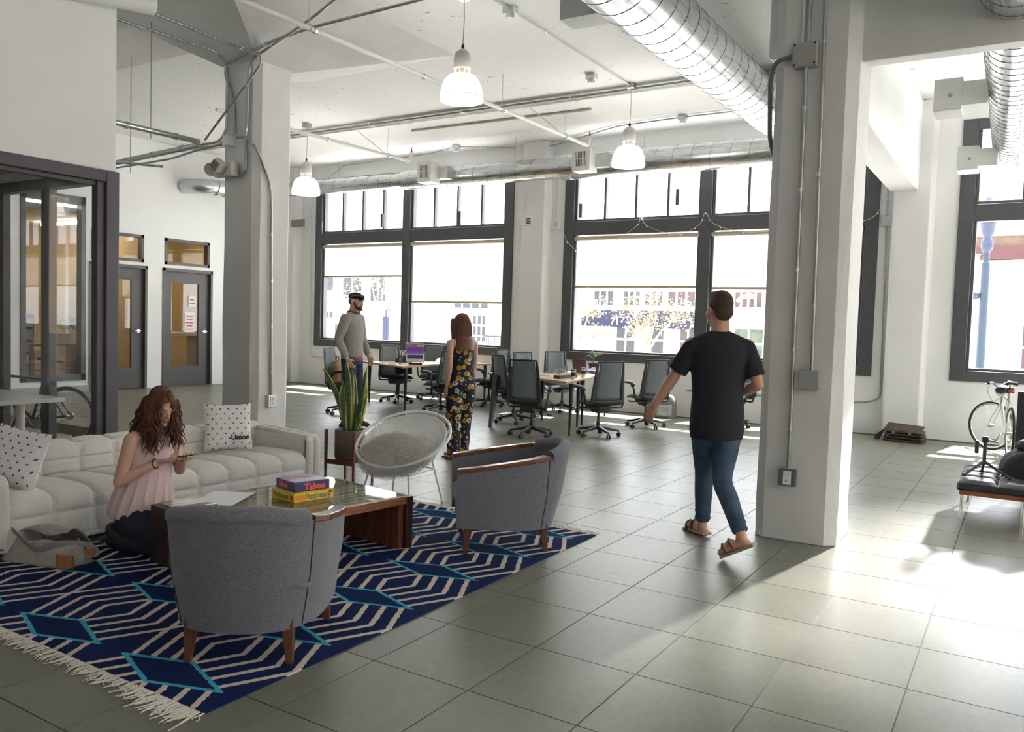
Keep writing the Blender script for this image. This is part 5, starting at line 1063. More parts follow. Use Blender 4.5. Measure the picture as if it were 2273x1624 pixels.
g = NT(LEAFO); g.t.nodes.remove(g.b); oi = g.n('TexCoord'); nz = g.n('TexNoise', i_Scale=2.2); g.l(oi.outputs['Object'], nz.inputs['Vector']); cc = g.mix(g.math('MULTIPLY_ADD', nz.outputs[0], 3.0, -1.0), (.11, .085, .035), (.36, .34, .25)); tl = g.n('BsdfTranslucent'); df = g.n('BsdfDiffuse'); g.l(cc, tl.inputs[0]); g.l(cc, df.inputs[0]); mx = g.n('MixShader', i_0=.5); g.l(tl.outputs[0], mx.inputs[1]); g.l(df.outputs[0], mx.inputs[2]); g.l(mx.outputs[0], g.t.nodes['Material Output'].inputs[0])
BARK = mat('pale_bark', (.25, .19, .14), .9, var=.2, scale=10)
def tree(label, x, y, h, blobs, seed, nl=900):
    t = thing('street_tree', label, 'tree', (x, y, -.15), 0, 'pale street trees outside the windows'); rr_ = random.Random(seed); MB().tube(smooth_path([(0, 0, 0), (.05, 0, h * .25), (-.05, .05, h * .5)], 5), [.09 - .004 * i for i in range(11)], 8).build('trunk', BARK, t, smooth=True); L = MB(); br = MB()
    for (bx, by, bz, r) in blobs:
        br.tube(smooth_path([(0, 0, h * .38), (bx * .4, by * .4, lerp(h * .4, bz, .5)), (bx, by, bz)], 4), [.035, .033, .03, .027, .024, .02, .016, .013, .01], 6)
        for k in range(5): a = rr_.uniform(0, 6.28); br.tube([(bx * .7, by * .7, lerp(h * .4, bz, .75)), (bx + r * .8 * math.cos(a), by + r * .8 * math.sin(a), bz + rr_.uniform(-.5, .7) * r)], [.014, .005], 5)
        for k in range(nl // len(blobs)):
            v = Vector((rr_.gauss(0, 1), rr_.gauss(0, 1), rr_.gauss(0, .8))).normalized() * r * rr_.uniform(.35, 1); p = Vector((bx, by, bz)) + v; d = Vector((rr_.uniform(-1, 1), rr_.uniform(-1, 1), rr_.uniform(-1, .4))).normalized(); s = d.orthogonal().normalized(); q_ = rr_.uniform(.045, .085)
            L.add([p, p + d * q_ * .5 + s * q_ * .35, p + d * q_, p + d * q_ * .5 - s * q_ * .35], [(0, 1, 2, 3)])
    br.build('branches', BARK, t, smooth=True); o = L.build('leaves', LEAFO, t); o['kind'] = 'stuff'
tree('pale leafed street tree outside the first window', -17.2, 19.6, 3.2, [(-1.2, 0, 2.4, .7), (0, .2, 3.0, .8), (.9, 0, 2.5, .7), (-.3, -.2, 3.3, .7), (1.1, .1, 3.2, .6)], 1, 1600)
tree('pale blossoming street tree at the edge of the second window', -9.9, 19.2, 2.9, [(-.5, 0, 2.5, .5), (.3, 0, 2.2, .5), (.0, 0, 3.0, .6), (.5, .1, 1.5, .35)], 2, 1000)
tree('white blossoming street tree in front of the navy awning', -8.3, 20.0, 2.9, [(-.6, 0, 2.2, .55), (.2, 0, 2.0, .55), (.0, 0, 2.7, .55), (.8, .1, 2.1, .5), (-.3, 0, 1.7, .4)], 3, 1500)

# building across the side street (seen mirrored in the glass room)
sb = thing('building', 'tan building across the side street, mirrored in the glass room', 'building', (26, 6, -.15)); MB().box(0, 6, -22, 22, 0, 8.5).build('facade', mat('tan_stucco', (.30, .22, .13), .85), sb)
for k in range(12):
    for z in (1.2, 3.9, 6.4): MB().box(-.08, .02, -20 + 3.4 * k, -18.6 + 3.4 * k, z, z + 1.5).build('window', WIN, sb)
struct(MB().box(9.0, 40, -30, YW + .38, -.5, -.15).build('floor_side_street', MATS['street_paving']))
# ================================================================== BIKES, BENCH, BAGS, GLASS ROOM
RUB, SPK = mat('tyre_rubber', (.02, .02, .02), .8), mat('spoke_steel', (.7, .7, .7), .25, 1.0)
def torus(c, R_, r, n=44, m=8, axis='y'):
    f = {'y': lambda a: Vector((math.cos(a) * R_, 0, math.sin(a) * R_)), 'x': lambda a: Vector((0, math.cos(a) * R_, math.sin(a) * R_))}[axis]
    return MB().tube([Vector(c) + f(2 * PI * k / n) for k in range(n)], r, m, closed=True, up=(0, 1, 0) if axis == 'y' else (1, 0, 0))
def wheel(t, hub, turn=0.0, name='wheel'):
    """spoked wheel as a part with tyre, rim, spokes, hub"""
    o = torus((0, 0, 0), .325, .016).build(name, RUB, t, smooth=True); o.location = hub; o.rotation_euler = (0, 0, turn)
    torus((0, 0, 0), .305, .011).build('rim', SPK, o, smooth=True)
    for k in range(20): a = 2 * PI * k / 20; b_ = a + (.35 if k % 2 else -.35); MB().tube([(.02 * math.cos(b_), .025 * (1 if k % 2 else -1), .02 * math.sin(b_)), (.3 * math.cos(a), 0, .3 * math.sin(a))], .0013, 4).build('spoke', SPK, o)
    MB().tube([(0, -.04, 0), (0, .04, 0)], .022, 12).build('hub', STEEL, o, smooth=True); return o
def bicycle(label, loc, rz, fm, kind, steer=0.0, lean=0.0):
    t = thing('bicycle', label, 'bicycle', loc, rz); t.rotation_euler = (lean, 0, rz)
    rh, fh, bb, st, hd, hb = Vector((-.52, 0, .34)), Vector((.50, 0, .34)), Vector((-.08, 0, .29)), Vector((-.25, 0, .80)), Vector((.32, 0, .80)), Vector((.36, 0, .66))
    f = MB(); f.tube([bb, st], .017, 10); f.tube([st + Vector((.02, 0, -.05)), hd + Vector((0, 0, -.02))], .016, 10); f.tube([bb, hb], .018, 10); f.tube([hd, hb], .021, 10)
    for s in (-1, 1): f.tube([bb + Vector((0, s * .03, 0)), rh + Vector((0, s * .06, 0))], .010, 8); f.tube([st + Vector((.01, s * .02, -.06)), rh + Vector((0, s * .06, 0))], .009, 8)
    f.build('frame', fm, t, smooth=True)
    MB().tube([st, st + Vector((-.035, 0, .16))], .014, 10).build('seat_post', SPK, t, smooth=True)
    sd = st + Vector((-.04, 0, .17)); MB().grid(lambda u, v: sd + Vector((lerp(-.14, .14, v), (2 * u - 1) * (.075 if v < .35 else lerp(.075, .02, min(1, (v - .35) / .4))), .03 * (1 - (2 * u - 1) ** 4) + .012 * (v - .5))), 8, 12).build('saddle', BLACK, t, smooth=True).modifiers.new('t', 'SOLIDIFY').thickness = .03
    wheel(t, rh, 0, 'rear_wheel'); fw = wheel(t, fh, 0, 'front_wheel')
    piv = hb.lerp(fh, 0); R_ = Matrix.Rotation(steer, 3, 'Z')
    rot = lambda p: hb + R_ @ (Vector(p) - hb)
    fw.location = rot(fh); fw.rotation_euler = (0, 0, steer)
    fk = MB()
    for s in (-1, 1): fk.tube([rot(hb + Vector((.005, s * .04, -.02))), rot(fh + Vector((-.03, s * .05, .1))), rot(fh + Vector((0, s * .05, 0)))], .011, 8)
    fk.tube([rot(hb + Vector((.005, -.045, -.02))), rot(hb + Vector((.005, .045, -.02)))], .014, 8); fk.build('fork', fm, t, smooth=True)
    top = hd + Vector((-.015, 0, .08)); MB().tube([hd, top, top + R_ @ Vector((.07, 0, .01))], .014, 8).build('stem', SPK, t, smooth=True); hc_ = top + R_ @ Vector((.07, 0, .01)); b = MB()
    if kind == 'drop':
        for s in (-1, 1): b.tube(smooth_path([hc_, hc_ + R_ @ Vector((0, s * .18, 0)), hc_ + R_ @ Vector((.07, s * .2, -.01)), hc_ + R_ @ Vector((.11, s * .2, -.06)), hc_ + R_ @ Vector((.05, s * .2, -.13)), hc_ + R_ @ Vector((-.05, s * .2, -.13))], 5), .014, 8)
        b.build('drop_handlebar', mat('bar_tape_tan', (.22, .09, .045), .7), t, smooth=True)
        for s in (-1, 1): MB().ell(hc_ + R_ @ Vector((.09, s * .2, .02)), (.025, .02, .045)).build('brake_hood', BLACK, t, smooth=True); MB().tube([hc_ + R_ @ Vector((.11, s * .2, .04)), hc_ + R_ @ Vector((.13, s * .2, -.05)), hc_ + R_ @ Vector((.09, s * .2, -.11))], .006, 6).build('brake_lever', SPK, t)
    else:
        b.tube(smooth_path([hc_ + R_ @ Vector((-.06, -.29, .05)), hc_ + R_ @ Vector((-.02, -.16, .06)), hc_, hc_ + R_ @ Vector((-.02, .16, .06)), hc_ + R_ @ Vector((-.06, .29, .05))], 5), .012, 8); b.build('flat_handlebar', BLACK, t, smooth=True)
        for s in (-1, 1): MB().tube([hc_ + R_ @ Vector((-.06, s * .29, .05)), hc_ + R_ @ Vector((-.03, s * .19, .058))], .018, 8).build('grip', BLACK, t, smooth=True); MB().tube([hc_ + R_ @ Vector((-.01, s * .17, .05)), hc_ + R_ @ Vector((.03, s * .25, .03))], .006, 6).build('brake_lever', BLACK, t)
    MB().tube(smooth_path([hc_ + Vector((.02, .1, .0)), hc_ + Vector((.12, .12, -.05)), hc_ + Vector((.06, .06, -.2)), hd + Vector((-.05, .02, -.05))], 5), .003, 5).build('brake_cable', BLACK, t)
    cr = torus((0, 0, 0), .09, .006, 28, 6).build('chainring', STEEL, t); cr.location = bb + Vector((0, -.05, 0))
    for s in (-1, 1): c_ = MB().tube([bb + Vector((0, s * .05, 0)), bb + Vector((s * .12, s * .075, -s * .11))], .011, 6).build('crank', STEEL, t); MB().obox(bb + Vector((s * .12, s * .12, -s * .11)), (.09, .08, .022)).build('pedal', BLACK, c_, bevel=.004)
    for z in (-.09, .09): MB().tube([bb + Vector((0, -.05, z)), rh + Vector((0, -.05, z * .45))], .004, 5).build('chain', STEEL, t)
    MB().lathe([(.045, -.012), (.045, .012)], 20, rh + Vector((0, -.05, 0)), RX(PI / 2)).build('sprocket', STEEL, t)
    rl = st + Vector((-.075, 0, .08)); MB().obox(rl, (.06, .09, .07)).build('saddle_bag', BLACK, t, bevel=.015); MB().ell(rl + Vector((-.045, 0, -.0)), (.022, .03, .024)).build('tail_light', mat('tail_red', (.6, .01, .01), .3), t, smooth=True); return t
bicycle('dark road bike with brown bar tape behind the glass, red tail light', (-9.72, 5.02, .0), math.atan2(-.40, -.91), mat('frame_dark', (.03, .045, .055), .35), 'drop', .5)
b2 = bicycle('silver city bike leaning under the right window, saddle towards the bench', (-.17, 12.72, 0), math.radians(98), mat('frame_silver', (.55, .55, .56), .3, .9), 'flat', math.radians(48))
t = thing('bike_basket', 'white rounded handlebar pack on the silver city bike', 'bike basket', (-.20, 13.03, .83)); MB().ell((0, 0, 0), (.11, .1, .085)).build('pack', mat('pack_white', (.6, .6, .62), .5), t, smooth=True); MB().ell((-.02, -.06, .02), (.09, .05, .06)).build('pack_pocket', BLACK, t, smooth=True)
# ---- bench with tripod and camera bag
LEA2 = mat('black_leather', (.02, .021, .025), .3, var=.1, scale=20, bump=.2, bscale=60)
bn = thing('bench', 'tufted black leather bench on steel legs by the right window', 'bench', (.18, 8.38, 0)); bx0, bx1, by0, by1 = -.60, .60, -.62, .62
for i in range(4):
    for j in range(4):
        x0, x1, y0, y1 = lerp(bx0, bx1, i / 4), lerp(bx0, bx1, (i + 1) / 4), lerp(by0, by1, j / 4), lerp(by0, by1, (j + 1) / 4)
        MB().grid(lambda u, v: (lerp(x0, x1, u), lerp(y0, y1, v), .335 + .032 * (max(0, 1 - (2 * u - 1) ** 4) * max(0, 1 - (2 * v - 1) ** 4)) ** .5), 8, 8).build('cushion_panel', LEA2, bn, smooth=True)
MB().box(bx0, bx1, by0, by1, .275, .337).build('cushion_side', LEA2, bn, bevel=.015); MB().box(bx0 + .02, bx1 - .02, by0 + .02, by1 - .02, .235, .278).build('wood_rail', mat('bench_teak', (.26, .07, .035), .35, var=.2, scale=12), bn, bevel=.004)
for x in (bx0 + .04, -.12, bx1 - .04):
    for y in (by0 + .08, by1 - .1): MB().tube([(x, y, 0), (x, y, .24)], .014, 12).build('leg', CHROME, bn, smooth=True)
tp = thing('camera_tripod', 'small folded black tripod standing on the leather bench', 'tripod', (-.24, 8.05, .368)); MB().tube([(0, 0, .10), (0, 0, .30)], .014, 10).build('centre_column', BLACK, tp, smooth=True); MB().obox((0, 0, .32), (.05, .05, .05)).build('head', BLACK, tp, bevel=.01); MB().obox((-.06, .0, .25), (.03, .04, .11)).build('hanging_clamp', BLACK, tp, bevel=.008); MB().tube([(.0, 0, .32), (.09, .03, .30)], .008, 8).build('pan_handle', BLACK, tp)
for (x, y) in ((-.14, -.10), (.20, -.06), (-.02, .22)): MB().tube([(0, 0, .13), (x, y, .012)], [.013, .010], 8).build('leg', mat('tripod_grey', (.06, .06, .065), .35, .4), tp, smooth=True); MB().ell((x, y, .014), (.02, .02, .014)).build('foot', BLACK, tp, smooth=True)
cb = thing('camera_bag', 'bulky black camera bag slumped on the leather bench', 'bag', (.17, 8.45, .368), .2)
MB().grid(lambda u, v: ((.30 * math.cos(2 * PI * u)) * (1 - .55 * v ** 3) * (1 + .05 * math.sin(6 * PI * u)), .26 * math.sin(2 * PI * u) * (1 - .4 * v ** 3), .30 * (v ** .8) * (1 + .25 * math.cos(2 * PI * u))), 32, 12, cu=True).build('bag_body', BAGB, cb, smooth=True); MB().ell((.02, 0, .25), (.22, .17, .08)).build('bag_top', BAGB, cb, smooth=True); MB().tube(smooth_path([(-.3, -.1, .05), (-.24, -.12, .17), (0, -.22, .26), (.2, -.2, .2)], 5), .012, 6, flat=.4).build('zip_seam', mat('zip_dark', (.06, .05, .055), .5), cb, smooth=True); MB().tube(smooth_path([(-.30, .0, .03), (-.40, -.02, .05), (-.48, .02, .02)], 5), .012, 6, flat=.3).build('strap_end', BLACK, cb, smooth=True)
t = thing('display_board', 'dark upright board standing beyond the leather bench', 'board', (.33, 9.75, 0)); MB().box(-.36, .4, -.02, .02, .35, 1.02).build('panel', mat('board_dark', (.02, .02, .026), .5), t); 
for x in (-.3, .34): MB().bar((x, 0, 0), (x, 0, .4), .03, .03).build('leg', BLACK, t)
# ---- accordion satchel by the pier
SAT = mat('satchel_brown', (.055, .032, .028), .55, var=.3, scale=14)
sc = thing('satchel', 'dark brown accordion leather satchel lying on the floor by the pier', 'bag', (-1.42, 13.22, 0), math.radians(-6))
for k in range(4): MB().box(-.27 + .006 * k, .27 - .006 * k, -.16, .16, .004 + .042 * k, .036 + .042 * k).build('gusset_fold', SAT, sc, bevel=.014)
MB().obox((-.02, .04, .195), (.5, .26, .018), Euler((.28, .04, 0))).build('flap', SAT, sc, bevel=.006); MB().tube(smooth_path([(-.26, -.1, .16), (-.12, -.17, .17), (.05, -.15, .2), (.24, -.12, .15)], 5), .012, 6, flat=.4).build('strap', mat('strap_grey_brown', (.13, .10, .09), .6), sc, smooth=True); MB().prism([(-.30, .15), (-.27, .17), (-.36, .0), (-.42, .0), (-.40, .06)], -.04, .06, 'y').build('handle_tab', SAT, sc, bevel=.006)
for x in (-.12, .1): MB().box(x - .02, x + .02, -.175, -.16, .12, .15).build('buckle', STEEL, sc)
# ---- inside and beyond the glass room
t = thing('meeting_table', 'white topped table on a round grey leg inside the glass room', 'table', (-8.15, 3.98, 0)); MB().box(-.9, .62, -.34, .26, .70, .74).build('table_top', mat('table_white', (.62, .62, .58), .4), t, bevel=.004); MB().lathe([(.04, 0), (.04, .7)], 16, (.34, 0, 0)).build('leg', HOUS, t, smooth=True); MB().lathe([(.04, 0), (.04, .7)], 16, (-.7, 0, 0)).build('leg', HOUS, t, smooth=True)
t = thing('timber_rail', 'low timber rail on the floor behind the road bike', 'rail', (-9.4, 5.45, 0)); MB().box(-2.0, 1.2, -.04, .04, .08, .2).build('plank', mat('old_timber', (.30, .24, .19), .7, var=.2, scale=6), t); 
for x in (-1.8, 0, 1.0): MB().box(x - .04, x + .04, -.05, .05, 0, .08).build('block', BLACK, t)
t = thing('leafy_plant', 'bright green leafy plant behind the office window on the far left wall', 'potted plant', (-15.75, 8.85, .9)); G3 = mat('lime_leaf', (.22, .42, .08), .5)
for k in range(40): a = k * 2.4; L = random.uniform(.1, .3); MB().add([(0, 0, .2), (L * .5 * math.cos(a - .3), L * .5 * math.sin(a - .3), .3 + random.uniform(0, .25)), (L * math.cos(a), L * math.sin(a), .25 + random.uniform(0, .3)), (L * .5 * math.cos(a + .3), L * .5 * math.sin(a + .3), .3 + random.uniform(0, .2))], [(0, 1, 2, 3)]).build('leaf', G3, t)
MB().lathe([(0, 0), (.09, 0), (.11, .2), (0, .2)], 16).build('pot', WHITEP, t, smooth=True); 
t = thing('plant_shelf', 'narrow shelf unit behind the office window holding the leafy plant', 'shelf', (-15.8, 8.6, 0)); MB().box(-.2, .2, -.45, .45, .86, .9).build('shelf_top', mat('shelf_wood', (.42, .27, .13), .5), t); MB().box(-.2, .2, -.45, -.42, 0, .86).build('side', MATS['shelf_wood'], t); MB().box(-.2, .2, .42, .45, 0, .86).build('side', MATS['shelf_wood'], t); MB().box(-.2, .2, -.42, .42, .4, .43).build('shelf', MATS['shelf_wood'], t)
t = thing('drawer_tower', 'black tower of white drawers behind the office window', 'drawers', (-15.9, 8.05, 0)); MB().box(-.2, .2, -.2, .2, .25, 1.45).build('carcass', BLACK, t)
for k in range(5): MB().box(.2, .215, -.18, .18, .3 + .23 * k, .48 + .23 * k).build('drawer', WHITEP, t, bevel=.004)
MB().box(-.2, .2, -.2, .2, 0, .25).build('plinth', BLACK, t)
for (z0, h_, lb) in ((1.72, .22, 'small white notice taped to the glass of the handled door'), (1.16, .42, 'larger white notice with red lettering on the door glass')):
    t = thing('door_notice', lb, 'sign', (XL - .062, 11.42 if h_ < .3 else 11.36, z0)); MB().box(-.002, .002, -.09 if h_ < .3 else -.125, .09 if h_ < .3 else .125, 0, h_).build('sheet', PAPER, t)
    n = 2 if h_ < .3 else 5
    for k in range(n): w_ = (.14 if h_ < .3 else .2) * (1 - .25 * (k % 2)); MB().box(.002, .0032, -w_ / 2, w_ / 2, h_ * (k + .7) / (n + 1), h_ * (k + .7) / (n + 1) + .022).build('printed_line', REDB, t)
t = thing('wall_counter', 'white wall counter seen through the handled door', 'counter', (-17.5, 11.9, 0)); MB().box(-.3, .3, -1.3, 1.3, 1.02, 1.1).build('counter_top', WHITEP, t); 
for y in (-1.2, 1.2): MB().box(-.28, .28, y - .03, y + .03, 0, 1.02).build('support', HOUS, t)
t = thing('shell_chair', 'grey shell chair seen low through the handled door', 'chair', (-16.9, 11.65, 0)); MB().grid(lambda u, v: (-.25 + .5 * u, (2 * v - 1) * .26, .42 + .4 * max(0, .45 - u) ** 1.5 * 3 + .12 * (2 * v - 1) ** 2), 14, 10).build('shell', mat('shell_grey', (.35, .36, .36), .5), t, smooth=True).modifiers.new('t', 'SOLIDIFY').thickness = .015
for (x, y) in ((-.2, -.2), (.2, -.2), (-.2, .2), (.2, .2)): MB().bar((x * .5, y * .5, .43), (x, y, 0), .02, .02).build('leg', BLACK, t)
for (y, lb) in ((9.6, 'office strip light behind the first door'), (12.0, 'office strip light behind the handled door')):
    t = thing('strip_light', lb, 'lamp', (-17.2, y, 3.36)); MB().box(-.7, .7, -.06, .06, -.03, .04).build('tube', mat('strip_glow', (.9, .9, .85), .5, emit=(1, .86, .62), estr=14.0), t); MB().box(-.72, .72, -.08, .08, .02, .045).build('tray', WHITEP, t)
# ================================================================== PEOPLE
def V3(*a): return Vector(a)
SKIN = mat('skin', (.56, .31, .21), .5, var=.06, scale=12); SKIN2 = mat('skin_light', (.60, .36, .27), .5, var=.05, scale=12)
def loft(rings, n=28, fold=0.0, k=7, ph=0.0, close=True):
    """stack of elliptical rings (x, y, z, rx, ry)"""
    b = MB(); vs = []; fs = []; m = len(rings)
    for i, (x, y, z, rx, ry) in enumerate(rings):
        f_ = fold * i / max(1, m - 1)
        for j in range(n):
            a = 2 * PI * j / n; q = 1 + f_ * math.sin(k * a + ph + i * .5) + f_ * .5 * math.sin((k + 4) * a - i * .7); vs.append((x + rx * math.cos(a) * q, y + ry * math.sin(a) * q, z))
    for i in range(m - 1):
        for j in range(n): fs.append((i * n + j, i * n + (j + 1) % n, (i + 1) * n + (j + 1) % n, (i + 1) * n + j))
    if close: fs += [tuple(range(n))[::-1], tuple(range((m - 1) * n, m * n))]
    return b.add(vs, fs)
def fuse(name, b, m, parent, voxel=.006, it=5, fac=.5):
    """voxel-union all primitives into one continuous surface"""
    o = b.build(name + '_src', m, None); r = o.modifiers.new('r', 'REMESH'); r.mode = 'VOXEL'; r.voxel_size = voxel; s = o.modifiers.new('s', 'SMOOTH'); s.iterations = it; s.factor = fac
    bpy.context.view_layer.update(); me = bpy.data.meshes.new_from_object(o.evaluated_get(bpy.context.evaluated_depsgraph_get())); bpy.data.objects.remove(o)
    me.polygons.foreach_set('use_smooth', [True] * len(me.polygons)); me.materials.clear(); me.materials.append(m); me.name = name
    q = bpy.data.objects.new(name, me); COL.objects.link(q); q.parent = parent; return q
def head(b, c, H, s=1.0, male=False):
    P_ = lambda x, y, z: c + H @ V3(x * s, y * s, z * s)
    def e(p, r): b.ell(P_(*p), [q * s for q in r], H, 16, 10)
    e((0, -.018, .03), (.074, .093, .086)); e((0, .025, -.02), (.062, .066, .08)); e((0, .042, -.072), (.046 if not male else .052, .046, .038)); e((0, .078, -.098), (.02, .017, .015))
    for q in (-1, 1): e((q * .036, .064, -.034), (.024, .02, .024)); e((q * .076, -.008, -.012), (.009, .022, .031)); e((q * .03, .081, .017), (.022, .010, .008)); e((q * .010, .098, -.034), (.008, .009, .007))
    b.cap(P_(0, .086, .008), P_(0, .108, -.026), .007 * s, .0105 * s, 10); e((0, .090, -.057), (.022, .010, .0055)); e((0, .088, -.068), (.019, .010, .006))
    return P_
def face_parts(t, c, H, s=1.0, lip=(.45, .12, .11), iris=(.10, .06, .03), brow=(.07, .04, .025), smile=0.0):
    P_ = lambda x, y, z: c + H @ V3(x * s, y * s, z * s); EW = mat('eye_white', (.8, .78, .74), .3); IR = mat('iris_%d' % int(iris[0] * 1000), iris, .2); BRW = mat('brow_%d' % int(brow[0] * 1000), brow, .8); LP = mat('lip_%d' % int(lip[0] * 1000), lip, .4)
    for q in (-1, 1):
        e = MB().ell(P_(q * .030, .079, .0), [.0115 * s, .009 * s, .0075 * s], H, 12, 8).build('eye', EW, t, smooth=True); MB().ell(P_(q * .030, .0865, -.001), [.005 * s, .003 * s, .005 * s], H, 10, 6).build('iris', IR, e, smooth=True)
        MB().tube([P_(q * .043, .080, .006), P_(q * .030, .088, .0095), P_(q * .017, .084, .006)], .0022 * s, 6).build('eyelid', mat('lash', (.03, .02, .015), .7), t)
        MB().tube([P_(q * .050, .078, .022), P_(q * .034, .092, .028), P_(q * .015, .092, .023)], [.002 * s, .0034 * s, .0026 * s], 6).build('eyebrow', BRW, t)
    MB().tube([P_(-.023, .088, -.060 + smile), P_(-.010, .0995, -.0575), P_(0, .1005, -.059), P_(.010, .0995, -.0575), P_(.023, .088, -.060 + smile)], [.001, .0036 * s, .003 * s, .0036 * s, .001], 6).build('upper_lip', LP, t, smooth=True)
    MB().tube([P_(-.021, .087, -.063 + smile), P_(-.008, .0975, -.068), P_(.008, .0975, -.068), P_(.021, .087, -.063 + smile)], [.001, .0042 * s, .0042 * s, .001], 6).build('lower_lip', LP, t, smooth=True)
    if smile: MB().tube([P_(-.016, .0945, -.0615), P_(0, .1, -.063), P_(.016, .0945, -.0615)], [.001, .0026 * s, .001], 6).build('teeth', EW, t)
def limb(b, pts, rs, n=14): b.tube(smooth_path(pts, 5), [lerp(rs[min(int(i // 5), len(rs) - 1)], rs[min(int(i // 5) + 1, len(rs) - 1)], (i % 5) / 5) for i in range((len(pts) - 1) * 5 + 1)], n); b.ell(pts[0], [rs[0]] * 3, None, 12, 8); b.ell(pts[-1], [rs[-1]] * 3, None, 12, 8)
def hand(b, w, d, n_, thumb, curl=.5, s=1.0, spread=1.0):
    d = Vector(d).normalized(); n_ = Vector(n_); n_ = (n_ - d * n_.dot(d)).normalized(); l = d.cross(n_) * thumb
    w = Vector(w)
    for k, (o, L) in enumerate(((.030, .072), (.010, .080), (-.011, .074), (-.030, .058))):
        kn = w + d * (.092 - .006 * abs(k - 1)) * s + l * o * s; b.cap(w + d * .012 * s + l * o * .55 * s, kn, .013 * s, .0115 * s, 10, 3)
        a = curl * .55; dir1 = (d * math.cos(a) + n_ * math.sin(a) + l * o * 1.6 * spread).normalized(); p1 = kn + dir1 * L * .5 * s; a2 = curl * 1.5; dir2 = (d * math.cos(a2) + n_ * math.sin(a2) + l * o * .8 * spread).normalized(); p2 = p1 + dir2 * L * .30 * s; a3 = curl * 2.2; dir3 = (d * math.cos(a3) + n_ * math.sin(a3)).normalized(); p3 = p2 + dir3 * L * .22 * s
        b.cap(kn, p1, .0095 * s, .0085 * s, 10, 3); b.cap(p1, p2, .0085 * s, .0078 * s, 10, 3); b.cap(p2, p3, .0078 * s, .0065 * s, 10, 3)
    t0 = w + d * .028 * s + l * .026 * s; t1 = t0 + (d * .55 + l * .62 + n_ * .35).normalized() * .042 * s; t2 = t1 + (d * .85 + l * .2 + n_ * .4).normalized() * .030 * s
    b.cap(t0, t1, .014 * s, .0105 * s, 10, 3); b.cap(t1, t2, .0105 * s, .008 * s, 10, 3)
def arm(b, sh, el, wr, d=None, n_=None, thumb=1, r=1.0, curl=.5, hs=1.0):
    limb(b, [V3(*sh), V3(*sh).lerp(V3(*el), .45), V3(*el)], [.052 * r, .046 * r, .039 * r]); e, w = V3(*el), V3(*wr); limb(b, [e, e.lerp(w, .3), e.lerp(w, .75), w], [.039 * r, .041 * r, .031 * r, .0255 * r])
    hand(b, w, d or (w - e), n_ or (0, 1, 0), thumb, curl, hs)
def leg(b, hp_, kn, an, r=1.0):
    h, k, a = V3(*hp_), V3(*kn), V3(*an); limb(b, [h, h.lerp(k, .45), k], [.088 * r, .075 * r, .053 * r]); limb(b, [k, k.lerp(a, .3), k.lerp(a, .7), a], [.053 * r, .057 * r, .041 * r, .034 * r])
def foot(b, an, toe, r=1.0):
    a, t_ = V3(*an), V3(*toe); d = (t_ - a); d.z = 0; d.normalize(); he = a - d * .035; he.z = max(.035, a.z - .055) if a.z < .12 else a.z - .05
    b.cap(he, a.lerp(t_, .55) + V3(0, 0, -.008), .033 * r, .034 * r, 12, 3); b.cap(a.lerp(t_, .5), t_, .036 * r, .024 * r, 12, 3); sd = d.cross(V3(0, 0, 1))
    b.cap(a.lerp(t_, .7) - sd * .02, t_ - sd * .015 - d * .01, .025 * r, .018 * r, 10, 3); b.cap(a.lerp(t_, .7) + sd * .02, t_ + sd * .018 - d * .03, .024 * r, .016 * r, 10, 3); b.cap(a, a + V3(0, 0, -.02), .036 * r, .038 * r, 10, 3)
def person(label, loc, f_): return thing('person', label, 'person', loc, math.atan2(-f_[0], f_[1]))
def Hrot(yaw=0, pitch=0, roll=0): return Matrix.Rotation(yaw, 3, 'Z') @ Matrix.Rotation(-pitch, 3, 'X') @ Matrix.Rotation(roll, 3, 'Y')
DENIM = mat('denim_blue', (.042, .075, .125), .85, var=.35, scale=9, bump=.3, bscale=120); BLKT = mat('black_jersey', (.010, .011, .018), .85, var=.1, scale=10, bump=1.0, bscale=9, stretch=(1, 1, .45))

# ---------------------------------------------------------------- walking man
p = person('man in a black T-shirt and jeans walking away from the lounge', (-1.87, 5.80, 0), (-.5, .87))
b = MB(); H = Hrot(.35, .06); hc_ = V3(-.01, .0, 1.695); head(b, hc_, H, 1.1, True)
b.cap((0, -.04, 1.46), (0, -.015, 1.63), .069, .066)
to = loft([(0, -.05, .86, .15, .10), (0, -.05, .96, .165, .115), (0, -.04, 1.08, .145, .10), (0, -.03, 1.25, .165, .11), (0, -.035, 1.38, .185, .112), (0, -.035, 1.46, .16, .085), (0, -.035, 1.51, .085, .06)]); b.add(to.v, to.f)
b.cap((-.17, -.035, 1.42), (.17, -.035, 1.42), .05, .05); b.cap((-.10, -.04, 1.45), (0, -.035, 1.53), .04, .05); b.cap((.10, -.04, 1.45), (0, -.035, 1.53), .04, .05)
arm(b, (-.20, -.035, 1.44), (-.315, .01, 1.19), (-.43, .07, .995), (-.35, .25, -.9), (.6, .5, .1), -1, 1.05, .45, 1.05)
arm(b, (.20, -.035, 1.44), (.27, -.10, 1.17), (.17, .11, 1.08), (-.55, .8, .05), (-.6, -.5, 0), -1, 1.05, .7, 1.05)
LA, LT, RA, RT = (-.02, .20, .085), (-.10, .37, .035), (.10, -.50, .185), (-.015, -.43, .045)
leg(b, (-.085, -.05, .93), (-.035, .14, .50), LA); leg(b, (.085, -.05, .93), (.04, -.13, .49), RA); foot(b, LA, LT, 1.05); foot(b, RA, RT, 1.05)
fuse('body', b, SKIN, p, .0065)
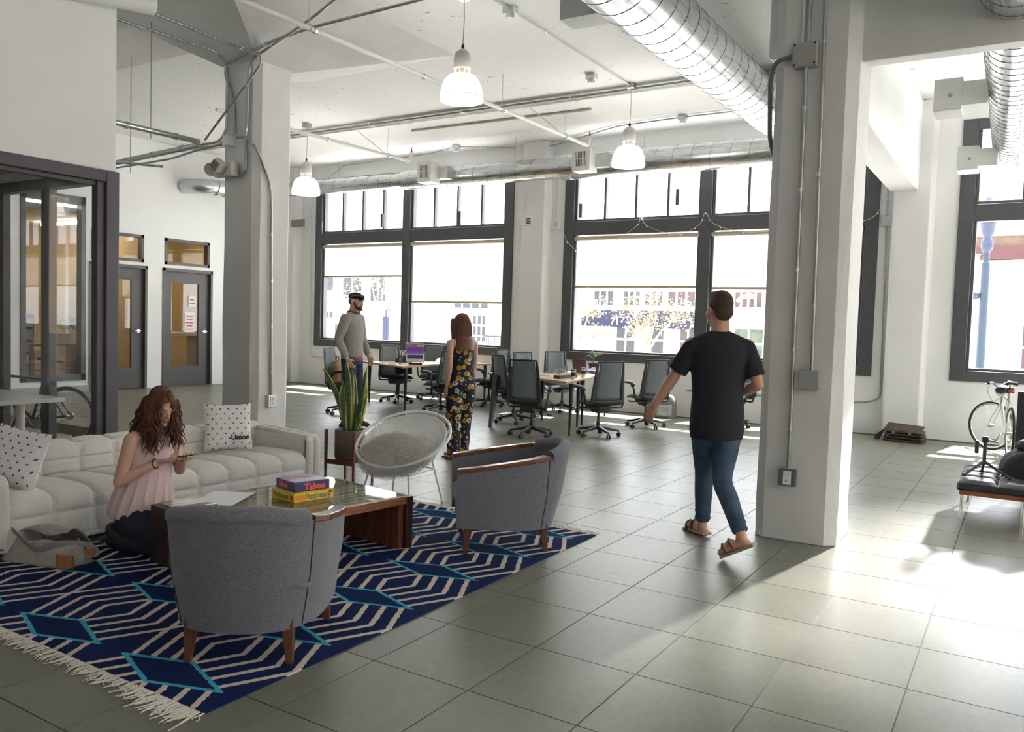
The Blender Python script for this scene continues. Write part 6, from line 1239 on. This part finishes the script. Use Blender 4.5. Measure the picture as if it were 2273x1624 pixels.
s_ = MB(); to = loft([(0, -.055, .77, .185, .135), (0, -.055, .84, .195, .142), (0, -.05, .95, .19, .14), (0, -.04, 1.1, .182, .134), (0, -.035, 1.25, .195, .136), (0, -.04, 1.38, .222, .134), (0, -.04, 1.45, .205, .11), (0, -.04, 1.50, .14, .095), (0, -.035, 1.535, .095, .085)], 36, .0); s_.add(to.v, to.f)
for q, el in ((-1, V3(-.315, .01, 1.19)), (1, V3(.27, -.10, 1.17))):
    sh = V3(q * .19, -.035, 1.425); s_.tube([sh, sh.lerp(el, .35), sh.lerp(el, .78)], [.068, .071, .072], 16); s_.ell(sh, (.069, .07, .068), None, 14, 9)
s_.cap((-.185, -.035, 1.425), (.185, -.035, 1.425), .066, .066); s_.cap((-.17, -.04, 1.44), (0, -.038, 1.50), .055, .07); s_.cap((.17, -.04, 1.44), (0, -.038, 1.50), .055, .07)
fuse('tshirt', s_, BLKT, p, .008, 4)
j = MB(); to = loft([(0, -.05, .82, .175, .12), (0, -.05, .90, .176, .124), (0, -.05, .97, .165, .118)]); j.add(to.v, to.f)
for (hp_, kn, an) in (((-.088, -.05, .90), (-.035, .14, .50), LA), ((.088, -.05, .90), (.04, -.13, .49), RA)):
    h, k, a = V3(*hp_), V3(*kn), V3(*an); e_ = k.lerp(a, .93); j.tube(smooth_path([h, h.lerp(k, .5), k, k.lerp(a, .4), e_], 5), [lerp([.108, .09, .070, .066, .052][i // 5], [.108, .09, .070, .066, .052, .052][i // 5 + 1], (i % 5) / 5) for i in range(21)], 18); j.ell(h, (.108, .108, .10), None, 14, 9)
    for q in range(4): c = k.lerp(a, .55 + .11 * q); j.tube([c + V3(.054 * math.cos(w_), .054 * math.sin(w_), .012 * math.sin(2 * w_ + q)) for w_ in [2 * PI * i / 14 for i in range(14)]], .009, 6, closed=True)
fuse('jeans', j, DENIM, p, .008, 4)
HAIRB = mat('hair_brown', (.055, .028, .015), .6, var=.4, scale=40, bump=.8, bscale=150)
hb_ = MB(); hb_.ell(hc_ + H @ V3(0, -.030, .046), (.089, .101, .094), H); hb_.ell(hc_ + H @ V3(0, -.07, -.012), (.076, .05, .075), H); hb_.ell(hc_ + H @ V3(0, .022, .096), (.068, .062, .042), H)
fuse('hair', hb_, HAIRB, p, .006, 2); face_parts(p, hc_, H, 1.1)
SAND = mat('sandal_brown', (.10, .05, .03), .6)
for (an, toe) in ((LA, LT), (RA, RT)):
    a, t_ = V3(*an), V3(*toe); d = (t_ - a).normalized(); up = d.cross(V3(0, 0, 1)).cross(d).normalized(); so = MB(); q0 = a - V3(d.x, d.y, 0).normalized() * .05 - up * .06; q1 = t_ + d * .02 - up * .022
    so.bar(q0, q1, .085, .022, up, .08, .018); so.build('sandal_sole', mat('sole_tan', (.36, .27, .19), .7), p, bevel=.008)
    for k in (.45, .75): c = a.lerp(t_, k); sd = d.cross(up); MB().tube([c + sd * .05 - up * .03, c + sd * .035 + up * .022, c + up * .036, c - sd * .035 + up * .022, c - sd * .05 - up * .03], .011, 6, flat=.5).build('sandal_strap', SAND, p, smooth=True)

# ---------------------------------------------------------------- man in flat cap
p = person('bearded man in a grey jumper and black flat cap, standing by the desks', (-8.09, 8.66, 0), (.93, .25)); p.scale = (1.07, 1.07, 1.07)
b = MB(); H = Hrot(-.15, .05); hc_ = V3(0, .05, 1.68); P_ = head(b, hc_, H, 1.0, True); b.cap((0, -.0, 1.48), (0, .03, 1.62), .067, .064)
to = loft([(0, 0, .86, .15, .10), (0, 0, .97, .165, .12), (0, 0, 1.1, .15, .11), (0, .0, 1.27, .17, .115), (0, 0, 1.40, .185, .112), (0, 0, 1.48, .16, .085), (0, 0, 1.53, .085, .06)]); b.add(to.v, to.f); b.cap((-.17, 0, 1.43), (.17, 0, 1.43), .05, .05)
arm(b, (-.2, 0, 1.46), (-.26, .02, 1.18), (-.22, .14, .95), (0.1, .35, -.9), (.9, .2, 0), -1, 1.0, .6)
arm(b, (.2, 0, 1.46), (.255, -.06, 1.18), (.23, .05, .93), (-.05, .5, -.8), (-.9, .1, 0), 1, 1.0, .6)
leg(b, (-.09, 0, .94), (-.10, .04, .5), (-.10, .02, .09)); leg(b, (.09, 0, .94), (.11, .03, .5), (.11, -.04, .09)); foot(b, (-.10, .02, .085), (-.12, .2, .035)); foot(b, (.11, -.04, .085), (.14, .14, .035))
fuse('body', b, SKIN2, p, .007)
GREYJ = mat('grey_knit', (.30, .28, .265), .95, var=.12, scale=30, bump=.4, bscale=150); s_ = MB(); to = loft([(0, 0, .95, .172, .132), (0, 0, 1.0, .182, .14), (0, 0, 1.12, .176, .135), (0, .005, 1.28, .185, .135), (0, 0, 1.40, .20, .128), (0, 0, 1.475, .175, .1), (0, 0, 1.525, .095, .078)], 32); s_.add(to.v, to.f)
for (sh, el, wr) in (((-.19, 0, 1.45), (-.26, .02, 1.18), (-.22, .14, .95)), ((.19, 0, 1.45), (.255, -.06, 1.18), (.23, .05, .93))):
    a, e_, w = V3(*sh), V3(*el), V3(*wr); s_.tube(smooth_path([a, a.lerp(e_, .5), e_, e_.lerp(w, .5), e_.lerp(w, .92)], 4), [lerp([.074, .066, .058, .05, .042][i // 4], [.074, .066, .058, .05, .042, .042][i // 4 + 1], (i % 4) / 4) for i in range(17)], 16); s_.ell(a, (.074, .074, .07), None, 14, 9)
s_.cap((-.185, 0, 1.43), (.185, 0, 1.43), .066, .066); s_.cap((-.17, 0, 1.445), (0, .0, 1.51), .055, .07); s_.cap((.17, 0, 1.445), (0, .0, 1.51), .055, .07)
fuse('jumper', s_, GREYJ, p, .008, 4)
CHK = mat('maroon_check', (.22, .06, .075), .8, var=.5, scale=60)
MB().tube([(.085 * math.cos(a), .012 + .075 * math.sin(a), 1.535 + .012 * math.cos(a * 2)) for a in [2 * PI * i / 20 for i in range(20)]], .017, 8, closed=True).build('shirt_collar', CHK, p, smooth=True); loft([(0, 0, .90, .175, .135), (0, 0, .96, .17, .13)], 28, .03, 5).build('shirt_tail', CHK, p, smooth=True)
NAVYJ = mat('denim_dark', (.022, .035, .075), .85, var=.25, scale=10, bump=.3, bscale=120); j = MB(); to = loft([(0, 0, .84, .172, .125), (0, 0, .98, .165, .12)]); j.add(to.v, to.f)
for (h, k, a) in ((V3(-.09, 0, .92), V3(-.10, .04, .5), V3(-.10, .02, .09)), (V3(.09, 0, .92), V3(.11, .03, .5), V3(.11, -.04, .09))):
    j.tube(smooth_path([h, h.lerp(k, .5), k, k.lerp(a, .5), k.lerp(a, .96)], 4), [lerp([.105, .092, .074, .068, .06][i // 4], [.105, .092, .074, .068, .06, .06][i // 4 + 1], (i % 4) / 4) for i in range(17)], 16)
fuse('jeans', j, NAVYJ, p, .009, 3)
for (a, t_) in (((-.10, .02, .085), (-.12, .2, .035)), ((.11, -.04, .085), (.14, .14, .035))): s_ = MB(); foot(s_, a, t_, 1.22); fuse('shoe', s_, mat('maroon_leather', (.08, .02, .018), .35), p, .008, 2)
face_parts(p, hc_, H, 1.0, (.38, .12, .10), (.08, .1, .12), (.10, .045, .02), .005)
bd_ = MB(); bd_.ell(P_(0, .04, -.078), (.055, .052, .037), H); bd_.ell(P_(0, .072, -.10), (.033, .028, .028), H); bd_.tube([P_(-.03, .083, -.055), P_(0, .104, -.048), P_(.03, .083, -.055)], .006, 6)
for q in (-1, 1): bd_.cap(P_(q * .062, .012, -.02), P_(q * .052, .045, -.075), .014, .018)
fuse('beard', bd_, mat('beard_auburn', (.10, .04, .018), .85, var=.4, scale=60), p, .006, 1); hh = MB(); hh.ell(P_(0, -.03, .0), (.077, .088, .06), H); fuse('hair', hh, mat('hair_auburn', (.12, .05, .025), .8), p, .006, 1)
CAPM = mat('cap_black', (.014, .014, .015), .85, var=.3, scale=30); cp = MB(); cp.ell(P_(0, -.015, .062), (.086, .108, .055), H); cp.ell(P_(0, .035, .058), (.075, .085, .038), H); fuse('flat_cap', cp, CAPM, p, .006, 2)
MB().grid(lambda u, v: P_((2 * u - 1) * .07, .075 + .055 * v * (1 - .5 * (2 * u - 1) ** 2), .048 - .018 * v - .012 * (2 * u - 1) ** 2), 10, 5).build('cap_brim', CAPM, p, smooth=True).modifiers.new('t', 'SOLIDIFY').thickness = .006
gl = MB()
for q in (-1, 1): gl.tube([P_(q * .03 + .021 * math.cos(a), .112 - .012 * abs(math.sin(a)) , .082 + .017 * math.sin(a)) for a in [2 * PI * i / 18 for i in range(18)]], .0018, 5, closed=True); gl.tube([P_(q * .05, .105, .084), P_(q * .088, .03, .075), P_(q * .09, -.04, .06)], .0018, 5)
gl.tube([P_(-.01, .113, .086), P_(.01, .113, .086)], .0018, 5); gl.build('eyeglasses', mat('wire_frame', (.6, .58, .55), .3, .9), p)

# ---------------------------------------------------------------- woman in floral jumpsuit
def floral():
    m = mat('floral_print', (.02, .022, .03), .85); g = NT(m); tc = g.n('TexCoord'); vo = g.n('TexVoronoi', i_Scale=13.5, i_Randomness=.9); nz = g.n('TexNoise', i_Scale=40.0, i_Detail=2); g.l(tc.outputs['Object'], nz.inputs['Vector']); g.l(tc.outputs['Object'], vo.inputs['Vector'])
    d = g.math('ADD', vo.outputs['Distance'], g.math('MULTIPLY_ADD', nz.outputs[0], .35, -.175)); sp = g.n('SeparateColor'); g.l(vo.outputs['Color'], sp.inputs[0])
    is_y = g.math('GREATER_THAN', sp.outputs[0], .45); fl_ = g.math('LESS_THAN', d, .40); ring = g.math('LESS_THAN', g.math('ABSOLUTE', g.math('ADD', d, -.2)), .05)
    petal = g.mix(ring, g.mix(is_y, (.62, .58, .52), (.52, .27, .03)), g.mix(is_y, (.05, .04, .04), (.20, .08, .01))); base = g.mix(fl_, (.013, .015, .024), petal)
    v2 = g.n('TexVoronoi', i_Scale=34.0); g.l(tc.outputs['Object'], v2.inputs['Vector']); s2 = g.n('SeparateColor'); g.l(v2.outputs['Color'], s2.inputs[0]); fk = g.math('MULTIPLY', g.math('LESS_THAN', v2.outputs['Distance'], .3), g.math('GREATER_THAN', s2.outputs[1], .62)); fk = g.math('MULTIPLY', fk, g.math('SUBTRACT', 1.0, fl_))
    g.l(g.mix(fk, base, (.45, .43, .40)), g.b.inputs['Base Color']); return m
FLOR = floral()
p = person('long haired woman in a floral jumpsuit and red sandals, standing near the hoop chair', (-5.40, 7.58, 0), (-.93, .34))
b = MB(); H = Hrot(.15, .05); hc_ = V3(0, .045, 1.53); head(b, hc_, H, .95); b.cap((0, 0, 1.34), (0, .025, 1.46), .047, .045)
to = loft([(0, 0, .82, .15, .11), (0, 0, .9, .16, .12), (0, 0, 1.03, .12, .09), (0, .01, 1.2, .138, .105), (0, .005, 1.30, .15, .09), (0, 0, 1.365, .07, .05)]); b.add(to.v, to.f); b.cap((-.14, 0, 1.315), (.14, 0, 1.315), .045, .045)
arm(b, (-.165, 0, 1.31), (-.20, -.05, 1.05), (-.185, .02, .82), (.05, .2, -.95), (.9, .1, 0), -1, .82, .4, .92); arm(b, (.165, 0, 1.31), (.215, .05, 1.06), (.20, .14, .84), (.0, .3, -.9), (-.9, .1, 0), 1, .82, .45, .92)
leg(b, (-.08, 0, .85), (-.085, .02, .46), (-.09, -.03, .085), .9); leg(b, (.08, 0, .85), (.085, .05, .46), (.09, .08, .08), .9); foot(b, (-.09, -.03, .085), (-.10, .14, .04), .9); foot(b, (.09, .08, .085), (.10, .25, .04), .9)
fuse('body', b, SKIN2, p, .0065)
j = MB(); to = loft([(0, 0, .78, .17, .125), (0, 0, .86, .175, .135), (0, .0, .95, .158, .122), (0, .0, 1.02, .145, .112), (0, .008, 1.08, .155, .122), (0, .012, 1.2, .16, .125), (0, .005, 1.26, .148, .108), (0, 0, 1.275, .14, .1)], 34, .02, 6); j.add(to.v, to.f)
for (h, k, a) in ((V3(-.085, 0, .84), V3(-.085, .02, .46), V3(-.09, -.02, .05)), (V3(.085, 0, .84), V3(.085, .05, .46), V3(.09, .085, .05))): j.tube(smooth_path([h, h.lerp(k, .5), k, k.lerp(a, .5), a], 4), [lerp([.10, .098, .088, .082, .078][i // 4], [.10, .098, .088, .082, .078, .078][i // 4 + 1], (i % 4) / 4) for i in range(17)], 18)
fuse('jumpsuit', j, FLOR, p, .008, 3)
for q in (-1, 1): MB().tube([(q * .075, .105, 1.25), (q * .09, .07, 1.33), (q * .095, .0, 1.362), (q * .08, -.06, 1.32), (q * .06, -.098, 1.25)], .005, 6, flat=.6).build('shoulder_strap', FLOR, p, smooth=True)
HAIRR = mat('hair_chestnut', (.13, .045, .022), .45, var=.5, scale=14, stretch=(6, 6, .5)); hr = MB(); P_ = lambda x, y, z: hc_ + H @ V3(x * .95, y * .95, z * .95)
hr.ell(P_(0, -.022, .042), (.083, .102, .085), H); hr.ell(P_(0, -.045, -.03), (.088, .078, .11), H); to = loft([(0, -.045, 1.17, .10, .035), (0, -.055, 1.24, .125, .055), (0, -.035, 1.36, .115, .075), (0, -.0, 1.47, .095, .085), (0, .01, 1.54, .08, .08)], 26); hr.add(to.v, to.f)
for q in (-1, 1): hr.tube(smooth_path([P_(q * .06, .06, .06), P_(q * .082, .055, -.02), V3(q * .095, .05, 1.38), V3(q * .10, .055, 1.22)], 5), [.03] * 8 + [.028, .026, .024, .022, .02, .016, .01, .005], 10)
fuse('hair', hr, HAIRR, p, .007, 3)
rr = random.Random(8); st_ = MB()
for k in range(150):
    a = rr.uniform(-2.7, -.45) if k % 4 else rr.uniform(-3.3, .2); r0 = .088; x, y = r0 * math.cos(a), r0 * math.sin(a) * 1.05; zt = 1.60 + .02 * rr.random(); zb = rr.uniform(1.10, 1.2)
    st_.tube(smooth_path([(x * .5, y * .5 + .02, 1.615), (x, y + .01, zt - .06), (x * 1.18, y * 1.0 - .005, 1.40), (x * 1.28 + rr.uniform(-.02, .02), y * .75 - .015, zb)], 4), [.004, .005, .0055, .006, .006, .006, .006, .006, .0055, .005, .004, .003, .001], 5)
o = st_.build('hair_strands', HAIRR, p, smooth=True); o['kind'] = 'stuff'; face_parts(p, hc_, H, .95)
REDS = mat('red_sandal', (.30, .05, .025), .5)
for (a, t_) in ((V3(-.09, -.03, .085), V3(-.10, .14, .04)), (V3(.09, .08, .085), V3(.10, .25, .04))):
    d = (t_ - a); d.z = 0; d.normalize(); so = MB(); q0 = a - d * .06; q0.z = .008; q1 = t_ + d * .03; q1.z = .008; so.bar(q0, q1, .07, .016, (0, 0, 1), .075, .014); so.build('sandal_sole', REDS, p, bevel=.006); sd = d.cross(V3(0, 0, 1))
    for k in (.45, .8): c = a.lerp(t_, k); c.z = .05 if k < .6 else .035; MB().tube([c + sd * .042 + V3(0, 0, -.03), c + sd * .03 + V3(0, 0, .015), c + V3(0, 0, .028), c - sd * .03 + V3(0, 0, .015), c - sd * .042 + V3(0, 0, -.03)], .008, 6, flat=.5).build('sandal_strap', REDS, p, smooth=True)

# ---------------------------------------------------------------- kneeling woman with phone
p = person('curly haired woman in a pink sleeveless blouse kneeling on the rug with a phone', (-4.73, 3.24, .009), (.955, .14))
b = MB(); H = Hrot(-.30, .42); hc_ = V3(0, .075, .945); P_ = head(b, hc_, H, .95); b.cap((0, -.01, .77), (0, .04, .88), .048, .045)
to = loft([(0, -.10, .20, .15, .12), (0, -.11, .29, .165, .135), (0, -.085, .42, .125, .1), (0, -.05, .58, .14, .108), (0, -.025, .70, .152, .092), (0, -.01, .785, .075, .055)]); b.add(to.v, to.f); b.cap((-.145, -.015, .745), (.145, -.015, .745), .047, .047)
HD = .60
arm(b, (-.165, -.01, .74), (-.20, .02, .50), (-.085, .17, .60), (.42, .85, .12), (.25, -.05, .95), 1, .86, .75, .92); arm(b, (.165, -.01, .74), (.215, -.06, .475), (.085, .13, .60), (-.35, .9, .2), (-.35, .1, .93), -1, .9, .7, .92)
leg(b, (-.09, -.08, .24), (-.12, .30, .075), (-.10, -.16, .06), .9); leg(b, (.09, -.08, .24), (.13, .30, .075), (.11, -.16, .06), .9); foot(b, (-.10, -.18, .07), (-.09, -.31, .03), .85); foot(b, (.11, -.18, .07), (.10, -.31, .03), .85)
fuse('body', b, SKIN2, p, .005, 4)
PINK = mat('pink_crepe', (.62, .46, .46), .8, var=.05, scale=6); s_ = MB(); to = loft([(0, -.105, .215, .195, .165), (0, -.105, .27, .205, .18), (0, -.095, .36, .19, .165), (0, -.075, .46, .172, .148), (0, -.05, .57, .162, .132), (0, -.03, .67, .165, .118), (0, -.02, .74, .15, .09), (0, -.012, .79, .11, .07), (0, -.008, .806, .085, .06)], 40); s_.add(to.v, to.f)
for k in range(13): a = -.6 + k * .36; s_.tube(smooth_path([(.205 * math.cos(a), -.105 + .18 * math.sin(a), .235), (.198 * math.cos(a + .1), -.098 + .172 * math.sin(a + .1), .33), (.165 * math.cos(a + .22), -.06 + .14 * math.sin(a + .22), .52)], 5), [.012, .014, .015, .015, .014, .012, .01, .008, .005, .003, .001], 8)
fuse('blouse', s_, PINK, p, .007, 3)
tr_ = MB(); to = loft([(0, -.10, .17, .165, .14), (0, -.105, .28, .175, .15)]); tr_.add(to.v, to.f)
for q in (-1, 1):
    tr_.tube(smooth_path([V3(q * .09, -.1, .23), V3(q * .11, .1, .17), V3(q * .125, .31, .085)], 5), [.115 - .0045 * i for i in range(11)], 16); tr_.ell((q * .125, .31, .08), (.072, .072, .072)); tr_.tube(smooth_path([V3(q * .125, .3, .075), V3(q * .115, .05, .072), V3(q * .105, -.15, .065)], 5), [.07 - .0018 * i for i in range(11)], 14)
fuse('trousers', tr_, mat('trouser_navy', (.010, .013, .028), .85, var=.2, scale=12), p, .008, 3)
for q in (-1, 1): s_ = MB(); foot(s_, (q * .10, -.19, .085), (q * .095, -.33, .045), 1.25); s_.cap((q * .10, -.17, .09), (q * .10, -.24, .13), .045, .05); fuse('shoe', s_, BLACK, p, .008, 2)
face_parts(p, hc_, H, .95, (.48, .14, .14))
CURL = mat('hair_curly', (.10, .034, .014), .62, var=.5, scale=30, bump=.6, bscale=90); hr = MB(); hr.ell(P_(0, -.03, .05), (.082, .095, .078), H); hr.ell(P_(0, -.06, -.02), (.082, .062, .10), H); fuse('hair', hr, CURL, p, .006, 2)
rr = random.Random(11); st_ = MB()
def curl(root, mid, end, amp, r=.006, n=18):
    ph = rr.uniform(0, 6.28); tw = rr.choice((-1, 1)) * rr.uniform(16, 24); pts = []
    for i in range(n + 1):
        t_ = i / n; base = root.lerp(mid, t_ / .35) if t_ < .35 else mid.lerp(end, (t_ - .35) / .65); w_ = amp * min(1, max(0, t_ - .15) * 1.6); pts.append(base + V3(math.cos(ph + tw * t_) * w_, math.sin(ph + tw * t_) * w_, 0))
    st_.tube(pts, [r * .8] + [r] * (n - 3) + [r * .75, r * .5, .001], 5)
for k in range(420):
    az = rr.uniform(0.35, PI) * rr.choice((-1, 1))          # 0 = over the face, PI = nape
    sx, cy = math.sin(az), math.cos(az); part = .012
    root = P_(part + .02 * sx, .045 - .05 * (1 - cy) * .5, .112 + rr.uniform(-.01, .012)); out = rr.uniform(1.0, 1.3)
    mid = P_(.092 * sx * out + (.008 if abs(sx) > .2 else 0), -.015 + .085 * cy * out, .0 + rr.uniform(-.03, .03)); L = rr.uniform(.16, .27)
    end = V3(mid.x * rr.uniform(1.05, 1.3), mid.y + rr.gauss(.0, .025) - (.05 if cy < 0 else .0), mid.z - L)
    if cy < -.2: end.z = max(end.z, .62); end.y = min(end.y, -.08)
    curl(root, mid, end, rr.uniform(.007, .016), rr.uniform(.0045, .0065))
o = st_.build('hair_curls', CURL, p, smooth=True); o['kind'] = 'stuff'
MB().tube([(.092 + .03 * math.cos(a) * .9, .115 + .014 * math.cos(a + 1), .592 + .03 * math.sin(a)) for a in [2 * PI * i / 20 for i in range(20)]], .005, 6, closed=True).build('hair_tie_bracelet', BLACK, p, smooth=True)
M_ = Matrix.Translation(p.location) @ Matrix.Rotation(p.rotation_euler[2], 4, 'Z')
ph_ = thing('smartphone', 'thin dark smartphone held in both hands by the kneeling woman', 'phone', M_ @ V3(.0, .30, .650)); ph_.rotation_euler = (Matrix.Rotation(p.rotation_euler[2], 3, 'Z') @ Matrix.Rotation(.20, 3, 'X')).to_euler()
MB().box(-.034, .034, -.07, .07, -.004, .004).build('phone_body', mat('phone_case', (.10, .035, .03), .35), ph_, bevel=.003); MB().box(-.031, .031, -.065, .065, .004, .0048).build('phone_screen', mat('phone_glass', (.25, .26, .28), .1), ph_)
